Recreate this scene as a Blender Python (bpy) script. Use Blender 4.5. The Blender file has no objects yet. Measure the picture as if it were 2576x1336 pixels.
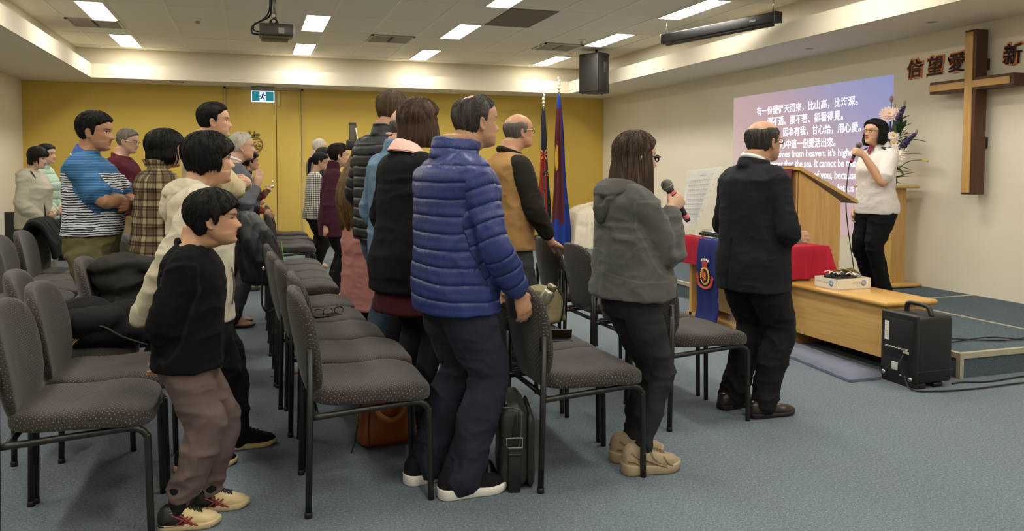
import bpy, math, random
import numpy as np
from math import sin, cos, pi, radians
from mathutils import Vector, Matrix
random.seed(7)
SC = bpy.context.scene
COL = SC.collection

# ------------------------------------------------------------------ camera, world, exposure
CAM_H = 1.30
cam_d = bpy.data.cameras.new('camera')
cam = bpy.data.objects.new('camera', cam_d); COL.objects.link(cam)
CR = Vector((0.94997975, -0.31230748, 0.0015855)); CU = Vector((0.01234587, 0.04262549, 0.99901484)); CF = Vector((0.31206739, 0.94902429, -0.04434906))
m = Matrix.Identity(4)
for i in range(3):
    m[i][0] = CR[i]; m[i][1] = CU[i]; m[i][2] = -CF[i]
m[2][3] = CAM_H
cam.matrix_world = m
cam_d.sensor_fit = 'HORIZONTAL'; cam_d.sensor_width = 36.0
cam_d.lens = 2000.0 / 2576.0 * 36.0
cam_d.shift_x = 0.0
cam_d.shift_y = -(668.0 - 516.0) / 2576.0
cam_d.clip_start = 0.05
SC.camera = cam
SC.view_settings.view_transform = 'Standard'; SC.view_settings.look = 'None'
SC.view_settings.gamma = 1.0; SC.view_settings.use_curve_mapping = False
SC.view_settings.exposure = 0.0
w = bpy.data.worlds.new('world'); SC.world = w; w.use_nodes = True
w.node_tree.nodes['Background'].inputs[0].default_value = (0.75, 0.8, 0.85, 1)
w.node_tree.nodes['Background'].inputs[1].default_value = 0.02
LAMP_POWER = 29.0          # emission strength of the ceiling panels
LAMP_COLOR = (1.0, 0.955, 0.845)

# ------------------------------------------------------------------ small helpers
def lin(c):
    return tuple((x / 12.92 if x <= 0.04045 else ((x + 0.055) / 1.055) ** 2.4) for x in [v / 255.0 for v in c])

def tag(o, label=None, cat=None, group=None, kind=None):
    if label: o['label'] = label
    if cat: o['category'] = cat
    if group: o['group'] = group
    if kind: o['kind'] = kind
    return o

def empty(name, loc=(0, 0, 0), rz=0.0):
    o = bpy.data.objects.new(name, None); COL.objects.link(o)
    o.location = loc; o.rotation_euler = (0, 0, rz); o.empty_display_size = 0.1
    return o

class MB:
    """collects geometry for ONE mesh object"""
    def __init__(s): s.v = []; s.f = []; s.uv = {}; s.sm = []; s.mi = []; s.cur = 0
    def add(s, vs, fs, smooth=True, mi=None):
        b = len(s.v); s.v += [tuple(map(float, p)) for p in vs]
        for f in fs:
            s.f.append(tuple(i + b for i in f)); s.sm.append(smooth); s.mi.append(s.cur if mi is None else mi)
        return b
    def box(s, lo, hi, bev=0.0, rz=0.0, c=None, seg=2, smooth=None):
        lo = Vector(lo); hi = Vector(hi)
        if bev <= 0:
            x0, y0, z0 = lo; x1, y1, z1 = hi
            vs = [(x0, y0, z0), (x1, y0, z0), (x1, y1, z0), (x0, y1, z0), (x0, y0, z1), (x1, y0, z1), (x1, y1, z1), (x0, y1, z1)]
            fs = [(0, 3, 2, 1), (4, 5, 6, 7), (0, 1, 5, 4), (1, 2, 6, 5), (2, 3, 7, 6), (3, 0, 4, 7)]
            sm = False
        else:
            import bmesh
            bm = bmesh.new(); bmesh.ops.create_cube(bm, size=1.0)
            for q in bm.verts: q.co = Vector((lo[i] + (q.co[i] + 0.5) * (hi[i] - lo[i]) for i in range(3)))
            bmesh.ops.bevel(bm, geom=bm.edges[:], offset=bev, segments=seg, profile=0.5, affect='EDGES')
            bm.verts.index_update()
            vs = [q.co.copy() for q in bm.verts]; fs = [[q.index for q in f.verts] for f in bm.faces]; bm.free()
            sm = True
        if rz:
            c = Vector(c) if c is not None else (lo + hi) / 2
            R = Matrix.Rotation(rz, 3, 'Z'); vs = [R @ (Vector(p) - c) + c for p in vs]
        s.add(vs, fs, sm if smooth is None else smooth); return s
    def tube(s, pts, r, n=10, cap=True, smooth_path=0):
        pts = [Vector(p) for p in pts]
        if smooth_path:
            pts = catmull(pts, smooth_path)
        rs = r if hasattr(r, '__len__') else [r] * len(pts)
        if len(rs) != len(pts):
            rs = np.interp(np.linspace(0, 1, len(pts)), np.linspace(0, 1, len(rs)), rs)
        vs = []; fs = []
        t0 = (pts[1] - pts[0]).normalized()
        ref = Vector((0, 0, 1)) if abs(t0.z) < 0.9 else Vector((1, 0, 0))
        nrm = t0.cross(ref).normalized()
        for i, p in enumerate(pts):
            t = (pts[min(i + 1, len(pts) - 1)] - pts[max(i - 1, 0)]).normalized()
            nrm = (nrm - t * nrm.dot(t)).normalized(); bn = t.cross(nrm)
            for k in range(n):
                a = 2 * pi * k / n
                vs.append(p + (nrm * cos(a) + bn * sin(a)) * rs[i])
        for i in range(len(pts) - 1):
            for k in range(n):
                a = i * n + k; b = i * n + (k + 1) % n
                fs.append((a, b, b + n, a + n))
        if cap:
            fs.append(tuple(range(n - 1, -1, -1))); e = (len(pts) - 1) * n; fs.append(tuple(e + k for k in range(n)))
        s.add(vs, fs, True); return s
    def cyl(s, a, b, r, n=20, r2=None, smooth=True):
        return s.tube([a, b], [r, r if r2 is None else r2], n)
    def lathe(s, prof, c=(0, 0, 0), n=28, axis='Z'):
        vs = []; fs = []
        for (r, z) in prof:
            for k in range(n):
                a = 2 * pi * k / n; p = (r * cos(a), r * sin(a), z)
                if axis == 'X': p = (z, r * cos(a), r * sin(a))
                if axis == 'Y': p = (r * cos(a), z, r * sin(a))
                vs.append((p[0] + c[0], p[1] + c[1], p[2] + c[2]))
        for i in range(len(prof) - 1):
            for k in range(n):
                a = i * n + k; b = i * n + (k + 1) % n
                fs.append((a, b, b + n, a + n))
        s.add(vs, fs); return s
    def prism(s, poly, d, org=(0, 0, 0), ux=(1, 0, 0), uy=(0, 0, 1), smooth=False):
        """polygon in plane (ux,uy) extruded by d along ux x uy"""
        ux = Vector(ux); uy = Vector(uy); nz = ux.cross(uy).normalized(); org = Vector(org)
        n = len(poly); vs = [org + ux * p[0] + uy * p[1] for p in poly] + [org + ux * p[0] + uy * p[1] + nz * d for p in poly]
        fs = [tuple(range(n - 1, -1, -1)), tuple(range(n, 2 * n))] + [(i, (i + 1) % n, n + (i + 1) % n, n + i) for i in range(n)]
        s.add(vs, fs, smooth); return s
    def ell(s, c, r, nu=16, nv=10, R=None):
        vs = []; fs = []; c = Vector(c)
        for i in range(nv + 1):
            t = pi * i / nv
            for k in range(nu):
                a = 2 * pi * k / nu; p = Vector((r[0] * sin(t) * cos(a), r[1] * sin(t) * sin(a), r[2] * cos(t)))
                if R is not None: p = R @ p
                vs.append(c + p)
        for i in range(nv):
            for k in range(nu):
                a = i * nu + k; b = i * nu + (k + 1) % nu
                fs.append((a, a + nu, b + nu, b))
        s.add(vs, fs); return s
    def grid(s, P, closed_u=False, smooth=True):
        """P[i][j] points"""
        nu = len(P); nv = len(P[0]); vs = [p for row in P for p in row]; fs = []
        for i in range(nu if closed_u else nu - 1):
            for j in range(nv - 1):
                a = i * nv + j; b = ((i + 1) % nu) * nv + j
                fs.append((a, b, b + 1, a + 1))
        s.add(vs, fs, smooth); return s
    def xf(s, M):
        M = M.to_4x4(); s.v = [tuple(M @ Vector(p)) for p in s.v]; return s
    def mesh(s, name, mats, uvs=None):
        me = bpy.data.meshes.new(name); me.from_pydata(s.v, [], s.f); me.update()
        for mm in (mats if isinstance(mats, (list, tuple)) else [mats]): me.materials.append(mm)
        me.polygons.foreach_set('use_smooth', s.sm); me.polygons.foreach_set('material_index', s.mi)
        return me
    def build(s, name, mats, parent=None, loc=None, rz=None):
        me = s.mesh(name, mats); o = bpy.data.objects.new(name, me); COL.objects.link(o)
        if parent is not None: o.parent = parent
        if loc is not None: o.location = loc
        if rz is not None: o.rotation_euler = (0, 0, rz)
        return o

def catmull(pts, k):
    P = [Vector(p) for p in pts]; out = []
    for i in range(len(P) - 1):
        p0 = P[max(i - 1, 0)]; p1 = P[i]; p2 = P[i + 1]; p3 = P[min(i + 2, len(P) - 1)]
        for j in range(k):
            t = j / k; t2 = t * t; t3 = t2 * t
            out.append(0.5 * ((2 * p1) + (p2 - p0) * t + (2 * p0 - 5 * p1 + 4 * p2 - p3) * t2 + (3 * p1 - p0 - 3 * p2 + p3) * t3))
    out.append(P[-1]); return out

def children(o):
    return [c for c in bpy.data.objects if c.parent == o]

def copy_thing(o, kids, loc=None, rz=None):
    """o and its listed parts (and their sub-parts)"""
    c = o.copy(); COL.objects.link(c)
    if loc is not None: c.location = loc
    if rz is not None: c.rotation_euler = (0, 0, rz)
    for ch, sub in kids:
        d = ch.copy(); COL.objects.link(d); d.parent = c
        for g in sub:
            e = g.copy(); COL.objects.link(e); e.parent = d
    return c

def kids_of(o):
    return [(c, children(c)) for c in children(o)]

# ------------------------------------------------------------------ materials
class N:
    def __init__(s, name):
        s.m = bpy.data.materials.new(name); s.m.use_nodes = True; s.t = s.m.node_tree
        s.b = s.t.nodes['Principled BSDF']
    def n(s, typ, **kw):
        q = s.t.nodes.new(typ)
        for k, v in kw.items():
            if k.startswith('i_'): q.inputs[k[2:].replace('_', ' ')].default_value = v
            else: setattr(q, k, v)
        return q
    def l(s, a, b): s.t.links.new(a, b)
    def math(s, op, a, b=None, c=None):
        q = s.t.nodes.new('ShaderNodeMath'); q.operation = op
        for i, x in enumerate((a, b, c)):
            if x is None: continue
            if isinstance(x, (int, float)): q.inputs[i].default_value = x
            else: s.l(x, q.inputs[i])
        return q.outputs[0]
    def mix(s, f, a, b):
        q = s.t.nodes.new('ShaderNodeMix'); q.data_type = 'RGBA'
        for sock, x in ((q.inputs[0], f), (q.inputs[6], a), (q.inputs[7], b)):
            if isinstance(x, (int, float)): sock.default_value = x
            elif isinstance(x, tuple): sock.default_value = x if len(x) == 4 else x + (1,)
            else: s.l(x, sock)
        return q.outputs[2]
    def ramp(s, f, stops, interp='LINEAR'):
        q = s.t.nodes.new('ShaderNodeValToRGB'); q.color_ramp.interpolation = interp
        while len(q.color_ramp.elements) < len(stops): q.color_ramp.elements.new(0.5)
        for e, (p, c) in zip(q.color_ramp.elements, stops):
            e.position = p; e.color = c if len(c) == 4 else tuple(c) + (1,)
        s.l(f, q.inputs[0]); return q.outputs[0]
    def coord(s, kind='Object', scale=None):
        q = s.t.nodes.new('ShaderNodeTexCoord'); o = q.outputs[kind]
        if scale is not None:
            mp = s.t.nodes.new('ShaderNodeMapping'); mp.inputs['Scale'].default_value = scale if hasattr(scale, '__len__') else (scale,) * 3
            s.l(o, mp.inputs[0]); o = mp.outputs[0]
        return o
    def noise(s, vec, scale, detail=3.0, rough=0.55, dist=0.0):
        q = s.n('ShaderNodeTexNoise'); q.inputs['Scale'].default_value = scale; q.inputs['Detail'].default_value = detail
        q.inputs['Roughness'].default_value = rough; q.inputs['Distortion'].default_value = dist
        s.l(vec, q.inputs['Vector']); return q.outputs['Fac']
    def bump(s, h, strength=0.3, dist=0.01):
        q = s.n('ShaderNodeBump'); q.inputs['Strength'].default_value = strength; q.inputs['Distance'].default_value = dist
        s.l(h, q.inputs['Height']); s.l(q.outputs[0], s.b.inputs['Normal']); return q
    def base(s, c):
        if isinstance(c, tuple): s.b.inputs['Base Color'].default_value = c if len(c) == 4 else c + (1,)
        else: s.l(c, s.b.inputs['Base Color'])
    def set(s, rough=0.6, metal=0.0, spec=0.5, sheen=0.0):
        s.b.inputs['Roughness'].default_value = rough; s.b.inputs['Metallic'].default_value = metal
        s.b.inputs['Specular IOR Level'].default_value = spec
        if sheen: s.b.inputs['Sheen Weight'].default_value = sheen
        return s
    def sep(s, vec):
        q = s.n('ShaderNodeSeparateXYZ'); s.l(vec, q.inputs[0]); return q.outputs

_plain = {}
def plain(name, rgb, rough=0.6, metal=0.0, spec=0.5, var=0.0, bump=0.0, scale=40.0, emit=0.0):
    key = (name,)
    if key in _plain: return _plain[key]
    n = N(name); c = lin(rgb); n.set(rough, metal, spec)
    if var or bump:
        f = n.noise(n.coord(), scale, 4)
        if var: n.base(n.mix(f, tuple(x * (1 - var) for x in c), tuple(min(1, x * (1 + var)) for x in c)))
        else: n.base(c)
        if bump: n.bump(f, bump, 0.004)
    else:
        # a faint procedural variation keeps every surface node based
        f = n.noise(n.coord(), scale, 2)
        n.base(n.mix(f, tuple(x * 0.97 for x in c), tuple(min(1, x * 1.03) for x in c)))
    if emit:
        n.b.inputs['Emission Color'].default_value = c + (1,); n.b.inputs['Emission Strength'].default_value = emit
    _plain[key] = n.m; return n.m

def fabric(name, rgb, rough=0.9, weave=500.0, var=0.12, bump=0.25, sheen=0.0, blotch=6.0):
    n = N(name); c = lin(rgb); co = n.coord(); n.set(rough, 0, 0.25, sheen)
    f = n.noise(co, weave, 2); g = n.noise(co, blotch, 4)
    a = n.mix(f, tuple(x * (1 - var) for x in c), tuple(min(1, x * (1 + var)) for x in c))
    n.base(n.mix(n.math('MULTIPLY', g, 0.35), a, tuple(x * 0.75 for x in c)))
    n.bump(f, bump, 0.002); return n.m

def wood(name, rgb1, rgb2, axis=2, rough=0.35, scale=1.0):
    n = N(name); sc = [9.0 * scale] * 3; sc[axis] = 0.7 * scale
    co = n.coord('Object', sc)
    f = n.noise(co, 3.0, 6, 0.6, 0.6); sc2 = [60.0 * scale] * 3; sc2[axis] = 1.5 * scale
    g = n.noise(n.coord('Object', sc2), 3.0, 3)
    mixf = n.math('ADD', n.math('MULTIPLY', f, 0.65), n.math('MULTIPLY', g, 0.35))
    n.base(n.ramp(mixf, [(0.32, lin(rgb1)), (0.5, tuple((a + b) / 2 for a, b in zip(lin(rgb1), lin(rgb2)))), (0.68, lin(rgb2))]))
    n.set(rough, 0, 0.4); n.bump(g, 0.06, 0.002); return n.m

M = {}
# wall paint
def paint(name, rgb, bump=0.05):
    n = N(name); c = lin(rgb); co = n.coord(); f = n.noise(co, 90, 3); g = n.noise(co, 0.8, 3)
    a = n.mix(g, tuple(x * 0.96 for x in c), tuple(min(1, x * 1.03) for x in c)); n.base(a)
    n.set(0.85, 0, 0.2); n.bump(f, bump, 0.002); return n.m
M['white_wall'] = paint('white_wall_paint', (232, 224, 204))
M['yellow_wall'] = paint('yellow_wall_paint', (212, 182, 92))
M['soffit'] = paint('soffit_paint', (226, 220, 204))
M['cove'] = paint('cove_paint', (210, 202, 182))
def carpet(name, c1, c2, c3):
    n = N(name); co = n.coord(); f = n.noise(co, 260, 2, 0.7); h = n.noise(co, 95, 3, 0.7); g = n.noise(co, 1.3, 4)
    k = n.math('ADD', n.math('MULTIPLY', f, 0.6), n.math('MULTIPLY', h, 0.4))
    a = n.ramp(k, [(0.36, lin(c1)), (0.52, lin(c2)), (0.66, lin(c3))])
    n.base(n.mix(n.math('MULTIPLY', g, 0.3), a, lin(c1))); n.set(0.95, 0, 0.1); n.bump(k, 0.6, 0.006); return n.m
M['carpet'] = carpet('blue_grey_carpet', (78, 89, 99), (112, 122, 130), (160, 168, 171))
M['stage_carpet'] = carpet('stage_carpet', (62, 74, 84), (88, 100, 109), (124, 136, 141))
def tiles():
    n = N('ceiling_tile'); co = n.coord(); f = n.noise(co, 220, 3, 0.8); v = n.n('ShaderNodeTexVoronoi'); v.inputs['Scale'].default_value = 120; n.l(co, v.inputs['Vector'])
    k = n.math('LESS_THAN', v.outputs['Distance'], 0.14)
    n.base(n.mix(n.math('MULTIPLY', k, 0.35), lin((236, 230, 214)), lin((170, 164, 150)))); n.set(0.95, 0, 0.1); n.bump(f, 0.3, 0.003); return n.m
M['tile'] = tiles()
M['grid'] = plain('ceiling_grid_metal', (236, 230, 214), 0.5)
M['black_metal'] = plain('black_powder_coat', (26, 24, 23), 0.38, 0.0, 0.5, bump=0.1, scale=300)
M['black_plastic'] = plain('black_plastic', (20, 20, 21), 0.5, bump=0.15, scale=400)
M['chrome'] = plain('polished_metal', (205, 205, 205), 0.22, 1.0)
M['alu'] = plain('aluminium_edge', (196, 190, 168), 0.45, 0.6)
M['skirting'] = plain('black_skirting', (24, 23, 24), 0.6)
M['oak'] = wood('oak_veneer', (182, 140, 80), (210, 170, 106), 2)
M['oak_y'] = wood('oak_veneer_lengthwise', (184, 142, 80), (212, 172, 106), 1)
M['oak_top'] = wood('varnished_oak_top', (190, 142, 74), (216, 172, 98), 1, 0.2)
M['dark_wood'] = wood('dark_stained_wood', (66, 40, 28), (92, 58, 40), 2, 0.45)
M['dark_wood_y'] = wood('dark_stained_wood_across', (66, 40, 28), (92, 58, 40), 1, 0.45)
M['gold_wood'] = wood('golden_oak_strip', (176, 134, 74), (206, 166, 102), 2, 0.4)
M['gold_wood_y'] = wood('golden_oak_strip_across', (176, 134, 74), (206, 166, 102), 1, 0.4)
def chair_fabric(name, base, dot):
    n = N(name); uv = n.n('ShaderNodeUVMap'); uv.uv_map = 'UVMap'; s = n.sep(uv.outputs[0])
    p = 0.0185
    a = n.math('ADD', s[0], s[1]); b = n.math('SUBTRACT', s[0], s[1])
    fa = n.math('ABSOLUTE', n.math('SUBTRACT', n.math('FRACT', n.math('DIVIDE', a, p)), 0.5))
    fb = n.math('ABSOLUTE', n.math('SUBTRACT', n.math('FRACT', n.math('DIVIDE', b, p)), 0.5))
    d = n.math('MAXIMUM', fa, fb); msk = n.math('LESS_THAN', d, 0.115)
    co = n.coord(); f = n.noise(co, 700, 2); g = n.noise(co, 12, 3); wv = n.noise(co, 60, 2)
    c = lin(base); bc = n.mix(f, tuple(x * 0.7 for x in c), tuple(x * 1.3 for x in c))
    dm = n.math('MULTIPLY', msk, n.math('ADD', n.math('MULTIPLY', wv, 1.1), 0.1))
    n.base(n.mix(dm, bc, lin(dot))); n.set(0.92, 0, 0.2, 0.15); n.bump(n.math('ADD', f, n.math('MULTIPLY', msk, 0.5)), 0.3, 0.002); return n.m
M['chair_fabric'] = chair_fabric('dotted_grey_upholstery', (60, 55, 52), (158, 148, 138))
M['chair_plain'] = fabric('plain_grey_upholstery', (76, 72, 74), 0.92, 500, 0.2)

# ------------------------------------------------------------------ the room
XL, XR, YB, YF = -3.247, 6.30, 13.684, -3.0
ZS, ZC = 2.633, 3.10
XI0, XI1, YI = -2.18, 5.30, 12.937          # inner opening of the bulkhead
XC0, XC1, YC = -2.42, 5.57, 13.20           # recessed ceiling edges
ZBAND = 2.835
def struct(name, mb, mat):
    return tag(mb.build(name, mat), kind='structure')
struct('floor', MB().box((XL - .1, YF - .1, -0.12), (XR + .1, YB + .1, 0.0)), M['carpet'])
struct('wall_back', MB().box((XL - .1, YB, 0), (XR + .1, YB + .12, 3.3)), M['yellow_wall'])
struct('wall_left', MB().box((XL - .12, YF, 0), (XL, YB, 3.3)), M['white_wall'])
struct('wall_right', MB().box((XR, YF, 0), (XR + .12, YB, 3.3)), M['white_wall'])
struct('wall_front', MB().box((XL - .1, YF - .12, 0), (XR + .1, YF, 3.3)), M['white_wall'])
# bulkhead: a dropped ring with an upstand facing the room and a hidden ledge
b = MB()
b.box((XL, YI, ZS), (XR, YB, ZS + .05)); b.box((XL, YF, ZS), (XI0, YI, ZS + .05)); b.box((XI1, YF, ZS), (XR, YI, ZS + .05))
struct('ceiling', b, M['soffit'])
b = MB()
b.box((XI0 - .02, YI - .004, ZS - .002), (XI1 + .02, YI + .02, ZBAND)); b.box((XI0 - .02, YF, ZS - .002), (XI0 + .004, YI - .004, ZBAND)); b.box((XI1 - .004, YF, ZS - .002), (XI1 + .02, YI - .004, ZBAND))
b.box((XC0, YI + .02, ZBAND - .02), (XC1, YC, ZBAND)); b.box((XC0, YF, ZBAND - .02), (XI0 - .02, YI + .02, ZBAND)); b.box((XI1 + .02, YF, ZBAND - .02), (XC1, YI + .02, ZBAND))
struct('trim_1', b, M['cove'])
b = MB()
b.box((XC0 - .05, YC, ZBAND - .02), (XC1 + .05, YC + .05, ZC)); b.box((XC0 - .05, YF, ZBAND - .02), (XC0, YC, ZC)); b.box((XC1, YF, ZBAND - .02), (XC1 + .05, YC, ZC))
struct('trim_2', b, M['cove'])
struct('ceiling', MB().box((XC0 - .05, YF, ZC), (XC1 + .05, YC + .05, ZC + .08)), M['tile'])
# ceiling grid
GX0, GDX = -1.475, 0.6045; GYS = [12.89 - 1.105 * k for k in range(15)]
gxs = [GX0 + GDX * k for k in range(-1, 12)]
b = MB()
for x in gxs: b.box((x - .012, YF, ZC - .006), (x + .012, YC, ZC + .004))
struct('trim_3', b, M['grid'])
b = MB()
for y in GYS: b.box((XC0, y - .006, ZC - .004), (XC1, y + .006, ZC + .004))
struct('trim_4', b, M['grid'])
# skirting
struct('baseboard_back', MB().box((XL, YB - .012, 0), (-.40, YB, .10)).box((.86, YB - .012, 0), (XR, YB, .10)), M['skirting'])
struct('baseboard_left', MB().box((XL, YF, 0), (XL + .012, YB, .10)), M['skirting'])
struct('baseboard_right', MB().box((XR - .012, 9.9, 0), (XR, YB, .10)), M['skirting'])

# door in the yellow wall: frame, wide leaf, narrow side leaf, lever handle, top bolt, painted emblem
M['door_paint'] = paint('door_yellow_paint', (208, 178, 92), 0.02)
M['frame_grey'] = plain('door_frame_grey', (186, 168, 112), 0.5)
dr = empty('door_1', (0, YB, 0)); tag(dr, kind='structure')
DL, DM, DR, DT = -.361, .415, .814, 2.60
MB().box((DL - .03, -.03, 0), (DL, 0.0, DT + .03)).box((DR, -.03, 0), (DR + .035, 0.0, DT + .03)).box((DL - .03, -.03, DT), (DR + .035, 0, DT + .03)).build('door_frame', M['frame_grey'], dr)
MB().box((DL + .004, -.014, .01), (DM - .005, 0.0, DT - .004), .002).build('door_leaf', M['door_paint'], dr)
MB().box((DM + .005, -.014, .01), (DR - .004, 0.0, DT - .004), .002).build('door_side_leaf', M['door_paint'], dr)
MB().box((DM - .005, -.004, 0), (DM + .005, 0.0, DT)).build('door_gap', M['skirting'], dr)
h = MB(); h.lathe([(0, -.02), (.026, -.02), (.028, -.014)], (.345, 0, 1.02), 20, 'Y'); h.tube([(.345, -.016, 1.02), (.345, -.055, 1.02), (.33, -.06, 1.02), (.22, -.06, 1.018)], .009, 10)
h.lathe([(0, -.02), (.013, -.02), (.016, -.014)], (.345, 0, 1.10), 16, 'Y')
h.build('door_handle', M['chrome'], dr)
h = MB(); h.box((.445, -.035, 2.34), (.475, -.014, 2.58), .004).box((.44, -.045, 2.44), (.48, -.014, 2.47), .004); h.build('door_bolt', plain('door_bolt_paint', (226, 206, 140), .4), dr)
M['emblem'] = plain('emblem_brown', (112, 90, 44), .7)
e = MB(); cx, cz = .07, 1.70
def ringpoly(mb, cx, cz, r0, r1, a0, a1, y, d, n=24):
    for i in range(n):
        t0 = a0 + (a1 - a0) * i / n; t1 = a0 + (a1 - a0) * (i + 1) / n
        mb.prism([(cx + r0 * cos(t0), cz + r0 * sin(t0)), (cx + r1 * cos(t0), cz + r1 * sin(t0)), (cx + r1 * cos(t1), cz + r1 * sin(t1)), (cx + r0 * cos(t1), cz + r0 * sin(t1))], d, (0, y, 0))
ringpoly(e, cx, cz, .115, .135, 0, 2 * pi, -.014, .006, 36)
for k in range(6):
    a = pi * .15 + k * .55
    e.prism([(cx - .10 + k * .034, cz - .09 + (k % 2) * .05), (cx - .075 + k * .034, cz - .085 + (k % 2) * .05), (cx - .085 + k * .034, cz - .04 + (k % 2) * .05)], .006, (0, -.014, 0))
for (x0, z0, x1, z1) in ((-.10, .02, .10, .05), (-.11, -.02, .11, -.03), (-.09, .07, .05, .09), (-.06, -.07, .09, -.075)):
    e.prism([(cx + x0, cz + z0), (cx + x1, cz + z1), (cx + x1, cz + z1 + .014), (cx + x0, cz + z0 + .012)], .006, (0, -.014, 0))
for (x, z, r) in ((-.03, .01, .03), (.05, .0, .026), (.02, -.05, .022)): ringpoly(e, cx + x, cz + z, r * .5, r, 0, 2 * pi, -.0145, .006, 12)
for (x, z, ax, az) in ((-.075, .175, .022, .06), (.0, .185, .014, .05), (.05, .165, .04, .022), (-.03, .15, .05, .018)):
    e.prism([(cx + x + ax * cos(t), cz + z + az * sin(t)) for t in [2 * pi * i / 14 for i in range(14)]], .006, (0, -.014, 0))
e.build('emblem', M['emblem'], dr)

# ------------------------------------------------------------------ ceiling fittings
def ceiling_panel(x0, x1, y0, y1, label):
    t = empty('ceiling_light', ((x0 + x1) / 2, (y0 + y1) / 2, ZC)); a = (x1 - x0) / 2; c = (y1 - y0) / 2
    tag(t, label, 'ceiling light', 'fluorescent ceiling panels')
    f = MB(); w_ = .012
    f.box((-a, -c, -.014), (a, -c + w_, .0)).box((-a, c - w_, -.014), (a, c, .0)).box((-a, -c + w_, -.014), (-a + w_, c - w_, 0)).box((a - w_, -c + w_, -.014), (a, c - w_, 0))
    f.build('frame', M['grid'], t)
    MB().box((-a + w_, -c + w_, -.011), (a - w_, c - w_, -.004)).build('diffuser', M['lamp'], t)
    return t
n = N('lit_diffuser'); n.base((0.9, 0.9, 0.9)); n.b.inputs['Emission Color'].default_value = LAMP_COLOR + (1,); n.b.inputs['Emission Strength'].default_value = LAMP_POWER
M['lamp'] = n.m
cols = [(-1.775, -1.485), (.635, .925), (2.465, 2.755), (4.585, 4.875)]
rows = [(11.775, 12.89), (9.565, 10.68), (7.355, 8.47), (5.145, 6.26), (2.935, 4.05), (.725, 1.84), (-1.485, -.37)]
cn = ['left', 'second', 'third', 'right']
where = {(0, 0): 'small bright ceiling light nearest the yellow wall, above the left corner of the room', (1, 0): 'bright ceiling light nearest the yellow wall, just right of the projector',
         (2, 0): 'ceiling light nearest the yellow wall, right of the second ceiling vent', (3, 0): 'ceiling light half hidden beside the hanging loudspeaker',
         (0, 1): 'ceiling light touching the air vent at the upper left', (1, 1): 'large ceiling light beside the projector, nearer than its twin',
         (2, 1): 'ceiling light left of the dark recessed ceiling tile', (3, 1): 'ceiling light beside the retracted projection screen',
         (2, 2): 'ceiling light at the top edge of the picture beside the dark ceiling tile'}
for ri, (y0, y1) in enumerate(rows):
    for ci, (x0, x1) in enumerate(cols):
        if ci == 1 and ri == 2: continue
        ceiling_panel(x0, x1, y0, y1, where.get((ci, ri), 'ceiling light further forward over the seats, outside the photo'))

M['vent'] = plain('vent_metal', (178, 172, 158), .4)
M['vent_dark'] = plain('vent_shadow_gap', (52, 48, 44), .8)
def vent(x0, x1, y0, y1, label):
    t = empty('ceiling_vent', ((x0 + x1) / 2, (y0 + y1) / 2, ZC)); a = (x1 - x0) / 2; c = (y1 - y0) / 2
    tag(t, label, 'air vent', 'louvred vents in the tiled ceiling')
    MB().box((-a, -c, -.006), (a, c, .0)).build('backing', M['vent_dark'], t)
    f = MB(); f.box((-a, -c, -.02), (a, -c + .03, -.006)).box((-a, c - .03, -.02), (a, c, -.006)).box((-a, -c, -.02), (-a + .03, c, -.006)).box((a - .03, -c, -.02), (a, c, -.006))
    f.build('frame', M['vent'], t)
    k = 9; s = MB()
    for i in range(k):
        yy = -c + .06 + (2 * c - .12) * i / (k - 1)
        for (xa, xb) in ((-a + .04, -.02), (.02, a - .04)):
            sg = 1 if xa < 0 else -1
            s.prism([(xa, -.006), (xb, -.006 ), (xb, -.022), (xa, -.022)], .012, (0, yy + sg * .01, 0))
    s.build('louvres', M['vent'], t)
vent(-2.075, -1.485, 10.68, 11.24, 'ceiling air vent at the far left under the bright light')
vent(1.55, 2.14, 10.70, 11.26, 'ceiling air vent in the middle, right of the projector lights')
vent(3.98, 4.575, 10.62, 11.2, 'ceiling air vent above the hanging loudspeaker')
# dark recessed tile
tag(MB().box((2.78, 8.49, ZC - .012), (3.35, 9.55, ZC - .002)).build('ceiling_access_tile', plain('dark_tile', (120, 112, 98), .9, bump=.2, scale=250)), 'dark grey square tile let into the pale ceiling', 'ceiling tile')
def detector(x, y, label):
    t = empty('smoke_detector', (x, y, ZC)); tag(t, label, 'smoke detector', 'small round detectors on the ceiling')
    MB().lathe([(0, 0), (.05, 0), (.05, -.02), (.042, -.03), (0, -.03)]).build('base', plain('white_plastic', (226, 220, 206), .4), t)
    MB().lathe([(.0, -.03), (.026, -.03), (.03, -.05), (.018, -.062), (0, -.064)]).build('sensor', plain('clear_grey_plastic', (150, 144, 134), .25), t)
detector(-.578, 10.29, 'small white smoke detector on the ceiling left of the projector')
detector(4.387, 10.24, 'small round detector on the ceiling just above the loudspeaker')
def downlight(x, y, label):
    t = empty('downlight', (x, y, ZS)); tag(t, label, 'downlight', 'unlit round downlights in the bulkhead')
    MB().lathe([(.036, -.003), (.05, -.003), (.052, 0)]).build('ring', plain('downlight_ring', (196, 188, 172), .5), t)
    MB().lathe([(0, -.001), (.036, -.002)]).build('lens', plain('downlight_lens', (120, 112, 100), .3), t)
downlight(5.83, 7.32, 'unlit round downlight in the bulkhead above the projected lyrics')
downlight(5.83, 5.67, 'unlit round downlight in the bulkhead just left of the cross')
tag(MB().box((-1.15, 13.15, ZS - .004), (-.95, 13.24, ZS)).build('ceiling_slot_vent', M['vent_dark']), 'narrow dark slot in the bulkhead above the yellow wall', 'vent')

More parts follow.
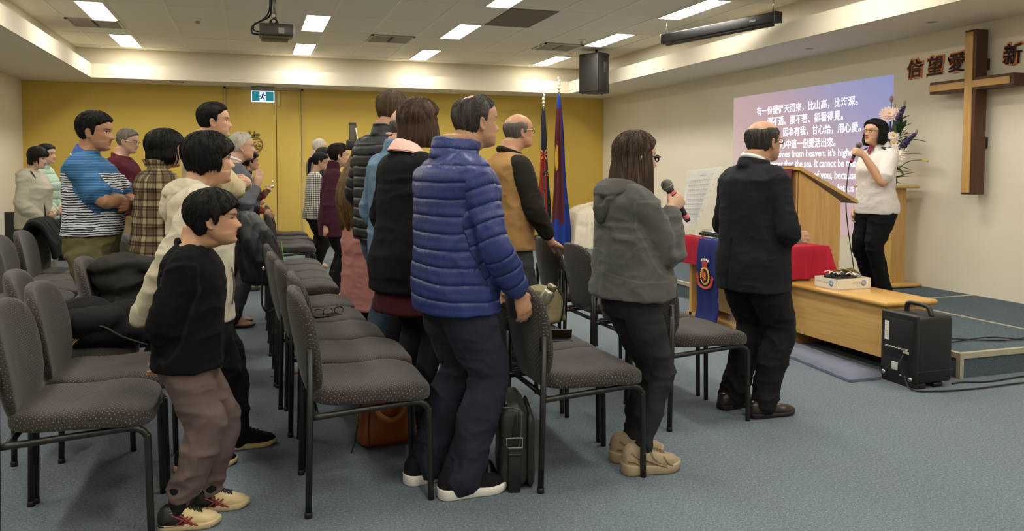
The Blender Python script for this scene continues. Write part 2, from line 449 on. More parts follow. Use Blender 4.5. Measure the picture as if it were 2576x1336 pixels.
# projector on its ceiling pole
pj = empty('projector', (.245, 8.2, 0)); tag(pj, 'black ceiling projector hanging from a pole with looped cables', 'projector')
zb = 2.595
MB().box((-.15, -.13, zb), (.17, .13, zb + .115), .012).build('body', plain('projector_grey', (70, 68, 66), .35), pj)
MB().box((-.13, -.12, zb - .03), (.13, .12, zb + .001), .01).build('underside', plain('projector_base', (84, 78, 58), .5), pj)
MB().lathe([(.0, .0), (.03, .0), (.034, .02), (0, .022)], (.168, .02, zb + .065), 20, 'X').build('lens', plain('lens_glass', (235, 235, 225), .1), pj)
MB().tube([(.0, 0, zb + .15), (0, 0, ZC)], .018, 14).build('pole', plain('mount_grey', (150, 146, 138), .35, .6), pj)
MB().lathe([(0, -.03), (.045, -.03), (.045, .03), (0, .03)], (-.01, 0, zb + .13), 18, 'Y').build('mount_bracket', M['black_plastic'], pj)
for zz in (.15, .205): MB().lathe([(0, -.036), (.016, -.036), (.016, -.028)], (-.01, 0, zb + zz), 14, 'Y').build('mount_screw', plain('white_screw', (230, 226, 212), .3), pj)
MB().tube([(-.03, 0, ZC), (-.03, 0, zb + .3), (-.05, 0, zb + .2), (-.15, 0, zb + .14), (-.21, 0, zb + .09), (-.21, 0, zb + .03), (-.14, 0, zb + .02)], .009, 8, smooth_path=6).tube([(-.045, .01, ZC), (-.05, .01, zb + .26), (-.12, .01, zb + .16), (-.19, .01, zb + .12), (-.195, .01, zb + .06), (-.12, .01, zb + .045)], .007, 8, smooth_path=6).build('cables', M['black_plastic'], pj)
MB().box((.03, -.134, zb + .02), (.085, -.13, zb + .075)).build('sticker', plain('sticker_grey', (168, 160, 156), .4), pj)

# retracted projection screen
P0 = Vector((4.72, 8.55, 2.86)); P1 = Vector((5.13, 6.93, 2.86)); L = (P1 - P0).length; ang = math.atan2(P1.y - P0.y, P1.x - P0.x)
sr = empty('projection_screen', P0, ang); tag(sr, 'retracted black projection screen case hanging under the ceiling', 'projection screen')
MB().box((0, -.055, -.055), (L, .055, .055), .012).build('case', M['black_plastic'], sr)
MB().box((-.012, -.058, -.058), (.0, .058, .058), .004).build('end_cap', plain('end_cap_grey', (150, 142, 120), .4), sr)
MB().box((L, -.058, -.058), (L + .012, .058, .058), .004).build('end_cap', M['black_plastic'], sr)
MB().box((.05, -.012, -.085), (L - .05, .012, -.062), .004).build('weight_bar', M['black_metal'], sr)
for xx in (.12, L - .16): MB().tube([(xx, 0, -.085), (xx + .01, 0, -.10), (xx + .03, 0, -.10), (xx + .04, 0, -.085)], .004, 8).build('pull_ring', plain('white_plastic', (226, 220, 206), .4), sr)
for xx in (.05, L - .06): MB().tube([(xx, 0, .05), (xx, 0, ZC - 2.86)], .008, 8).build('hanger', M['chrome'], sr)
MB().box((L - .32, -.057, -.01), (L - .24, -.055, .01)).build('badge', plain('badge_grey', (120, 118, 116), .4), sr)

# hanging loudspeaker
sp = empty('hanging_speaker', (4.93, 11.0, 0), radians(-65)); tag(sp, 'black loudspeaker hung high in the far right corner', 'loudspeaker')
def taper_box(mb, zs, poly0, poly1):
    n_ = len(poly0); vs = [(p[0], p[1], zs[0]) for p in poly0] + [(p[0], p[1], zs[1]) for p in poly1]
    fs = [tuple(range(n_ - 1, -1, -1)), tuple(range(n_, 2 * n_))] + [(i, (i + 1) % n_, n_ + (i + 1) % n_, n_ + i) for i in range(n_)]
    mb.add(vs, fs, False)
pl = [(-.19, -.15), (.19, -.15), (.185, .06), (.11, .19), (-.11, .19), (-.185, .06)]
q = MB(); taper_box(q, (2.45, 3.03), pl, pl); q.build('cabinet', M['black_plastic'], sp)
MB().box((-.18, -.166, 2.465), (.18, -.149, 3.015), .006).build('grille', plain('speaker_grille', (52, 50, 46), .6, bump=.6, scale=600), sp)
MB().box((.186, -.03, 2.74), (.193, .045, 2.90), .003).build('side_handle', M['vent_dark'], sp); MB().box((.189, -.02, 2.80), (.1945, .035, 2.815), .002).box((.189, -.015, 2.755), (.1945, .03, 2.765), .002).build('handle_grip', M['black_metal'], sp)
q = MB()
for (x_, y_) in ((-.15, -.12), (.15, -.12), (.0, .15)): q.lathe([(0, 2.438), (.012, 2.438), (.014, 2.45)], (x_, y_, 0), 12)
q.build('feet', M['black_plastic'], sp)
MB().tube([(0, .02, 3.02), (0, .02, ZC)], .02, 12).build('ceiling_bracket', M['black_metal'], sp)

# exit sign
ex = empty('exit_sign', (.205, 13.5, 0)); tag(ex, 'lit green exit sign with a running figure, hung above the yellow door', 'exit sign')
MB().box((-.185, -.045, 2.565), (.185, .045, ZS), .012).build('housing', plain('sign_housing', (150, 142, 128), .5), ex)
def emis(name, rgb, s):
    n = N(name); c = lin(rgb); n.base(c); n.b.inputs['Emission Color'].default_value = c + (1,); n.b.inputs['Emission Strength'].default_value = s; return n.m
MB().box((-.18, -.012, 2.385), (.18, .012, 2.572), .004).build('panel', emis('sign_white_glow', (205, 215, 245), 1.3), ex)
MB().box((-.165, -.016, 2.40), (.165, -.0125, 2.552)).build('green_field', emis('sign_green_glow', (20, 118, 132), .8), ex)
MB().box((-.05, -.019, 2.40), (.045, -.0165, 2.548)).build('doorway', emis('sign_doorway_glow', (215, 220, 250), 1.2), ex)
rn = MB(); zc = 2.40
def stroke(mb, pts, w, y, d=.002):
    for (a, b_) in zip(pts[:-1], pts[1:]):
        a = Vector(a); b_ = Vector(b_); t = (b_ - a).normalized(); n_ = Vector((-t.y, t.x)) * w / 2; e_ = t * w * .3
        mb.prism([tuple(a - e_ - n_), tuple(b_ + e_ - n_), tuple(b_ + e_ + n_), tuple(a - e_ + n_)], d, (0, y, zc))
stroke(rn, [(.005, .108), (-.012, .062)], .026, -.0215)
stroke(rn, [(-.012, .062), (.02, .04), (.022, .004)], .017, -.0215)
stroke(rn, [(-.012, .062), (-.03, .035), (-.066, .033)], .016, -.0215)
stroke(rn, [(.004, .104), (-.03, .098), (-.046, .072)], .012, -.0215); stroke(rn, [(.004, .104), (.028, .088), (.052, .092)], .012, -.0215)
rn.prism([(.014 + .013 * cos(t), .128 + .013 * sin(t)) for t in [2 * pi * i / 14 for i in range(14)]], .002, (0, -.0215, zc))
rn.build('running_figure', emis('sign_figure', (24, 60, 110), .5), ex)

# ------------------------------------------------------------------ stage
ZT = 0.16; SX0, SY0 = 4.20, 3.80
st = empty('stage', (0, 0, 0)); tag(st, 'low carpeted stage platform along the right wall with pale metal edging', 'stage', kind='thing')
MB().box((SX0, SY0, 0), (XR - .001, 9.9, ZT - .004)).build('platform', M['stage_carpet'], st)
q = MB(); q.box((SX0 - .012, SY0 + .02, ZT - .035), (SX0 + .02, 9.9, ZT)).box((SX0 - .012, SY0 - .012, ZT - .035), (XR - .001, SY0 + .02, ZT)).box((SX0 - .012, SY0 - .012, 0), (SX0 + .018, SY0 + .018, ZT - .035))
q.build('edge_trim', M['alu'], st)
MB().box((5.275, SY0 + .02, ZT - .004), (5.305, 9.9, ZT)).box((5.305, 5.545, ZT - .004), (XR - .001, 5.575, ZT)).build('joint_strip', M['alu'], st)

# ------------------------------------------------------------------ projected slide on the wall
sl = empty('projected_slide', (XR, 8.0, 0)); tag(sl, 'projected song lyrics slide fading from pink to blue on the right wall', 'projected slide')
n = N('slide_light'); co = n.coord(); s_ = n.sep(co)  # glowing sheet and letters stand in for projector light reflected off the wall
yy = n.math('DIVIDE', n.math('ADD', s_[1], 1.42), 2.85)          # 0 near .. 1 far
zz = n.math('DIVIDE', n.math('SUBTRACT', s_[2], .55), 1.75)
k = n.math('ADD', n.math('MULTIPLY', yy, .62), n.math('MULTIPLY', n.math('SUBTRACT', 1.0, zz), .55))
colr = n.ramp(k, [(0.0, lin((152, 162, 214))), (0.22, lin((176, 170, 208))), (0.46, lin((208, 178, 186))), (0.72, lin((220, 186, 184))), (1.0, lin((236, 212, 198)))])
n.base((.05, .05, .05)); n.l(colr, n.b.inputs['Emission Color']); n.b.inputs['Emission Strength'].default_value = 0.80; n.set(.9, 0, 0)
MB().box((-.003, -1.41, .57), (-.0005, 1.44, 2.285)).build('slide_background', n.m, sl)
M['lyric'] = emis('lyric_white', (232, 236, 255), 1.0)
def text_mesh(name, body, mat, loc, width=None, height=None, rot=(pi / 2, 0, -pi / 2), parent=None, extrude=.0, offset=.0, anchor='L', shear=0.0, res=3):
    cu = bpy.data.curves.new('lettering', 'FONT'); cu.body = body; cu.size = 1.0; cu.extrude = 0.0; cu.offset = offset; cu.resolution_u = res; cu.shear = shear
    ob = bpy.data.objects.new('lettering', cu); COL.objects.link(ob)
    dg = bpy.context.evaluated_depsgraph_get(); dg.update()
    me = bpy.data.meshes.new_from_object(ob.evaluated_get(dg)); bpy.data.objects.remove(ob); bpy.data.curves.remove(cu)
    co_ = np.empty(len(me.vertices) * 3); me.vertices.foreach_get('co', co_); co_ = co_.reshape(-1, 3)
    lo = co_.min(0); hi = co_.max(0); sx = sy = 1.0
    if width: sx = width / (hi[0] - lo[0])
    if height: sy = height / (hi[1] - lo[1])
    if width and not height: sy = sx
    if height and not width: sx = sy
    co_[:, 0] = (co_[:, 0] - (lo[0] if anchor == 'L' else (lo[0] + hi[0]) / 2)) * sx; co_[:, 1] = (co_[:, 1] - lo[1]) * sy
    me.vertices.foreach_set('co', co_.ravel())
    if extrude:
        import bmesh
        bm = bmesh.new(); bm.from_mesh(me); r = bmesh.ops.extrude_face_region(bm, geom=bm.faces[:])
        for v in r['geom']:
            if isinstance(v, bmesh.types.BMVert): v.co.z += extrude
        bmesh.ops.recalc_face_normals(bm, faces=bm.faces[:]); bm.to_mesh(me); bm.free()
    me.materials.clear(); me.materials.append(mat); me.name = name
    o = bpy.data.objects.new(name, me); COL.objects.link(o); o.rotation_euler = rot; o.location = loc
    if parent: o.parent = parent
    return o
LX = -.005
for body, yl, yr, zb_, hh in (
    ('有一份愛從天而來，比山高，比海深。', 8.913, 7.089, 2.005, .115), ('測不透、摸不著、卻看得見。', 8.684, 7.311, 1.86, .115),
    ('因為有你，因為有我，甘心給，用心愛。', 8.90, 7.036, 1.715, .115), ('將心中這一份愛活出來。', 8.52, 7.424, 1.565, .115)):
    text_mesh('lyric_line', body, M['lyric'], (LX, yl - 8.0, zb_), yl - yr, hh, parent=sl, offset=.018)
for body, yl, yr, zb_, hh in (
    ("There's a love comes from heaven; it's higher", 9.213, 7.095, 1.435, .112), ('than mountain, deeper than the sea. It cannot be measured', 9.29, 6.86, 1.31, .115),
    ('nor touched, but seen. Because of you, because of me,', 9.25, 6.76, 1.175, .118), ('willing to give, love from the heart, let us live', 9.1, 6.93, 1.035, .115)):
    text_mesh('lyric_line', body, M['lyric'], (LX, yl - 8.0, zb_), yl - yr, hh, parent=sl, offset=.016)

# ------------------------------------------------------------------ cross and wall characters
cr = empty('wall_cross', (6.10, 5.50, 0)); tag(cr, 'large dark wooden cross with golden oak face mounted on the right wall', 'cross')
MB().box((0, -.06, 1.085), (.14, .06, 2.55), .004, seg=1, smooth=False).build('upright', M['dark_wood'], cr)
q = MB().box((0.001, -.43, 2.015), (.14, -.06, 2.125), .004, seg=1, smooth=False).box((0.001, .06, 2.015), (.14, .44, 2.125), .004, seg=1, smooth=False); q.build('crossbar', M['dark_wood_y'], cr)
MB().box((-.012, -.034, 1.10), (0.002, .046, 2.53), .003, seg=1, smooth=False).build('face_strip', M['gold_wood'], cr)
MB().box((-.0115, -.40, 2.036), (0.002, -.034, 2.10), .003, seg=1, smooth=False).box((-.0115, .046, 2.036), (.002, .438, 2.10), .003, seg=1, smooth=False).build('face_strip', M['gold_wood_y'], cr)
MB().box((.14, -.03, 1.5), (XR - 6.10, .03, 1.6)).box((.14, -.03, 2.2), (XR - 6.10, .03, 2.3)).build('wall_bracket', M['black_metal'], cr)
M['char_dark'] = plain('maroon_foam_letter', (58, 22, 20), .55)
M['char_orange'] = plain('orange_foam_letter', (232, 142, 78), .7)
for ch, y, z0, lb in (('信', 6.308, 2.222, 'dark Chinese character with orange outline on the wall, leftmost, above the projected slide corner'),
                  ('望', 6.062, 2.222, 'dark Chinese character with orange outline, in the middle of the three left of the cross'),
                  ('愛', 5.815, 2.222, 'dark Chinese character with orange outline partly hidden behind the upright of the cross'),
                  ('新', 5.235, 2.222, 'dark Chinese character with orange outline to the right of the cross')):
    t = empty('wall_character', (XR, y, z0)); tag(t, lb, 'wall character', 'Chinese characters on the stage wall')
    text_mesh('backing', ch, M['char_orange'], (-.014, 0, -.014), .208, .208, parent=t, anchor='C', extrude=-.012, offset=.06, shear=.05)
    text_mesh('face', ch, M['char_dark'], (-.020, 0, 0), .18, .178, parent=t, anchor='C', extrude=-.005, offset=.010, shear=.05)

# ------------------------------------------------------------------ lectern
lc = empty('lectern', (4.2, 5.4, ZT)); tag(lc, 'oak lectern with sloping top and maroon front cloth on the stage', 'lectern')
def slab(mb, poly, y0, y1): mb.prism([(p[0], p[1]) for p in poly], -(y1 - y0), (0, y0, 0))
side = [(0.015, 0), (.44, 0), (.44, .885), (0.015, 1.135)]
q = MB(); slab(q, side, .0, .025); q.build('side_panel', M['oak'], lc)
q = MB(); slab(q, side, .605, .63); q.build('side_panel', M['oak'], lc)
MB().box((0, .0, 0), (.02, .63, 1.125)).build('front_panel', M['oak'], lc)
q = MB(); slab(q, [(-.035, 1.17), (-.03, 1.142), (.015, 1.138), (.585, .865), (.60, .872), (.59, .893), (.03, 1.165), (.0, 1.172)], -.03, .66); q.build('top', M['oak_y'], lc)
MB().box((.5, .02, .925), (.53, .60, .955), .012).build('ledge', M['oak_y'], lc)
MB().box((.03, .03, .35), (.42, .60, .37)).build('shelf', M['oak'], lc)
tag(lc, None)
ck = empty('lectern_cloth', (4.2, 5.4, ZT)); tag(ck, 'maroon cloth hanging over the front of the oak lectern', 'cloth')
M['maroon_cloth'] = fabric('maroon_velvet', (100, 18, 48), .9, 400, .15, sheen=.3)
P = []
for i in range(26):
    yv = .008 + .614 * i / 25; row = []
    for j in range(16):
        f = j / 15; zz_ = 1.178 - f * .80; xx = -.043 - .008 * sin(yv * 40) * f if f > .03 else -.02
        row.append((xx, yv, zz_))
    P.append(row)
q = MB(); q.grid(P); P2 = [[(p[0] + .006, p[1], p[2]) for p in r] for r in P]; q.grid(P2); q.build('drape', M['maroon_cloth'], ck)
e = MB(); g = plain('gold_thread', (206, 158, 66), .5, .3)
for t in range(10):
    a = 2 * pi * t / 10; e.prism([(.32 + .05 * cos(a - .12), .78 + .05 * sin(a - .12)), (.32 + .09 * cos(a), .78 + .09 * sin(a)), (.32 + .05 * cos(a + .12), .78 + .05 * sin(a + .12))], .004, (-.056, 0, 0), (0, 1, 0), (0, 0, 1))
e.prism([(.32 + .05 * cos(t * pi / 10), .78 + .05 * sin(t * pi / 10)) for t in range(20)], .004, (-.056, 0, 0), (0, 1, 0), (0, 0, 1)); e.build('embroidery', g, ck)

# ------------------------------------------------------------------ table with red cloth and blue banner
tb = empty('communion_table', (3.62, 4.98, 0)); tag(tb, 'oak table under a red cloth in front of the lectern', 'table')
MB().box((.03, .05, .69), (.50, 1.22, .715)).build('top', M['oak_y'], tb)
for yy_ in (.09, 1.14): MB().box((.06, yy_, 0), (.46, yy_ + .04, .69)).build('leg', M['oak'], tb)
MB().box((.11, .13, .12), (.13, 1.14, .69)).build('front_board', M['oak'], tb)
MB().box((.06, .05, 0), (.46, 1.22, .05)).build('plinth', M['oak_y'], tb)
tc = empty('tablecloth', (3.62, 4.98, 0)); tag(tc, 'red cloth draped over the oak table', 'tablecloth')
M['red_cloth'] = fabric('red_cloth', (168, 30, 52), .85, 500, .1, .15)
def drape_rect(x0, x1, y0, y1, zt, drop_front, drop_end, name, mat, parent, amp=.012, flare=.05):
    """cloth over a rectangular top: top sheet plus continuous skirt round the four sides"""
    per = []; n_ = 24
    for i in range(n_): per.append((x0, y0 + (y1 - y0) * i / n_, (-1, 0), drop_front))
    for i in range(n_): per.append((x0 + (x1 - x0) * i / n_, y1, (0, 1), drop_end))
    for i in range(n_): per.append((x1, y1 - (y1 - y0) * i / n_, (1, 0), drop_front))
    for i in range(n_): per.append((x1 - (x1 - x0) * i / n_, y0, (0, -1), drop_end))
    L_ = len(per); rows = 12; P = []
    for i in range(L_ * 3):
        t = i / 3; a = per[int(t) % L_]; b_ = per[(int(t) + 1) % L_]; f = t - int(t)
        x = a[0] + (b_[0] - a[0]) * f; y = a[1] + (b_[1] - a[1]) * f
        nx = a[2][0] + (b_[2][0] - a[2][0]) * f; ny = a[2][1] + (b_[2][1] - a[2][1]) * f; l_ = math.hypot(nx, ny) or 1
        dp = a[3] + (b_[3] - a[3]) * f; row = []
        cor = min(abs(x - x0) + abs(y - y0), abs(x - x1) + abs(y - y0), abs(x - x0) + abs(y - y1), abs(x - x1) + abs(y - y1)); cf = math.exp(-(cor / .06) ** 2)
        for j in range(rows + 1):
            g_ = j / rows
            if j == 0: row.append((x - nx / l_ * .012, y - ny / l_ * .012, zt)); continue
            wv = amp * sin(i * .42) * g_ + amp * .5 * sin(i * .9 + 1) * g_ + flare * g_ * (.15 + 1.1 * cf)
            row.append((x + nx / l_ * wv, y + ny / l_ * wv, zt - .008 - dp * g_))
        P.append(row)
    mb = MB(); mb.grid(P, closed_u=True)
    tops = [r[0] for r in P]; mb.add(tops + [((x0 + x1) / 2, (y0 + y1) / 2, zt + .001)], [(i, (i + 1) % len(tops), len(tops)) for i in range(len(tops))])
    o = mb.build(name, mat, parent); return o
drape_rect(-.01, .57, .0, 1.26, .725, .225, .235, 'drape', M['red_cloth'], tc, flare=.075)
bn = empty('table_banner', (3.62, 4.98, 0)); tag(bn, 'navy blue banner with a gold and red crest hanging over the red tablecloth', 'banner')
M['navy_cloth'] = fabric('navy_cloth', (28, 40, 100), .85, 500, .12)
BY0, BY1 = .54, .86
q = MB(); prof = [(.42, .731), (.2, .731), (-.012, .731), (-.045, .722), (-.055, .65), (-.068, .5), (-.062, .3), (-.055, .16), (-.075, .07), (-.12, .012)]
P = []
for (x, z) in prof:
    row = []
    for j in range(13):
        yv = BY0 + (BY1 - BY0) * j / 12; row.append((x - .004 * sin(j * 1.3) * (1 if z < .7 else 0), yv, z))
    P.append(row)
q.grid(P); q.grid([[(a[0] + .005, a[1], a[2] - .005) for a in r] for r in P]); q.build('drape', M['navy_cloth'], bn)
ec = empty('crest', (-.074, (BY0 + BY1) / 2 + .015, .43)); ec.parent = bn; ec.scale = (1, 1.12, .82)
def yz(mb, poly, x, d=.003): mb.prism([(-p[0], p[1]) for p in poly], d, (x, 0, 0), (0, 1, 0), (0, 0, 1))
gold = plain('crest_gold', (226, 190, 88), .6); redm = plain('crest_red', (170, 62, 48), .6); whi = plain('crest_white', (232, 222, 210), .6); dk = plain('crest_dark', (36, 22, 24), .7); org = plain('crest_orange', (214, 110, 52), .6)
q = MB(); rays = []
for t in range(48):
    a = 2 * pi * t / 48; r_ = 1.0 if t % 2 == 0 else .84; rays.append((.066 * r_ * cos(a), .098 * r_ * sin(a)))
yz(q, rays, -.002); q.build('sunburst', gold, ec)
q = MB(); yz(q, [(.044 * cos(t * pi / 14), .07 * sin(t * pi / 14)) for t in range(28)], -.006); q.build('oval', dk, ec)
q = MB(); yz(q, [(-.02 + .012 * cos(t), .02 + .04 * sin(t)) for t in [pi * k_ / 8 for k_ in range(16)]], -.009); yz(q, [(-.012, -.05), (.022, -.04), (.02, .02), (.008, .045), (-.004, .02)], -.009); q.build('monogram', org, ec)
q = MB(); yz(q, [(-.035, .085), (.03, .085), (.036, .14), (-.038, .15)], -.004); q.build('crown', redm, ec)
for k_ in range(5): q = MB(); yz(q, [(-.042 + k_ * .021 + .0085 * cos(t), .158 + (.006 if k_ in (1, 2, 3) else -.004) + .014 * sin(t)) for t in [2 * pi * i / 10 for i in range(10)]], -.005); q.build('pearl', whi, ec)
q = MB(); arc = [(.105 * cos(a) * 1.0, -.06 + .075 * sin(a)) for a in [pi * 1.02 + (pi * .96) * i / 16 for i in range(17)]]; arc2 = [(p[0] * .78, p[1] + .028) for p in arc]
yz(q, arc + arc2[::-1], -.005); yz(q, [(-.125, .0), (-.1, .03), (-.075, -.03), (-.1, -.06)], -.004); yz(q, [(.12, -.01), (.09, .012), (.075, -.04), (.1, -.07)], -.004); q.build('ribbon', redm, ec)
q = MB(); arc3 = [(p[0] * .93, p[1] + .008) for p in arc[3:14]]; arc4 = [(p[0] * .85, p[1] + .019) for p in arc[3:14]]; yz(q, arc3 + arc4[::-1], -.008); q.build('ribbon_lettering', org, ec)
# things on the table
ty = empty('serving_tray', (3.85, 5.83, .727)); tag(ty, 'black lidded serving tray on a foil sheet on the red table', 'tray')
MB().box((-.17, -.30, .0), (.19, .30, .008), .003).build('foil_sheet', plain('foil', (196, 192, 184), .3, .7), ty)
q = MB(); q.box((-.14, -.22, .008), (.16, .24, .034), .008)
for i in range(11): q.box((-.15, -.2 + i * .04, .012), (-.138, -.185 + i * .04, .032), .003)
q.build('tray', M['black_plastic'], ty)
n = N('clear_lid'); n.base((.85, .85, .85)); n.set(.15, 0, .5); n.b.inputs['Transmission Weight'].default_value = .75; M['clear_lid'] = n.m
MB().box((-.13, -.2, .034), (.15, .22, .058), .02).build('lid', M['clear_lid'], ty)
bw = MB(); bw.lathe([(0, .0), (.022, .0), (.026, .006), (.045, .032), (.052, .045), (.049, .045), (.04, .03), (.02, .010), (0, .008)]); tag(bw.build('bowl', plain('cream_china', (226, 218, 196), .25), loc=(4.02, 5.58, .727)), 'small cream bowl at the back of the red table', 'bowl')
gl = empty('brass_ornament', (3.93, 5.33, .727)); tag(gl, 'small brass ornament on the red table beside the lectern', 'ornament')
MB().lathe([(0, 0), (.03, 0), (.03, .006), (.008, .012), (.008, .05), (.02, .06), (.02, .075), (0, .08)]).build('stand', plain('brass', (190, 146, 70), .3, .8), gl)

# ------------------------------------------------------------------ bench, kneeling cushion, box
bc = empty('mercy_seat_bench', (3.82, 4.02, 0)); tag(bc, 'low varnished oak bench with a wide front board beside the stage', 'bench')
BL = .97
MB().box((-.025, -.03, .435), (.40, BL + .02, .468), .015, seg=3).build('top', M['oak_top'], bc)
MB().box((.012, .02, .10), (.035, BL - .03, .435)).build('front_board', M['oak_y'], bc)
MB().box((.0, BL - .03, .0), (.37, BL, .435)).build('end_panel', M['oak'], bc)
MB().box((.02, .0, .0), (.37, .025, .435)).build('end_panel', M['oak'], bc)
MB().box((.33, .02, .06), (.35, BL - .03, .435)).build('back_board', M['oak_y'], bc)
ku = empty('kneeling_cushion', (3.47, 3.93, 0)); tag(ku, 'long flat grey-blue kneeling cushion on the carpet before the bench', 'cushion')
q = MB(); nu, nv = 40, 12; top = []
for i in range(nu + 1):
    u = i / nu; row = []
    for j in range(nv + 1):
        v = j / nv; e_ = min(u * nu, (1 - u) * nu, 3) / 3; e2 = min(v * nv, (1 - v) * nv, 2) / 2
        hgt = .018 + .032 * math.sqrt(max(0, min(e_, e2))) + .003 * sin(i * .9 + j * .6) * e_
        row.append((.0 + .24 * v + .10 * u, u * 1.02 + (0.0 if v < .5 else 0), hgt))
    top.append(row)
q.grid(top); per = [r for r in top[0]] + [r[-1] for r in top[1:]] + top[-1][-2::-1] + [r[0] for r in top[-2:0:-1]]
b0 = q.add([(p[0], p[1], .002) for p in per] + per, [(i, (i + 1) % len(per), len(per) + (i + 1) % len(per), len(per) + i) for i in range(len(per))])
q.build('pad', fabric('grey_blue_canvas', (112, 118, 136), .85, 600, .1, blotch=9), ku)
bx = empty('cardboard_tray', (4.0, 4.62, .468), radians(2)); tag(bx, 'open white box of black bags standing on the oak bench', 'box')
M['card'] = plain('white_card', (226, 216, 198), .7)
q = MB(); a, c, hb = .15, .11, .075
q.box((-a, -c, 0), (a, c, .004)).box((-a, -c, 0), (-a + .004, c, hb)).box((a - .004, -c, 0), (a, c, hb)).box((-a, -c, 0), (a, -c + .004, hb)).box((-a, c - .004, 0), (a, c, hb)); 
bxw = q.build('tray', M['card'], bx)
M['ink_grey'] = plain('pale_print', (176, 168, 160), .7); M['ink_blue'] = plain('blue_print', (130, 152, 190), .7)
def roundlogo(loc, rot):
    q = MB(); q.lathe([(0, 0), (.021, 0), (.021, .0006), (0, .0006)], n=24); o = q.build('round_logo', M['ink_blue'], bx); o.location = loc; o.rotation_euler = rot
    for o2 in (text_mesh('logo_letters', 'hp', M['card'], (0, 0, 0), .026, .026, (0, 0, 0), o, anchor='C', shear=.2),): o2.location = (0, .012, .0012); o2.rotation_euler = (0, 0, pi)
roundlogo((.085, -c - .001, .042), (pi / 2, 0, 0)); roundlogo((-a - .001, -.055, .042), (pi / 2, 0, -pi / 2))
for body, wd, hh, lo, ro in (('business', .075, .016, (.02, -c - .001, .048), (pi / 2, pi, 0)), ('business', .06, .015, (-a - .001, -.005, .048), (pi / 2, pi, -pi / 2)), ('paper', .05, .01, (-a - .001, .07, .052), (pi / 2, pi, -pi / 2))):
    o = text_mesh('print', body, M['ink_grey'], lo, wd, hh, ro, bx, anchor='C')
bg = empty('bundled_bags', (4.0, 4.62, .474), radians(2)); tag(bg, 'bundle of black drawstring bags with paper tags in the white box', 'bags', kind='stuff')
rr = random.Random(3); q = MB()
for i in range(16):
    R_ = Matrix.Rotation(rr.uniform(0, 6), 3, 'Z') @ Matrix.Rotation(rr.uniform(-.5, .5), 3, 'X')
    q.ell((rr.uniform(-.095, .095), rr.uniform(-.07, .07), rr.uniform(.045, .068)), (rr.uniform(.03, .045), rr.uniform(.022, .03), .024), 14, 9, R_)
q.build('pouches', M['black_plastic'], bg)
q = MB()
for i in range(12):
    x, y = rr.uniform(-.11, .11), rr.uniform(-.08, .08); a_ = rr.uniform(0, 6.3)
    q.tube([(x, y, .09), (x + .02 * cos(a_), y + .02 * sin(a_), .105), (x + .05 * cos(a_ + .4), y + .05 * sin(a_ + .4), .095)], .004, 6, smooth_path=4)
q.build('drawstrings', plain('white_cord', (222, 214, 198), .8), bg)
q = MB()
for (x, y, a_, tl) in ((.03, .0, .4, .5), (.10, -.02, -.3, .7), (.11, .03, .1, .5), (-.03, .03, 1.2, .3)):
    R_ = Matrix.Translation((x, y, .105)) @ Matrix.Rotation(a_, 4, 'Z') @ Matrix.Rotation(tl, 4, 'Y')
    vs = [R_ @ Vector(p) for p in ((-.045, -.03, 0), (.045, -.03, 0), (.045, .03, .004), (-.045, .03, 0), (-.045, -.03, .001), (.045, -.03, .001), (.045, .03, .005), (-.045, .03, .001))]
    q.add(vs, [(0, 3, 2, 1), (4, 5, 6, 7), (0, 1, 5, 4), (1, 2, 6, 5), (2, 3, 7, 6), (3, 0, 4, 7)], False)
q.build('paper_tags', plain('manila_card', (206, 186, 146), .8), bg)

# ------------------------------------------------------------------ portable amplifier with cables
pa = empty('portable_amplifier', (3.86, 3.80, 0), radians(0)); tag(pa, 'black portable amplifier with a top handle standing on the carpet by the stage', 'amplifier')
MB().box((-.12, -.125, .03), (.145, .15, .43), .022, seg=3).build('cabinet', M['black_plastic'], pa)
MB().box((-.137, -.13, .03), (-.112, .155, .44), .012, seg=3).build('back_frame', M['black_metal'], pa)
MB().box((-.139, -.10, .16), (-.136, .125, .40), .002).build('control_panel', plain('panel_black', (13, 13, 14), .6), pa)
MB().tube([(.0, .09, .42), (.0, .085, .47), (0, .06, .485), (0, -.04, .485), (0, -.08, .47), (0, -.1, .425)], [.016, .016, .0125, .0125, .016, .016], 12, smooth_path=5).build('handle', M['black_metal'], pa)
MB().box((-.12, -.128, .10), (.147, -.12, .106), .002).build('side_ridge', M['black_metal'], pa)
MB().box((-.141, .085, .26), (-.138, .118, .375)).build('paper_label', plain('paper_white', (226, 224, 216), .7), pa)
q = MB()
for i in range(8): q.box((-.142, .088, .275 + i * .012), (-.1405, .114 - (i % 3) * .005, .279 + i * .012))
q.build('label_print', M['ink_grey'], pa)
for i in range(7): MB().lathe([(0, -.16), (.005, -.16), (.006, -.14)], (0, .09 - i * .026, .225), 12, 'X').build('knob', plain('knob_silver', (170, 166, 160), .3, .6), pa)
MB().box((-.142, -.075, .20), (-.137, -.03, .215), .002).build('jack_plug', plain('plug_cream', (210, 200, 160), .4), pa)
MB().box((-.141, .01, .085), (-.138, .06, .135), .002).build('rating_label', plain('label_silver', (198, 196, 190), .5), pa)
for i in range(2): MB().box((-.1405, -.05 + i * .03, .06), (-.138, -.035 + i * .03, .066)).build('small_print', M['ink_grey'], pa)
for yv in (-.09, .12): MB().lathe([(0, -.15), (.012, -.15), (.014, -.14)], (0, yv, .055), 14, 'X').build('screw', M['chrome'], pa)
for yv in (-.10, .12): MB().tube([(.02, yv, .016), (.08, yv, .016)], .016, 14).build('foot', M['black_plastic'], pa)
MB().box((-.13, -.12, .002), (-.05, .15, .034), .006).build('base_block', M['black_metal'], pa)
def cable(name, pts, r, label, mat, group=None):
    return tag(MB().tube(pts, r, 8, smooth_path=10).build(name, mat), label, 'cable', group)
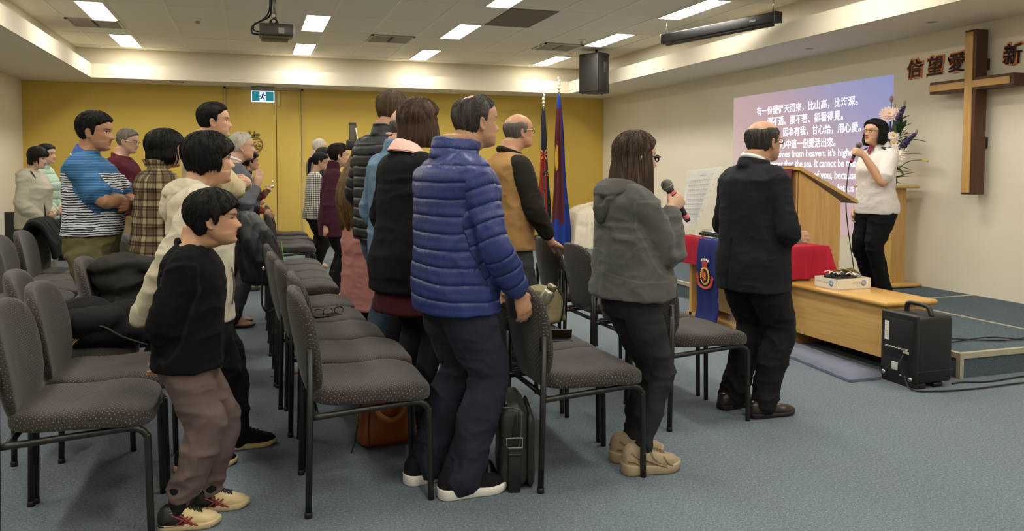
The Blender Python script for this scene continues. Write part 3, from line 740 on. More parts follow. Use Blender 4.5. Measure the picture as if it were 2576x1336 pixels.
cable('cable', [(3.716, 3.76, .19), (3.69, 3.76, .15), (3.70, 3.735, .07), (3.68, 3.66, .012), (3.80, 3.60, .008), (4.05, 3.57, .008), (4.5, 3.58, .008), (5.3, 3.55, .008)], .005, 'black cable from the amplifier running along the carpet to the right', M['black_plastic'], 'black cables by the stage')
cable('cable', [(4.03, 3.70, .007), (4.12, 3.71, .007), (4.3, 3.67, .007), (4.7, 3.70, .007), (5.3, 3.64, .007)], .0048, 'black cable lying on the carpet against the foot of the stage', M['black_plastic'], 'black cables by the stage')
cable('cable', [(4.25, 4.20, ZT + .006), (4.5, 4.12, ZT + .006), (4.75, 3.98, ZT + .006), (5.1, 4.0, ZT + .006), (5.6, 3.88, ZT + .006)], .0045, 'black cable crossing the stage floor behind the amplifier, upper of two', M['black_plastic'], 'black cables by the stage')
cable('cable', [(4.24, 4.02, ZT + .006), (4.45, 4.05, ZT + .006), (4.75, 4.06, ZT + .012), (5.0, 3.92, ZT + .006), (5.6, 3.84, ZT + .006)], .0045, 'black cable crossing the stage floor behind the amplifier, lower of two', M['black_plastic'], 'black cables by the stage')
cable('cable', [(.10, 5.15, .006), (.3, 5.2, .006), (.45, 5.22, .006), (.9, 5.3, .006)], .006, 'thin red cable lying on the carpet under the second row of chairs', plain('red_cable', (206, 70, 52), .5))

# ------------------------------------------------------------------ pedestal with flowers
pd = empty('flower_pedestal', (6.02, 6.38, ZT)); tag(pd, 'slender oak pedestal behind the singer holding the flowers', 'pedestal')
MB().box((-.20, -.28, .0), (.22, .28, .035), .015).build('foot', M['oak_y'], pd)
MB().box((-.07, -.17, .035), (.10, .17, .965)).build('post', M['oak'], pd)
MB().box((-.17, -.25, .965), (.19, .25, .99), .01).build('top', M['oak_y'], pd)
leafm = N('leaf_green'); co = leafm.coord(); f = leafm.noise(co, 30, 3); leafm.base(leafm.mix(f, lin((38, 58, 34)), lin((84, 104, 66)))); leafm.set(.5, 0, .4); M['leaf'] = leafm.m
M['stem'] = plain('flower_stem', (74, 92, 60), .6)
def leaf(mb, base, tip, w_, up=(0, 0, 1)):
    base = Vector(base); tip = Vector(tip); d = tip - base; sd = d.cross(Vector(up)).normalized(); nn = sd.cross(d).normalized(); P = []
    for i in range(9):
        t = i / 8; wv = w_ * math.sin(pi * min(1, t * .92 + .06)) ** .8; c_ = base + d * t - nn * .12 * d.length * (t * t) 
        P.append([c_ - sd * wv + nn * wv * .25, c_, c_ + sd * wv + nn * wv * .25])
    mb.grid(P); mb.grid([[p - nn * .0012 for p in r] for r in P])
def gerbera(mb, c, nrm, r, cup=.2, petals=18):
    c = Vector(c); nrm = Vector(nrm).normalized(); a = nrm.cross(Vector((0, 0, 1))).normalized(); b_ = nrm.cross(a)
    for ring in range(3):
        for k_ in range(petals):
            t = 2 * pi * (k_ + .5 * ring) / petals; d = a * cos(t) + b_ * sin(t); sd = nrm.cross(d); P = []
            rr_ = r * (1 - .22 * ring)
            for i in range(5):
                u = i / 4; wv = rr_ * .16 * math.sin(pi * (.15 + .75 * u)); p = c + d * rr_ * (.15 + .85 * u) + nrm * (cup * rr_ * u * u * (.6 + .6 * ring) + .006 * ring)
                P.append([p - sd * wv, p + nrm * wv * .2, p + sd * wv])
            mb.grid(P)
M['petal_pink'] = plain('pale_pink_petal', (236, 206, 196), .6); M['petal_white'] = plain('cream_petal', (236, 222, 208), .6)
M['delph'] = plain('violet_floret', (62, 52, 98), .6, var=.3, scale=60); M['bud_yellow'] = plain('yellow_bud', (206, 178, 74), .6)
fl = empty('flower_arrangement', (6.02, 6.34, ZT + .99)); tag(fl, 'arrangement of pink gerberas and violet delphiniums on the pedestal behind the singer', 'flowers')
F0 = Vector((0, 0, .06))
tips = [(-.02, -.04, .82), (-.0, -.07, .80), (-.05, -.06, .69), (-.02, -.20, .75), (-.02, -.35, .48), (-.06, -.12, .47), (-.06, -.18, .31), (-.02, -.46, .25)]
q = MB()
for t in tips: q.tube([F0, F0.lerp(Vector(t), .5) + Vector((0, 0, .07)), t], .004, 6, smooth_path=4)
q.build('stems', M['stem'], fl)
q = MB(); rr = random.Random(5)
for i in range(64):
    a = rr.uniform(0, 6.3); e_ = rr.uniform(-.2, 1.3); L_ = rr.uniform(.12, .24); t = rr.random(); b0 = F0.lerp(Vector((-.02, -.14, .55)), t) + Vector((rr.uniform(-.04, .03), rr.uniform(-.10, .10), 0))
    leaf(q, b0, b0 + Vector((cos(a) * cos(e_) * L_ * .5, sin(a) * cos(e_) * L_ - .03, sin(e_) * L_ * .8)), rr.uniform(.010, .024))
leaf(q, (-.03, -.10, .60), (-.03, -.27, .70), .02); leaf(q, (-.03, -.12, .5), (-.05, -.2, .66), .026); leaf(q, (-.03, -.2, .3), (-.03, -.44, .33), .012); leaf(q, (-.03, -.10, .2), (-.05, -.26, .12), .02)
q.build('leaves', M['leaf'], fl)
for c_, nr, r_, mt in (((-.05, -.05, .70), (-.6, -.5, .6), .10, 'petal_pink'), ((-.05, -.11, .49), (-.8, -.6, .1), .055, 'petal_white'), ((-.06, -.13, .42), (-.8, -.6, -.2), .04, 'petal_white'), ((-.07, -.18, .325), (-.75, -.6, .3), .095, 'petal_white')):
    q = MB(); gerbera(q, c_, nr, r_); q.build('gerbera', M[mt], fl)
    q = MB(); q.ell(Vector(c_) + Vector(nr).normalized() * .012, (.014,) * 3, 10, 6); q.build('flower_centre', M['bud_yellow'], fl)
def spike(pts, n_, r_):
    q = MB(); pts = catmull(pts, 12); rr_ = random.Random(int(r_ * 1e4) + n_)
    for i in range(n_):
        t = i / n_; p = pts[int(t * (len(pts) - 1))]; a = rr_.uniform(0, 6.3); s_ = (1 - t * .65)
        q.ell(p + Vector((cos(a), sin(a), rr_.uniform(-.4, .4))) * r_ * s_, (.014 * s_ + .005,) * 3, 7, 5)
    q.build('delphinium', M['delph'], fl)
spike([(-.03, -.09, .53), (-.03, -.15, .66), (-.02, -.20, .77)], 80, .028); spike([(-.03, -.19, .36), (-.03, -.26, .43), (-.02, -.345, .50)], 74, .026)
q = MB(); q.ell((-.02, -.04, .85), (.018, .018, .034), 12, 8); q.build('bud', plain('dusky_bud', (150, 116, 100), .6), fl)
q = MB(); q.tube([(-.02, -.42, .258), (-.02, -.50, .236)], [.005, .010], 8); q.build('bud', M['bud_yellow'], fl)
q = MB(); q.ell((-.02, -.36, .52), (.012, .014, .024), 8, 6); q.build('bud', plain('green_bud', (150, 140, 108), .6), fl)
q = MB(); q.ell((-.02, -.205, .80), (.014, .014, .026), 8, 6); q.build('bud', plain('green_bud', (150, 140, 108), .6), fl)
fv = MB(); fv.lathe([(0, 0), (.07, 0), (.085, .03), (.08, .07), (.06, .075), (0, .075)]); fv.build('bowl', plain('dark_vase', (46, 52, 40), .4), fl)
# second arrangement peeking in at the right edge
pd2 = empty('flower_pedestal', (5.93, 4.20, ZT)); tag(pd2, 'slender oak pedestal at the right edge of the photo', 'pedestal')
MB().box((-.20, -.22, .0), (.2, .22, .035), .015).build('foot', M['oak_y'], pd2); MB().box((-.05, -.10, .03), (.09, .10, .96)).build('post', M['oak'], pd2); MB().box((-.15, -.20, .96), (.19, .20, .985), .01).build('top', M['oak_y'], pd2)
f2 = empty('flower_arrangement', (5.93, 4.20, ZT + .985)); tag(f2, 'flower arrangement cut off by the right edge of the photo', 'flowers')
q = MB()
for i in range(30):
    a = rr.uniform(0, 6.3); e_ = rr.uniform(.05, 1.3); L_ = rr.uniform(.12, .22); b0 = F0 + Vector((rr.uniform(-.06, .02), rr.uniform(-.06, .06), rr.uniform(-.02, .26)))
    leaf(q, b0, b0 + Vector((cos(a) * cos(e_) * L_ * .6, sin(a) * cos(e_) * L_ * .8, sin(e_) * L_)), rr.uniform(.012, .022))
leaf(q, (-.05, .30, .30), (-.07, .53, .17), .022)
q.tube([F0, (-.04, .2, .26), (-.05, .30, .30)], .004, 6, smooth_path=4).tube([F0, (-.04, .25, .42), (-.05, .50, .44)], .003, 6, smooth_path=4)
q.build('leaves', M['leaf'], f2)
q = MB(); gerbera(q, (-.06, .5, .44), (-.7, .6, .2), .05); q.build('gerbera', M['petal_white'], f2)
fv = MB(); fv.lathe([(0, 0), (.07, 0), (.085, .03), (.08, .07), (.06, .075), (0, .075)]); fv.build('bowl', plain('dark_vase', (46, 52, 40), .4), f2)

# ------------------------------------------------------------------ flags and covered object by the yellow wall
M['flag_dark'] = fabric('flag_dark', (40, 44, 56), .85); M['flag_red'] = fabric('flag_red', (150, 44, 42), .85); M['flag_maroon'] = fabric('flag_maroon', (94, 42, 48), .85); M['flag_blue'] = fabric('flag_blue', (40, 62, 150), .85)
M['flag_gold'] = plain('flag_gold', (220, 168, 60), .7)
M['silver'] = plain('finial_silver', (214, 206, 190), .3, .5)
def flag(x, y, ztop, zbot, label, w_top, w_bot, mats, split, seed):
    t = empty('flag_on_pole', (x, y, 0)); tag(t, label, 'flag', 'flags standing by the yellow wall')
    MB().tube([(0, 0, .03), (0, 0, ztop + .02)], .013, 10).build('pole', plain('pole_wood', (196, 170, 120), .4), t)
    MB().lathe([(0, 0), (.14, 0), (.14, .015), (.05, .04), (.02, .06), (0, .06)]).build('base', M['black_metal'], t)
    q = MB(); q.lathe([(.0, 0), (.02, .0), (.02, .02), (.01, .03), (.016, .05), (.03, .06), (.03, .075), (.012, .09), (.01, .10)], (0, 0, ztop)); q.ell((0, 0, ztop + .13), (.03, .012, .035), 12, 8); q.ell((.012, 0, ztop + .19), (.022, .012, .03), 12, 8); q.ell((-.01, 0, ztop + .235), (.016, .01, .025), 10, 8); q.build('finial', M['silver'], t)
    rr_ = random.Random(seed); nu, nv = 64, 30
    q = MB(); P = []
    for i in range(nu + 1):
        a = 2 * pi * i / nu; row = []
        for j in range(nv + 1):
            v = j / nv; z = ztop - .01 - (ztop - zbot) * v - .05 * v * sin(a * 2 + seed) * (v > .85)
            wd = (w_top + (w_bot - w_top) * v ** .8); fold = 1 + .28 * sin(a * 5 + seed + v * 1.5) * min(1, v * 3) + .12 * sin(a * 9 + 2 * v)
            row.append((wd * cos(a) * fold * (1 + .12 * sin(v * 9 + seed)) + .05 * v * (.4 if seed else 1), wd * .6 * sin(a) * fold, z))
        P.append(row)
    q.grid(P, closed_u=True)
    ob = q.build('flag_cloth', mats, t)
    me = ob.data
    for p in me.polygons:
        c_ = p.center; v = (ztop - c_.z) / (ztop - zbot); a = math.atan2(c_.y, c_.x)
        p.material_index = split(v, a, c_.x)
    return t
t1 = flag(4.735, 12.70, 2.37, .12, 'dark flag with a red field and gold emblem, left of the two flags', .020, .10, [M['flag_dark'], M['flag_red'], M['flag_gold']], lambda v, a, x: (1 if .35 < v < .80 and x < .03 + .03 * v else 0), 1)
e = MB()
for (z, s_) in ((1.56, 1.0), (1.24, .6)):
    for k_ in range(6):
        a = k_ * 1.05; e.prism([(.0 + .07 * s_ * cos(a - .16), z + .07 * s_ * sin(a - .16)), (.02 * cos(a), z + .02 * sin(a)), (.07 * s_ * cos(a + .16), z + .07 * s_ * sin(a + .16)), (.1 * s_ * cos(a), z + .1 * s_ * sin(a))], .004, (-.03 + (.05 if s_ < 1 else 0), -.098, 0))
e.build('gold_emblem', M['flag_gold'], t1)
t2 = flag(4.905, 12.42, 2.59, .07, 'maroon flag with a blue border, taller of the two flags', .020, .125, [M['flag_maroon'], M['flag_blue'], M['flag_gold']], lambda v, a, x: (1 if v < .10 or v > .86 or x > .015 + .075 * v else 0), 0)
e = MB(); e.prism([(-.015 + .03 * cos(t), 1.5 + .22 * sin(t)) for t in [2 * pi * i / 20 for i in range(20)]], .004, (-.055, -.085, 0)); e.build('gold_emblem', M['flag_gold'], t2)
mst = empty('microphone_stand', (4.60, 12.3, 0)); tag(mst, 'thin black microphone stand beside the flags at the yellow wall', 'stand')
MB().tube([(0, 0, .02), (0, 0, 1.25)], .009, 8).build('pole', M['black_metal'], mst); MB().lathe([(0, 0), (.12, 0), (.12, .02), (0, .03)]).build('base', M['black_metal'], mst)
MB().tube([(-.02, 0, 1.22), (.03, 0, 1.30)], .018, 8).build('clip', M['black_plastic'], mst); MB().tube([(.015, 0, .1), (.015, 0, .95)], .006, 8).build('cable', plain('tan_cable', (176, 150, 110), .6), mst)
# white sheet over a low bulky object
def sheet():
    # heap of cloth: rounded box silhouette with wavy hem
    q = MB(); nu, nv = 120, 40; P = []
    for i in range(nu):
        a = 2 * pi * i / nu; row = []
        for j in range(nv + 1):
            v = j / nv
            rx = .26 + .26 * v ** .7; ry = .26 + .46 * v ** .7; ex = .55
            z = .64 * (1 - v ** 2.3) if v < 1 else 0
            fold = (.035 * sin(a * 9) + .03 * sin(a * 17 + 1.3) + .02 * sin(a * 31 + .5)) * max(0, v - .35) / .65
            r_ = (abs(cos(a)) ** (2 / ex) + abs(sin(a)) ** (2 / ex)) ** (-ex / 2)
            sc_ = min(1.0, v * 2.2) ** .6 if v < .46 else 1
            row.append(((rx * r_ * cos(a)) * sc_ * (1 + fold * 1.4), (ry * r_ * sin(a)) * sc_ * (1 + fold * 1.4), max(.004, z * (1 - .12 * cos(a) * (1 - v)) + .02 * sin(a * 5) * (1 - v) + .01)))
        P.append(row)
    q.grid(P, closed_u=True); return q
q = sheet(); M['sheet'] = fabric('white_sheet', (226, 216, 196), .9, 300, .06, .2)
ds_ = q.build('dust_sheet', M['sheet'], loc=(5.62, 12.60, 0)); DS = ds_; tag(ds_, 'white sheet draped over a bulky object in the far right corner', 'dust sheet')

# ------------------------------------------------------------------ stacking chairs
def superpad(a, b, c, e1, e2, nu=40, nv=22, warp=None):
    """closed superellipsoid pad with UV in metres; a,b plan half sizes, c half thickness"""
    sg = lambda v, p: math.copysign(abs(v) ** p, v)
    vs = []; uv = []; fs = []
    for i in range(nv + 1):
        ph = -pi / 2 + pi * i / nv
        for k in range(nu):
            th = 2 * pi * k / nu
            cp = max(0, cos(ph)) ** e1; x = a * cp * sg(cos(th), e2); y = b * cp * sg(sin(th), e2); z = c * sg(sin(ph), e1)
            r = math.hypot(x, y) + 1e-6; ext = (c - z) * .9
            uv.append((x * (1 + ext / max(r, .05)), y * (1 + ext / max(r, .05))))
            p = Vector((x, y, z)); vs.append(warp(p) if warp else p)
    for i in range(nv):
        for k in range(nu):
            p = i * nu + k; q = i * nu + (k + 1) % nu; fs.append((p, q, q + nu, p + nu))
    return vs, fs, uv
def pad_object(name, vs, fs, uv, mat, parent, M4=None):
    mb = MB(); mb.add([M4 @ Vector(p) for p in vs] if M4 else vs, fs); me = mb.mesh(name, mat)
    l = me.uv_layers.new(name='UVMap'); idx = np.empty(len(me.loops), int); me.loops.foreach_get('vertex_index', idx); U = np.array(uv)[idx]
    # keep faces from wrapping
    l.data.foreach_set('uv', U.ravel().astype(np.float32))
    o = bpy.data.objects.new(name, me); COL.objects.link(o); o.parent = parent; return o
def make_chair(mat):
    t = empty('stacking_chair')
    def warp_s(p):
        x, y, z = p; f = x / .235
        y2 = y * (1.0 + .05 * f)
        z2 = z + (-.030 * max(0, f - .25) ** 1.6 - .012 * math.exp(-((f + .15) / .35) ** 2) * (1 if z > 0 else 0) + .010 * abs(y / .23) ** 2 * (1 if z > 0 else 0) + .004)
        return Vector((x + .015, y2, .435 + z2))
    vs, fs, uv = superpad(.235, .228, .044, .55, .42, 56, 24, warp_s); pad_object('seat', vs, fs, uv, mat, t)
    def warp_b(p):
        x, y, z = p      # pad lies in xy: x -> height, y -> width, z -> thickness
        hgt = x / .205; wd = y * (1.0 - .10 * max(0, -hgt) - .0 * hgt)
        bx = .20 * (wd ** 2) / .23 - .022
        return Vector((-.222 + bx + z - .035 * hgt, wd, .632 + x))
    vs, fs, uv = superpad(.205, .228, .030, .6, .62, 56, 20, warp_b); pad_object('backrest', vs, fs, uv, mat, t)
    K = M['black_metal']
    for s in (-1, 1):
        MB().tube([(-.235, s * .222, 0), (-.228, s * .222, .30), (-.222, s * .222, .635)], .0125, 12).build('leg', K, t)
        MB().tube([(-.226, s * .21, .372), (.05, s * .20, .388), (.165, s * .20, .395), (.205, s * .20, .388), (.226, s * .20, .365), (.23, s * .20, .33), (.236, s * .20, 0)], .0125, 12, smooth_path=6).build('leg', K, t)
        MB().box((-.236, s * .222 - .008 - (.012 if s > 0 else 0), .575), (-.206, s * .222 + .008 + (.012 if s < 0 else 0), .632), .003).build('bracket', M['black_plastic'], t)
        MB().lathe([(0, 0), (.0145, 0), (.0145, .02), (.012, .022)], (-.235, s * .222, 0), 12).build('foot_cap', M['black_plastic'], t)
    MB().tube([(-.20, -.2, .375), (-.20, .2, .375)], .011, 10).build('crossbar', M['black_metal'], t)
    MB().tube([(.14, -.2, .392), (.14, .2, .392)], .011, 10).build('crossbar', M['black_metal'], t)
    return t
ch_d = make_chair(M['chair_fabric']); kd = kids_of(ch_d)
first_used = [False]
def chair(rx, y, label, group, rz=0.0, dx=0.0):
    """rx = x of the rear legs, y = the rear leg nearest the camera"""
    loc = (rx + .235, y + .222, 0)
    o = ch_d if not first_used[0] else copy_thing(ch_d, kd)
    first_used[0] = True; o.location = loc; o.rotation_euler = (0, 0, rz); tag(o, label, 'chair', group); return o
rA, rB, rC, rD, rZ = -.82, .19, 1.095, 1.967, -1.72
gA, gB, gC, gD, gZ = ('chairs in the row behind the boy', 'chairs in the row behind the blue jacket', 'chairs in the row behind the girl singing', 'chairs in the front row', 'chairs in the leftmost row')
chair(rA, 3.00, 'grey upholstered chair nearest the camera at the lower left corner', gA)
chair(rA + .01, 3.47, 'grey chair directly behind the boy, second from the lower left corner', gA)
chair(rA - .19, 3.95, 'grey chair pushed slightly back, seen behind the two nearest left chairs', gA, rz=.05)
chair(rA, 4.46, 'grey chair with a dark coat over its backrest beside the plaid coat', gA)
chair(rA, 5.62, 'grey chair back just left of the plaid coat, nearest of three', gA)
chair(rA, 6.10, 'grey chair back left of the plaid coat, middle of three', gA)
chair(rA, 6.58, 'grey chair back left of the plaid coat, farthest of three with a pale scarf', gA)
chair(rB, 3.006, 'grey chair at the aisle end of the row behind the man in the blue jacket', gB)
chair(rB + .02, 3.48, 'grey chair second in the row behind the blue jacket', gB)
chair(rB - .02, 3.96, 'grey chair third in the row behind the blue jacket', gB)
chair(rB - .05, 4.44, 'grey chair in the middle row with glasses and a phone on its seat', gB)
chair(rB - .06, 4.93, 'grey chair behind the one with the glasses, before the row gap', gB)
chair(rB - .07, 5.74, 'grey chair beyond the gap, beside the pink coat', gB)
chair(rB - .07, 6.22, 'grey chair second beyond the gap beside the pink coat', gB)
chair(rB - .07, 6.70, 'grey chair third beyond the gap beside the pink coat', gB)
chair(rB - .07, 7.19, 'grey chair fourth beyond the gap beside the maroon tunic', gB)
chair(rB + .0, 8.80, 'grey chair nearest in the far group before the yellow door', gB)
chair(rB + .02, 9.29, 'grey chair second in the far group before the yellow door', gB)
chair(rB + .04, 9.78, 'grey chair third in the far group before the yellow door', gB)
chair(rB + .04, 10.6, 'grey chair farthest before the yellow door with its backrest against the door', gB)
chair(rC, 2.954, 'grey chair held by the man in the blue jacket, next to the black bag', gC)
chair(rC, 3.41, 'grey chair with a folded phone on its seat behind the blue jacket man', gC)
chair(rC, 3.88, 'grey chair mostly hidden behind the man in the blue jacket', gC)
chair(rD, 3.466, 'grey chair at the aisle end of the front row beside the man in the suit', gD)
chair(rD, 3.95, 'grey chair just behind the singing girl, in the front row', gD)
chair(rD, 4.43, 'grey front row chair seen from behind between the blue jacket and the girl', gD)
chair(rD - .02, 4.92, 'grey front row chair under the hand of the man in the tan vest', gD)
for k, y in enumerate((5.22, 5.70, 6.17, 6.64, 7.11)):
    chair(-1.66 + .03 * (k % 2), y, ['grey chair cut off by the left edge in the leftmost row', 'grey chair in the leftmost row, second from the picture edge', 'grey chair in the leftmost row, third, before the striped shirt man', 'grey chair in the leftmost row, fourth from the picture edge', 'grey chair in the leftmost row under a black coat'][k], gZ)
chair(-1.78, 9.45, 'grey chair behind the girl in the grey jacket, near the striped shirt', gZ)
chair(-2.9, 8.6, 'grey chair by the left wall, nearer', gZ); chair(-2.95, 9.6, 'grey chair by the left wall, farther from the camera', gZ)
chair(-2.0, 11.6, 'grey chair beside the mint jacket against the yellow wall', gZ); chair(-1.25, 11.4, 'grey chair behind the man in the maroon sweater', gZ)

# ------------------------------------------------------------------ people: shared construction
def vnoise(P, seed=0):
    P = np.asarray(P, float); I = np.floor(P).astype(np.int64); F = P - I; F = F * F * (3 - 2 * F)
    def hsh(i, j, k):
        h = (i * 374761393 + j * 668265263 + k * 1274126177 + seed * 974711) & 0xffffffff
        h = ((h ^ (h >> 13)) * 1274126177) & 0xffffffff; h = h ^ (h >> 16); return (h & 0xffff) / 65535.0
    r = 0
    for a in (0, 1):
        for b in (0, 1):
            for c in (0, 1):
                wgt = (F[:, 0] if a else 1 - F[:, 0]) * (F[:, 1] if b else 1 - F[:, 1]) * (F[:, 2] if c else 1 - F[:, 2])
                r = r + wgt * hsh(I[:, 0] + a, I[:, 1] + b, I[:, 2] + c)
    return r
def sstep(x, a, b):
    t = np.clip((x - a) / (b - a), 0, 1); return t * t * (3 - 2 * t)

def fuse(mb, voxel, smooth=3):
    """one continuous skin over everything collected in mb"""
    me = bpy.data.meshes.new('raw'); me.from_pydata(mb.v, [], mb.f)
    ob = bpy.data.objects.new('raw', me); COL.objects.link(ob)
    r = ob.modifiers.new('r', 'REMESH'); r.mode = 'VOXEL'; r.voxel_size = voxel
    if smooth:
        s = ob.modifiers.new('s', 'SMOOTH'); s.factor = .5; s.iterations = smooth
    dg = bpy.context.evaluated_depsgraph_get(); dg.update()
    out = bpy.data.meshes.new_from_object(ob.evaluated_get(dg))
    bpy.data.objects.remove(ob); bpy.data.meshes.remove(me)
    out.polygons.foreach_set('use_smooth', np.ones(len(out.polygons), bool)); return out
def get_co(me):
    a = np.empty(len(me.vertices) * 3); me.vertices.foreach_get('co', a); return a.reshape(-1, 3)
def get_no(me):
    a = np.empty(len(me.vertices) * 3, np.float32); me.vertex_normals.foreach_get('vector', a); return a.reshape(-1, 3).astype(float)
def set_co(me, a): me.vertices.foreach_set('co', a.astype(np.float32).ravel()); me.update()

def loft(mb, rings):
    n = len(rings[0]); b = mb.add([p for r in rings for p in r], [])
    fs = []
    for i in range(len(rings) - 1):
        for k in range(n):
            a = i * n + k; c = i * n + (k + 1) % n; fs.append((a, c, c + n, a + n))
    fs.append(tuple(range(n - 1, -1, -1))); e = (len(rings) - 1) * n; fs.append(tuple(e + k for k in range(n)))
    for f in fs: mb.f.append(tuple(i + b for i in f)); mb.sm.append(True); mb.mi.append(0)
def sring(c, a, b, n=36, ex=2.3, back=None):
    """horizontal ring: a = half depth (x), b = half width (y)"""
    out = []
    for k in range(n):
        t = 2 * pi * k / n; ct, s_ = cos(t), sin(t); aa = a if ct >= 0 or back is None else back
        out.append(Vector((c[0] + aa * math.copysign(abs(ct) ** (2 / ex), ct), c[1] + b * math.copysign(abs(s_) ** (2 / ex), s_), c[2])))
    return out
def limb(mb, pts, rs, n=16, sub=5, flat=None):
    """tapered round limb with rounded ends"""
    P = catmull(pts, sub); T = np.linspace(0, 1, len(P)); knots = np.linspace(0, 1, len(pts)); R = np.interp(T, knots, rs)
    t0 = (P[1] - P[0]).normalized(); t1 = (P[-1] - P[-2]).normalized()
    PP = [P[0] - t0 * R[0] * .6] + P + [P[-1] + t1 * R[-1] * .6]; RR = [R[0] * .55] + list(R) + [R[-1] * .55]
    rings = []; nrm = t0.orthogonal().normalized()
    for i, p in enumerate(PP):
        t = (PP[min(i + 1, len(PP) - 1)] - PP[max(i - 1, 0)]).normalized(); nrm = (nrm - t * nrm.dot(t)).normalized(); bn = t.cross(nrm)
        rings.append([p + (nrm * cos(2 * pi * k / n) + bn * sin(2 * pi * k / n)) * RR[i] for k in range(n)])
    loft(mb, rings)

# ---- head: normalised so chin..crown = 1, x forward, y left, z up, z = 0 at eye level
_zt = np.array([-.5, -.47, -.42, -.35, -.30, -.26, -.22, -.17, -.1, 0, .03, .1, .2, .3, .4, .46, .49, .5])
_xf = np.array([.24, .345, .385, .375, .385, .39, .392, .392, .388, .378, .388, .415, .405, .36, .26, .15, .06, -.03])
_xb = np.array([.06, .0, -.06, -.14, -.20, -.24, -.28, -.32, -.375, -.42, -.43, -.445, -.435, -.40, -.31, -.2, -.11, -.03])
_wd = np.array([.06, .115, .175, .225, .25, .266, .28, .292, .305, .318, .322, .330, .328, .30, .235, .155, .08, .0])
def head_grid(nu, nv, nose=1.0, jaw=1.0, mouth=0.0):
    t = np.linspace(0, pi, nv + 1); z = .5 * np.cos(t); z[0] = .4995; z[-1] = -.4995
    th = np.linspace(0, 2 * pi, nu, endpoint=False)
    Z, TH = np.meshgrid(z, th, indexing='ij')
    xf = np.interp(Z, _zt, _xf); xb = np.interp(Z, _zt, _xb); wd = np.interp(Z, _zt, _wd) * np.where(Z < -.2, jaw, 1)
    xc = np.minimum(-.03 + .0 * Z, xf - .02); xc = np.where(Z < -.25, (xf + xb) / 2, xc)
    c, s = np.cos(TH), np.sin(TH); ex = 2.25
    X = np.where(c >= 0, xc + (xf - xc) * np.abs(c) ** (2 / ex), xc - (xc - xb) * np.abs(c) ** (2 / ex))
    Y = wd * np.sign(s) * np.abs(s) ** (2 / ex)
    if nose:
        fr = sstep(X, .16, .30); ay = np.abs(Y)
        pr = np.interp(Z, [-.215, -.19, -.165, -.14, -.10, -.03, .03, .07], [0, .055, .105, .118, .092, .045, .012, 0]) * nose
        wn = np.interp(Z, [-.2, -.15, -.05, .05], [.062, .062, .036, .03])
        d = pr * np.exp(-(Y / wn) ** 2)
        d += .03 * nose * np.exp(-((ay - .058) / .026) ** 2 - ((Z + .165) / .028) ** 2)
        d += -.022 * np.exp(-((ay - .14) / .075) ** 2 - ((Z - .0) / .045) ** 2) + .012 * np.exp(-((ay - .145) / .05) ** 2 - ((Z - .0) / .022) ** 2)
        d += .010 * np.exp(-((Z - .085) / .03) ** 2) * np.exp(-(Y / .2) ** 2)
        d += .022 * np.exp(-((Z + .243) / .019) ** 2 - (Y / .085) ** 2) + .024 * np.exp(-((Z + .298) / .022) ** 2 - (Y / .075) ** 2)
        d += -(.016 + .05 * mouth) * np.exp(-((Z + .27) / (.012 + .012 * mouth)) ** 2 - (Y / .095) ** 2)
        d += .022 * np.exp(-((Z + .43) / .05) ** 2 - (Y / .085) ** 2)
        d += .014 * np.exp(-((ay - .2) / .07) ** 2 - ((Z + .09) / .06) ** 2)
        X = X + d * fr
    return X, Y, Z, TH
def grid_faces(nu, nv):
    fs = []
    for i in range(nv):
        for k in range(nu):
            a = i * nu + k; b = i * nu + (k + 1) % nu; fs.append((a, a + nu, b + nu, b))
    return fs + [tuple(range(nu)), tuple(range(nv * nu + nu - 1, nv * nu - 1, -1))]
def head_matrix(c, Hh, yaw, pitch, roll=0.0):
    return Matrix.Translation(c) @ Matrix.Rotation(yaw, 4, 'Z') @ Matrix.Rotation(-pitch, 4, 'Y') @ Matrix.Rotation(roll, 4, 'X') @ Matrix.Scale(Hh, 4)
def npx(Mx, A):
    R = np.array(Mx)[:3, :3]; return A @ R.T + np.array(Mx)[:3, 3]
def add_head(mb, Mx, sp):
    nu, nv = 72, 64; X, Y, Z, TH = head_grid(nu, nv, sp.get('nose', 1.0), sp.get('jaw', 1.0), sp.get('mouth', 0.0))
    A = npx(Mx, np.stack([X.ravel(), Y.ravel(), Z.ravel()], 1))
    mb.add(A.tolist(), grid_faces(nu, nv))
    for s in (-1, 1):   # ears: rolled rim, lobe and bowl
        ring = []; base = Vector((-.045, s * .318, -.06)); es = sp.get('ear', 1.0)
        ux = Vector((cos(.35), s * sin(-.35) * -1, 0)); ux = Vector((.90, -s * .40, -.12)).normalized(); uz = Vector((.10, s * .12, 1)).normalized()
        for k in range(13):
            a = -2.2 + k * (4.9 / 12); rx = .062 * es; rz = (.115 if sin(a + .0) > 0 else .105) * es
            ring.append(base + ux * (-rx * cos(a - .25)) + uz * (rz * sin(a + .35 - .25)) + Vector((0, s * .035, 0)))
        t = MB(); limb(t, ring, [.016] + [.021] * 11 + [.02], 8, 2)
        t.ell(base + Vector((-.0, s * .012, 0)), (.055 * es, .022, .10 * es), 12, 8, Matrix(((ux.x, 0, 0), (ux.y, 1, 0), (ux.z, 0, 1))))
        t.ell(base + Vector((.028, s * .012, -.10 * es)), (.026, .018, .03), 10, 6)
        mb.add([Mx @ Vector(p) for p in t.v], t.f)

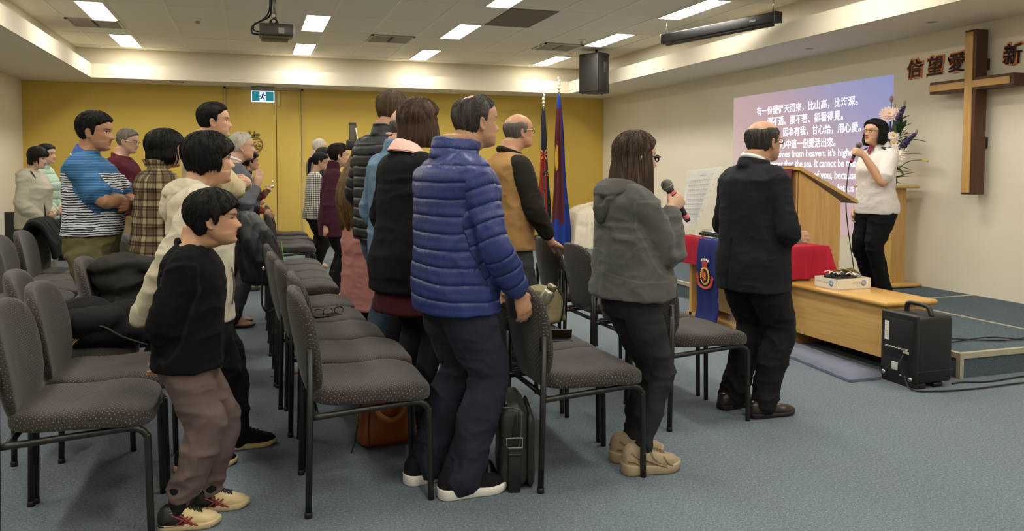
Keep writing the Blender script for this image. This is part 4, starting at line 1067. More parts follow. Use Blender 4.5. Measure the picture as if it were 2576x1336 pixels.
# ---- hands
def add_hand(mb, w, d, n, side, Lh, curl=.35, spread=.10, thumb=.5, curls=None):
    """w wrist, d direction of the hand, n normal out of the palm, side -1 right / +1 left"""
    d = Vector(d).normalized(); n = Vector(n); n = (n - d * n.dot(d)).normalized(); th = d.cross(n) if side < 0 else n.cross(d)
    w = Vector(w); rings = []
    for f, wd, tk in ((-.08, .155, .125), (.05, .165, .12), (.2, .20, .115), (.36, .225, .105), (.47, .215, .09), (.53, .17, .06)):
        c = w + d * (f * Lh) + th * (.01 * Lh)
        rings.append([c + th * (wd * Lh * cos(2 * pi * k / 14)) + n * (tk * Lh * sin(2 * pi * k / 14)) for k in range(14)])
    loft(mb, rings)
    offs = (.155, .052, -.052, -.150); lens = (.42, .47, .44, .35)
    for i, (o, l_) in enumerate(zip(offs, lens)):
        c_ = (curls[i] if curls else curl); base = w + d * ((.46 - .02 * abs(i - 1.2)) * Lh) + th * (o * Lh)
        dd = (d + th * (spread * (1.3 - i) * .5)).normalized(); p = base - dd * .06 * Lh; pts = [p, base]; a = 0.0; p = base
        for q, sg in enumerate((.45, .30, .25)):
            a += c_ * (.8, 1.25, .9)[q]; v = dd * cos(a) + n * sin(a); p = p + v * (l_ * sg * Lh); pts.append(p)
        limb(mb, pts, [.056 * Lh, .055 * Lh, .050 * Lh, .046 * Lh, .040 * Lh], 10, 3)
    b0 = w + d * (.10 * Lh) + th * (.12 * Lh); v1 = (th * .75 + d * .7 + n * (.25 + .45 * thumb)).normalized(); v2 = (th * (.35 - .5 * thumb) + d * .85 + n * (.15 + .6 * thumb)).normalized()
    p1 = b0 + v1 * .20 * Lh; p2 = p1 + v2 * .19 * Lh; p3 = p2 + (v2 + n * .2 * thumb - th * .25 * thumb).normalized() * .15 * Lh
    limb(mb, [b0, p1, p2, p3], [.085 * Lh, .066 * Lh, .054 * Lh, .045 * Lh], 10, 4)

# ---- body proportions (fractions of height): z, cx, half depth, half width
PRO_M = [(.455, 0, .062, .080), (.49, -.003, .068, .094), (.53, -.004, .070, .098), (.58, .0, .062, .090), (.62, .002, .060, .086), (.67, .003, .064, .092), (.72, .003, .070, .102), (.765, .0, .068, .110), (.795, -.006, .060, .112), (.818, -.010, .048, .098), (.836, -.012, .038, .070), (.852, -.010, .034, .044), (.872, -.004, .033, .036), (.90, .002, .033, .034)]
PRO_F = [(.455, 0, .064, .084), (.49, -.006, .074, .100), (.53, -.006, .074, .102), (.58, .0, .060, .084), (.62, .002, .055, .074), (.67, .004, .060, .082), (.72, .010, .072, .090), (.765, .002, .064, .096), (.795, -.006, .054, .098), (.818, -.010, .044, .086), (.836, -.011, .034, .060), (.852, -.009, .030, .038), (.872, -.003, .029, .031), (.90, .002, .029, .030)]
class Rig:
    def __init__(s, sp):
        s.sp = sp; s.h = h = sp['h']; s.bw = sp.get('build', 1.0); s.belly = sp.get('belly', 0.0)
        s.pro = [(z * h, cx * h, a * h * s.bw, b * h * (1 + (s.bw - 1) * .8)) for z, cx, a, b in (PRO_F if sp.get('sex') == 'f' else PRO_M)]
        s.zh = .50 * h; s.lean = sp.get('lean', 0.0); s.bend = sp.get('bend', 0.0); s.side = sp.get('sidelean', 0.0); s.twist = sp.get('twist', 0.0)
        s.Hh = sp.get('Hh', .133 * h)
        s.shb = np.interp(.80 * h, [p[0] for p in s.pro], [p[3] for p in s.pro]) * .88 * sp.get('shw', 1.0)
        nk = s.P(Vector((0, 0, .87 * h)))
        s.hc = nk + Vector((sp.get('headfwd', .035) * h, 0, h - s.Hh / 2 - .87 * h))
        s.hm = head_matrix(s.hc, s.Hh, sp.get('hyaw', 0.0), sp.get('hpitch', 0.0), sp.get('hroll', 0.0))
        s.arms = {}
        for sd in (-1, 1):
            a = sp['armR' if sd < 0 else 'armL']; sh = s.P(Vector((-.008 * h, sd * s.shb, .795 * h)))
            e = s.RT(Vector((a['e'][0] * h, sd * a['e'][1] * h, a['e'][2] * h))) + sh; w_ = s.RT(Vector((a['w'][0] * h, sd * a['w'][1] * h, a['w'][2] * h))) + sh
            s.arms[sd] = (sh, e, w_, a)
        s.legs = {}
        for sd in (-1, 1):
            f = sp.get('footR' if sd < 0 else 'footL', (0.0, sd * .06 * h, 0.0)); fx, fy, fr = f
            hip = Vector((-.005 * h, sd * .052 * h, .49 * h)); ank = Vector((fx - .03 * h * cos(fr), fy - .03 * h * sin(fr), .052 * h))
            mid = (hip + ank) / 2; L_ = (hip - ank).length; need = .455 * h; off = math.sqrt(max(0, (need / 2) ** 2 - (L_ / 2) ** 2)) if L_ < need else 0
            kn = mid + Vector((cos(fr), sin(fr) * .5, 0)) * (off + .012 * h); kn.z = mid.z + .02 * h
            s.legs[sd] = (hip, kn, ank, fr, (fx, fy))
    def RT(s, v): return Matrix.Rotation(s.twist, 3, 'Z') @ v if s.twist else v
    def P(s, p):
        p = Vector(p); dz = p.z - s.zh
        if dz > 0:
            f = min(1.0, dz / (.25 * s.h))
            if s.twist: p = Matrix.Rotation(s.twist * f, 3, 'Z') @ p
            p = p + Vector((s.lean * dz + s.bend * dz * dz / s.h, s.side * dz, 0))
        return p
    def rad(s, z):
        zs = [p[0] for p in s.pro]; return [np.interp(z, zs, [p[i] for p in s.pro]) for i in (1, 2, 3)]
    def torso(s, mb, z0, z1, infl=0.0, flare=0.0, straight=0.0, n=40, rows=34, ex=2.35, neck=0.0):
        rings = []
        for i in range(rows + 1):
            z = z0 + (z1 - z0) * i / rows; cx, a, b = s.rad(max(z, .455 * s.h)); f = (z - z0) / (z1 - z0)
            bl = s.belly * s.h * math.exp(-((z - .60 * s.h) / (.10 * s.h)) ** 2)
            if straight and z < .74 * s.h:
                ra = s.rad(.74 * s.h); k = straight; hp = s.rad(.53 * s.h); a = max(a, a + (max(ra[1], hp[1]) - a) * k); b = max(b, b + (max(ra[2] * .98, hp[2]) - b) * k)
            sh = infl * (1 - .75 * sstep(np.array(z), .80 * s.h, .85 * s.h)) if neck == 0 else infl * (1 - sstep(np.array(z), .80 * s.h, .85 * s.h)) + neck * sstep(np.array(z), .80 * s.h, .85 * s.h)
            fl = flare * (1 - f) ** 1.5
            rings.append([s.P(p) for p in sring((cx, 0, z), a + sh + fl + bl, b + sh + fl, n, ex, back=a + sh + fl)])
        loft(mb, rings)
    def arm_pts(s, sd, t0=0.0, t1=1.0):
        sh, e, w_, a = s.arms[sd]; inn = s.P(Vector((-.008 * s.h, sd * s.shb * .50, .808 * s.h)))
        return [inn, sh, sh.lerp(e, .5), e, e.lerp(w_, .5), w_]

def build_body(R, vox):
    mb = MB(); h = R.h; sp = R.sp; k = .86
    R.torso(mb, .455 * h, .90 * h, infl=-.012)
    nk0 = R.P(Vector((-.012 * h, 0, .83 * h))); nk1 = R.hm @ Vector((-.10, 0, -.22)); nr = (.030 if sp.get('sex') == 'f' else .036) * h * sp.get('neck', 1.0)
    if sp.get('child'): nr *= .93
    limb(mb, [nk0, nk0.lerp(nk1, .5), nk1], [nr * 1.15, nr, nr * 1.02], 20, 5)
    limb(mb, [nk0.lerp(nk1, .45), R.hm @ Vector((.05, 0, -.36))], [nr * .9, R.Hh * .17], 16, 4)
    add_head(mb, R.hm, sp)
    for sd in (-1, 1):
        sh, e, w_, a = R.arms[sd]; pts = R.arm_pts(sd); bare = a.get('bare', False); q = (1.0 if bare else .80) * sp.get('armw', 1.0)
        limb(mb, pts, [.028 * h * q, .031 * h * q, .028 * h * q, .0235 * h * q, .024 * h * q, .0165 * h], 16, 5)
        limb(mb, [e.lerp(w_, .78), w_ + (w_ - e).normalized() * .01 * h], [.018 * h * q, .0155 * h], 14, 3)
        hd = a.get('hd'); hn = a.get('hn', (0, -sd, 0))
        hd = Vector(hd) if hd else (w_ - e)
        add_hand(mb, w_, R.RT(hd), R.RT(Vector(hn)), sd, .106 * h * sp.get('handk', 1.0), a.get('curl', .35), a.get('spread', .1), a.get('thumb', .5), a.get('curls'))
    for sd in (-1, 1):
        hip, kn, ank, fr, ft = R.legs[sd]
        limb(mb, [hip, hip.lerp(kn, .5), kn, kn.lerp(ank, .45), ank], [.038 * h, .034 * h, .024 * h, .022 * h, .017 * h], 16, 5)
        d = Vector((cos(fr), sin(fr), 0)); limb(mb, [ank + Vector((0, 0, -.006 * h)), ank + d * .05 * h + Vector((0, 0, -.026 * h)), ank + d * .082 * h + Vector((0, 0, -.034 * h))], [.02 * h, .0165 * h, .012 * h], 12, 4)
    me = fuse(mb, vox, 2)
    co = get_co(me); inv = np.array(R.hm.inverted()); q = co @ inv[:3, :3].T + inv[:3, 3]
    far = (np.abs(q) > 1.1).any(1) | (q[:, 2] < -.9); q[far] = (0, 0, -9)
    at_ = me.attributes.new('hp', 'FLOAT_VECTOR', 'POINT'); at_.data.foreach_set('vector', q.astype(np.float32).ravel())
    return me

def skin_mat(name, tone, lip=None, brow=(30, 24, 22), eye=.020, stub=None, age=0.0, mouth=0.0):
    n = N(name); c = lin(tone); at_ = n.n('ShaderNodeAttribute'); at_.attribute_name = 'hp'; s = n.sep(at_.outputs['Vector'])
    co = n.coord(); f = n.noise(co, 14, 4); g = n.noise(co, 90, 2)
    base = n.mix(f, tuple(x * .86 for x in c), tuple(min(1, x * 1.08) for x in c))
    warm = (min(1, c[0] * 1.05), c[1] * .78, c[2] * .72)
    ay = n.math('ABSOLUTE', s[1]); front = n.math('GREATER_THAN', s[0], .2)
    def ell(cy, cz, ry, rz, soft=.25, slope=0.0):
        dy = n.math('DIVIDE', n.math('SUBTRACT', ay, cy), ry); zz = s[2]
        if slope: zz = n.math('ADD', s[2], n.math('MULTIPLY', n.math('SUBTRACT', ay, cy), slope))
        dz = n.math('DIVIDE', n.math('SUBTRACT', zz, cz), rz)
        d = n.math('SQRT', n.math('ADD', n.math('MULTIPLY', dy, dy), n.math('MULTIPLY', dz, dz)))
        q = n.n('ShaderNodeMapRange'); q.inputs['From Min'].default_value = 1 - soft; q.inputs['From Max'].default_value = 1 + soft; q.inputs['To Min'].default_value = 1; q.inputs['To Max'].default_value = 0
        n.l(d, q.inputs[0]); return n.math('MULTIPLY', q.outputs[0], front)
    if age:
        sp_ = n.noise(co, 70, 3, .6); base = n.mix(n.math('MULTIPLY', n.math('GREATER_THAN', sp_, .62), age * .5), base, tuple(x * .55 for x in c))
    base = n.mix(n.math('MULTIPLY', ell(.19, -.12, .12, .12, .9), .35), base, warm)
    if stub:
        q = n.math('MULTIPLY', ell(.0, -.40, .34, .26, .3), .62); base = n.mix(q, base, lin(stub))
    lipc = lin(lip) if lip else (c[0] * .80, c[1] * .52, c[2] * .50)
    base = n.mix(n.math('MULTIPLY', ell(.0, -.27, .085, .042, .3), .8), base, lipc)
    base = n.mix(ell(.0, -.27, .075, .006 + .018 * mouth, .5), base, (.05, .012, .012))
    base = n.mix(n.math('MULTIPLY', ell(.045, -.185, .014, .008, .5), .55), base, tuple(x * .3 for x in c))
    base = n.mix(n.math('MULTIPLY', ell(.145, .012, .075, eye * 2.0, .6), .4), base, tuple(x * .55 for x in c))
    base = n.mix(ell(.145, .0, .058, eye, .2), base, (.75, .72, .68))
    base = n.mix(ell(.145, .002, .027, eye * 1.1, .2), base, (.015, .010, .008))
    base = n.mix(ell(.145, .0 + eye * .95, .064, .0075, .4, .1), base, (.02, .015, .012))
    base = n.mix(n.math('MULTIPLY', ell(.15, .082, .082, .015, .5, -.08), .85), base, lin(brow))
    n.base(base); n.set(.48, 0, .4); n.b.inputs['Subsurface Weight'].default_value = .06; n.b.inputs['Subsurface Radius'].default_value = (.01, .004, .002)
    n.bump(g, .12, .002); return n.m

def hair_mat(name, rgb, rgb2=None, rough=.5, dist=.5):
    n = N(name); c = lin(rgb); c2 = lin(rgb2) if rgb2 else tuple(min(1, x * 1.9 + .004) for x in c)
    at_ = n.n('ShaderNodeAttribute'); at_.attribute_name = 'hs'
    def st(sc):
        mp = n.n('ShaderNodeMapping'); mp.inputs['Scale'].default_value = sc; n.l(at_.outputs['Vector'], mp.inputs[0]); return mp.outputs[0]
    f = n.noise(st((60, 60, 2.6)), 1.0, 3, .65, .25); g = n.noise(st((7, 7, 1.3)), 1.0, 3, .6, .3); k = n.math('ADD', n.math('MULTIPLY', f, .6), n.math('MULTIPLY', g, .4))
    n.base(n.ramp(k, [(.25, tuple(x * .65 for x in c)), (.5, c), (.75, c2)])); n.set(rough, 0, .22)
    n.bump(k, .9, .006); return n.m
def hair_attr(me, R):
    co = get_co(me); inv = np.array(R.hm.inverted()); q = co @ inv[:3, :3].T + inv[:3, 3]; v = q[:, :2] + np.array([.10, 0]); r = np.linalg.norm(v, axis=1) + 1e-5
    A_ = np.stack([v[:, 0] / r, v[:, 1] / r, q[:, 2] - .6 * np.maximum(0, .35 - r)], 1); a = me.attributes.new('hs', 'FLOAT_VECTOR', 'POINT'); a.data.foreach_set('vector', A_.astype(np.float32).ravel())

# ---- hair
def hairline(x, front=.29, temple=.14, burn=-.06, nape=-.24):
    return np.interp(x, [-.46, -.20, -.135, -.085, -.02, .035, .075, .12, .20, .28, .36, .43], [nape, nape, nape + .04, -.14, .02, burn, burn, temple, temple + .06, front - .04, front, front + .01])
def hair_cap(R, tfun, res=(200, 130), seed=1, groove=.10, drop=.045):
    nu, nv = res; X, Y, Z, TH = head_grid(nu, nv, 0); A = np.stack([X.ravel(), Y.ravel(), Z.ravel()], 1)
    D = A - np.array([-.03, 0, .02]); D /= np.linalg.norm(D, axis=1)[:, None]
    t = tfun(A[:, 0], A[:, 1], A[:, 2]); ca, sa = A[:, 0] + .1, A[:, 1]; rr_ = np.hypot(ca, sa) + 1e-5; ca, sa = ca / rr_, sa / rr_
    g = vnoise(np.stack([ca * 4 + 9, sa * 4 + 9, A[:, 2] * 2.2 + 9], 1), seed) + .6 * vnoise(np.stack([ca * 11 + 20, sa * 11 + 20, A[:, 2] * 2 + 9], 1), seed + 3) + .35 * (vnoise(np.stack([ca * 26 + 40, sa * 26 + 40, A[:, 2] * 2 + 9], 1), seed + 5) - .5)
    m = t > 0; t = np.where(m, t * (1 + groove * 2 * (g - .8)), np.maximum(t, -1) * drop)
    P = A + D * t[:, None]; return P, grid_faces(nu, nv)
def short_hair(top=.055, sidet=.030, front=.29, temple=.14, burn=-.06, nape=-.24, fringe=0.0, jag=.012, seed=1, puff=0.0, crown=0.0):
    def f(x, y, z):
        hl = hairline(x, front, temple, burn, nape) - fringe * sstep(x, .12, .3) + jag * (vnoise(np.stack([x * 14, y * 14, z * 3], 1), seed) - .5) * 2 + jag * (vnoise(np.stack([x * 40, y * 40, z * 3], 1), seed + 4) - .5)
        wd_ = .15 - .10 * sstep(x, .08, .22) if front > .24 else .11 - .06 * sstep(x, .0, .15); m = np.clip(np.where(z > hl, (z - hl) / wd_, (z - hl) / .05), -1, 1); 
        if crown: m = np.minimum(m, np.sqrt(((x + .16) / .20) ** 2 + (y / .13) ** 2 + ((z - .47) / .14) ** 2) - 1 + crown * (vnoise(np.stack([x * 12, y * 22, z * 6], 1), seed + 8) - .5))
        th = sidet + (top - sidet) * sstep(z, .05, .36) + puff * sstep(-x, .1, .4) * sstep(z, -.1, .2)
        return np.where(m > 0, th * np.clip(m * 1.2, 0, 1) ** .65, m)
    return f
def cap_locks(mb, R, tfun, count, seed, length=(.14, .34), lift=.012, rad=.011, over=.03, part=-.10):
    """separate tapered locks lying on the cap and running out past the hairline"""
    rr = random.Random(seed); nu, nv = 96, 96; X, Y, Z, TH = head_grid(nu, nv, 0); A_ = np.stack([X.ravel(), Y.ravel(), Z.ravel()], 1)
    D = A_ - np.array([-.03, 0, .02]); D /= np.linalg.norm(D, axis=1)[:, None]; T = tfun(A_[:, 0], A_[:, 1], A_[:, 2]); A_ = A_.reshape(nv + 1, nu, 3); D = D.reshape(nv + 1, nu, 3); T = T.reshape(nv + 1, nu)
    ok = [(i, k) for i in range(6, nv - 10) for k in range(nu) if T[i, k] > .006]
    if not ok: return
    for _ in range(count):
        i, k = rr.choice(ok); L_ = rr.uniform(*length); kk = float(k); dk = rr.uniform(-.35, .35); pts = []; acc = 0; last = None; end = rr.uniform(0, over)
        ii = i; past = 0.0
        while acc < L_ and ii < nv - 2:
            k0 = int(kk) % nu; t = T[ii, k0]; p_ = A_[ii, k0]; up = max(t, 0.0) + lift * rr.uniform(.3, 1.0) * (1 if t > 0 else .6)
            q = p_ + D[ii, k0] * up
            if last is not None:
                st_ = float(np.linalg.norm(q - last)); acc += st_
                if t <= 0: past += st_
            if past > end: break
            if last is None or np.linalg.norm(q - last) > .035: pts.append(q); last = q
            ii += 1; kk += dk
        if len(pts) < 3: continue
        pts = [R.hm @ Vector(q) for q in pts]; n_ = len(pts); r0 = rad * R.Hh * rr.uniform(.6, 1.2)
        mb.tube(pts, [r0 * (.35 + .65 * math.sin(pi * min(1, (j + .6) / n_ * .75))) * (1 - .75 * (j / (n_ - 1)) ** 2) for j in range(n_)], 5, cap=False)
def skirt_locks(mb, Mx, Hh, phi, z_bot, thick, flare, count, seed, z_top=.20, back_extra=0.0, curl=0.0, rad=.014, end=.06):
    rr = random.Random(seed)
    for _ in range(count):
        a0 = rr.uniform(-phi, phi); zs = rr.uniform(z_bot * .5 + z_top * .5, z_top); pts = []; ze = z_bot + rr.uniform(-end, end * .6); da = rr.uniform(-.10, .10); w0 = rr.uniform(0, 6.3)
        for j in range(9):
            f = j / 8; z = zs + (ze - zs) * f; v = (z_top - z) / (z_top - z_bot); a = pi + a0 + da * f + .02 * sin(w0 + 5 * f); zz = max(z, -.06); c_, s_ = cos(a), sin(a)
            xb = np.interp(zz, _zt, _xb); xf = np.interp(zz, _zt, _xf); w_ = np.interp(zz, _zt, _wd); rx = abs(xb) if c_ < 0 else xf
            th = thick * (.50 + .50 * float(sstep(np.array(v), 0.0, .45))) + flare * v + back_extra * max(0, -c_) * v - curl * max(0, v - .75) * 4
            pts.append(Mx @ Vector((c_ * (rx + th), s_ * (w_ + th), z)))
        r0 = rad * Hh * rr.uniform(.6, 1.2); mb.tube(pts, [r0 * (1 - .8 * (j / 8) ** 2.5) * min(1, .4 + j * .3) for j in range(9)], 5, cap=False)
def balding(top=.0, ring=.030, hi=.22, nape=-.24, burn=-.06, front=.10, seed=1):
    """horseshoe of hair, bare crown"""
    def f(x, y, z):
        hl = hairline(x, .9, .1, burn, nape); m1 = np.clip((z - hl) / .05, -1, 1)
        up = hi + .05 * (vnoise(np.stack([x * 9, y * 9, z * 3], 1), seed) - .5); m2 = np.clip((up - z) / .16, -1, 1); m3 = np.clip((front - x) / .05, -1, 1)
        m = np.minimum(np.minimum(m1, m2), m3); return np.where(m > 0, ring * np.clip(m * 1.2, 0, 1) ** .8, m)
    return f
def skirt(mb, Mx, phi, z_top, z_bot, thick, flare=0.0, part=0.0, back_extra=0.0, taper=0.0, n=64, rows=22, inner=.10, curl=0.0):
    """hanging hair: a thick open shell around the back and sides of the head (phi = half angle from the back)"""
    rings = []
    for i in range(rows + 1):
        v = i / rows; z = z_top + (z_bot - z_top) * v; zz = max(z, -.06); out = []; inn = []
        for k in range(n + 1):
            a = pi + (-phi + 2 * phi * k / n) * (1 - taper * v)
            xb = np.interp(zz, _zt, _xb); xf = np.interp(zz, _zt, _xf); w_ = np.interp(zz, _zt, _wd); c_, s_ = cos(a), sin(a)
            rx = (abs(xb) if c_ < 0 else xf) ; th = thick * (.50 + .50 * float(sstep(np.array(v), 0.0, .45))) + flare * v + back_extra * max(0, -c_) * v - curl * max(0, v - .75) * 4
            edge = min(1, min(k, n - k) / 4 + .35)
            out.append(Vector((-.03 * 0 + c_ * (rx + th * edge), s_ * (w_ + th * edge), z))); q = max(.02, (th - inner) if th > inner else th - inner)
            inn.append(Vector((c_ * (rx + (th - inner * edge)), s_ * (w_ + (th - inner * edge)), z)))
        rings.append([Mx @ p for p in out + inn[::-1]])
    loft(mb, rings)
def strands(me, Mx, amp, freq, seed, zf=1.2):
    co = get_co(me); no = get_no(me); inv = np.array(Mx.inverted()); q = co @ inv[:3, :3].T + inv[:3, 3]; a = np.arctan2(q[:, 1], -q[:, 0])
    g = vnoise(np.stack([a * freq, q[:, 2] * zf, q[:, 0] * 0 + seed], 1), seed) + .5 * vnoise(np.stack([a * freq * 2.7, q[:, 2] * zf, q[:, 0] * 0], 1), seed + 5)
    set_co(me, co + no * ((g - .75) * amp)[:, None])

# ---- clothing
def folds(me, amp, seed, joints=(), scale=(9, 9, 14), quilt=None):
    co = get_co(me); no = get_no(me); S = np.array(scale)
    W = co + .03 * np.stack([vnoise(co * 6, seed + 11), vnoise(co * 6, seed + 12), vnoise(co * 6, seed + 13)], 1)
    r1 = 1 - np.abs(2 * vnoise(W * S, seed) - 1); r2 = 1 - np.abs(2 * vnoise(W * S * 2.1 + 5, seed + 1) - 1); r3 = vnoise(co * 4.5, seed + 2) - .5
    d = amp * ((r1 ** 2 - .45) * .9 + (r2 ** 2 - .45) * .35 + r3 * .9)
    k = np.ones(len(co)) * .65
    for (p, r, a) in joints: k += a * np.exp(-((co - np.array(p)) ** 2).sum(1) / (r * r))
    d = d * np.clip(k, 0, 2.2)
    if quilt is not None: d = d * .55 + quilt(co)
    set_co(me, co + no * d[:, None])

def finish(me, name, mat, parent):
    me.materials.clear(); me.materials.append(mat); me.name = name
    o = bpy.data.objects.new(name, me); COL.objects.link(o); o.parent = parent; return o

def make_top(R, g, vox, parent):
    mb = MB(); h = R.h; infl = g.get('infl', .014); hem = g['hem'] * h
    R.torso(mb, hem, g.get('ztop', .846) * h, infl, g.get('flare', 0.0), g.get('straight', .7), neck=g.get('neck', .008))
    sl = g.get('sleeve', 'long'); ai = g.get('arm', .010); jo = []
    qp = g.get('quilt')
    for sd in (-1, 1):
        pts = R.arm_pts(sd); sh, e, w_, a = R.arms[sd]
        rs = [(.034 * h + ai * .6) * g.get('inr', 1.0), .036 * h + ai, .032 * h + ai, .028 * h + ai, .026 * h + ai, .020 * h + ai * .8]
        if sl == 'long':
            back = g.get('cuffback', .012); pts[-1] = w_ - (w_ - e).normalized() * back * h; limb(mb, pts, rs, 20, 6)
            if g.get('cuff'):
                cd = (w_ - e).normalized(); limb(mb, [pts[-1] - cd * .03 * h, pts[-1]], [.021 * h + ai * .9 + .003, .019 * h + ai * .6], 18, 3)
        elif sl == 'short':
            cut = g.get('cut', .75); pp = [pts[0], sh, sh.lerp(e, cut * .55), sh.lerp(e, cut)]; limb(mb, pp, [rs[0], rs[1], rs[2] + .006, rs[2] + .008], 20, 6)
        jo += [(e, .09 * h, 1.0), (sh, .07 * h, .4)]
    if g.get('collar') == 'stand':
        c0 = R.P(Vector((-.008 * h, 0, .835 * h))); c1 = R.P(Vector((.0 * h, 0, g.get('cz', .892) * h))); rr_ = g.get('cr', .044) * h; limb_flat(mb, c0, c1, rr_ * 1.1, rr_)
    if g.get('collar') == 'turtle':
        c0 = R.P(Vector((-.008 * h, 0, .83 * h))); c1 = R.P(Vector((.002 * h, 0, .895 * h))); limb_flat(mb, c0, c1, .046 * h, .040 * h)
    if g.get('collar') in ('crew', 'shirt'):
        torus(mb, R, (.842 if g['collar'] == 'crew' else .850) * h, .042 * h * (.9 if R.sp.get('sex') == 'f' else 1.0), .006 * h if g['collar'] == 'crew' else .011 * h)
    me = fuse(mb, vox, g.get('smooth', 3))
    pitch, amp = qp or (.1, 0.0); arms = [(np.array(R.arms[q][0]), np.array(R.arms[q][1]), np.array(R.arms[q][2])) for q in (-1, 1)]
    def fields(co):
        zs_ = np.linspace(.4 * h, .9 * h, 20); bt = np.interp(co[:, 2], [p[0] for p in R.pro], [p[3] for p in R.pro]); dt = np.abs(co[:, 1]) - bt - infl * .9; best = np.full(len(co), 1e9); inarm = np.zeros(len(co), bool); s_a = np.zeros(len(co))
        for (S, E_, W_) in arms:
            for (A_, B_, off) in ((S, E_, 0.0), (E_, W_, np.linalg.norm(E_ - S))):
                ab = B_ - A_; L_ = np.linalg.norm(ab); t = np.clip(((co - A_) @ ab) / L_ ** 2, 0, 1); dd = np.linalg.norm(co - (A_ + t[:, None] * ab), axis=1); u = (dd < .062 * h) & (dd < best); best = np.where(u, dd, best); s_a = np.where(u, off + t * L_, s_a); inarm |= u
        inarm &= (co[:, 2] < .80 * h) & ((dt > 0) | (best < .045 * h)); m_ = inarm.astype(float)
        ed = np.empty(len(me.edges) * 2, int); me.edges.foreach_get('vertices', ed); ed = ed.reshape(-1, 2); deg = np.bincount(ed.ravel(), minlength=len(co)).astype(float)
        for _ in range(10):
            acc = np.bincount(ed[:, 0], weights=m_[ed[:, 1]], minlength=len(co)) + np.bincount(ed[:, 1], weights=m_[ed[:, 0]], minlength=len(co)); m_ = .5 * m_ + .5 * acc / np.maximum(deg, 1)
        return (co[:, 2] + .05 * co[:, 0] + .012 * vnoise(co * 7, 3)) / pitch, (s_a + .01 * vnoise(co * 9, 4)) / pitch, m_
    QT, QA, AM = fields(get_co(me))
    def quilt(co): return amp * ((np.abs(np.sin(pi * QT)) ** .30) * (1 - AM) + (np.abs(np.sin(pi * QA)) ** .30) * AM - .8)
    jo = [(tuple(p), r, a) for p, r, a in jo]
    folds(me, g.get('fold', .010), R.sp.get('seed', 1), jo, g.get('fscale', (9, 9, 13)), quilt if qp else None)
    for nm, vv in (('qs', QT), ('qa', QA), ('arm', AM)): me.attributes.new(nm, 'FLOAT', 'POINT').data.foreach_set('value', vv.astype(np.float32))
    post = g.get('post')
    if post:
        co = get_co(me); no = get_no(me); set_co(me, post(R, co, no))
    top = finish(me, g['name'], g['mat'], parent)
    if g.get('hood'): make_hood(R, g, parent)
    return top
def make_hood(R, g, parent):
    mb = MB(); h = R.h; rings = []
    for k in range(41):
        u = k / 40; a = pi * .30 + u * pi * 1.40; bk = max(0, -cos(a)) ** 1.2; e_ = min(1, min(u, 1 - u) * 9 + .25)
        rad_ = (.046 + .014 * bk) * h; ht = (.015 + .022 * bk) * h * e_; tk = (.008 + .007 * bk) * h * e_; zc = (.850 - .012 * bk + .012 * max(0, cos(a)) * -1) * h
        c0 = Vector((rad_ * cos(a) - .014 * h, rad_ * 1.18 * sin(a), zc)); dr = Vector((cos(a), sin(a), 0)); ax = (Vector((0, 0, 1)) * cos(.55 + .25 * bk) - dr * sin(.55 + .25 * bk)); nx = dr * cos(.55 + .25 * bk) + Vector((0, 0, 1)) * sin(.55 + .25 * bk)
        rings.append([R.P(c0 + ax * (ht * sin(2 * pi * q / 18)) + nx * (tk * cos(2 * pi * q / 18) + .004 * h * sin(4 * pi * q / 18 + a * 3) * bk)) for q in range(18)])
    loft(mb, rings)
    for sd in (-1, 0, 1):
        limb(mb, [R.P(Vector((-.062 * h, sd * .040 * h, (.838 - .004 * abs(sd)) * h))), R.P(Vector(((-.090 + .016 * abs(sd)) * h, sd * .036 * h, .804 * h))), R.P(Vector(((-.097 + .010 * abs(sd)) * h, sd * .018 * h, .768 * h))), R.P(Vector((-.092 * h, sd * .004 * h, .738 * h)))], [.016 * h, .019 * h, .016 * h, .007 * h], 14, 4)
    me = fuse(mb, .005, 2); folds(me, .010, R.sp.get('seed', 1) + 40, (), (14, 14, 22)); finish(me, 'hood', g['mat'], parent)
def limb_flat(mb, c0, c1, r0, r1, n=28):
    t = (c1 - c0); rings = []
    for f in (0, .15, .5, .85, 1.0, ):
        c = c0 + t * f; r = r0 + (r1 - r0) * f; rings.append([Vector((c.x + r * cos(2 * pi * k / n), c.y + r * .95 * sin(2 * pi * k / n), c.z + .012 * cos(2 * pi * k / n) * -1)) for k in range(n)])
    loft(mb, rings)
def torus(mb, R, z, r, rr_, n=26, tilt=.35):
    pts = []
    for k in range(n + 1):
        a = 2 * pi * k / n; pts.append(R.P(Vector((r * cos(a) - .006 * R.h, r * 1.02 * sin(a), z - tilt * r * cos(a)))))
    mb.tube(pts, rr_, 10)
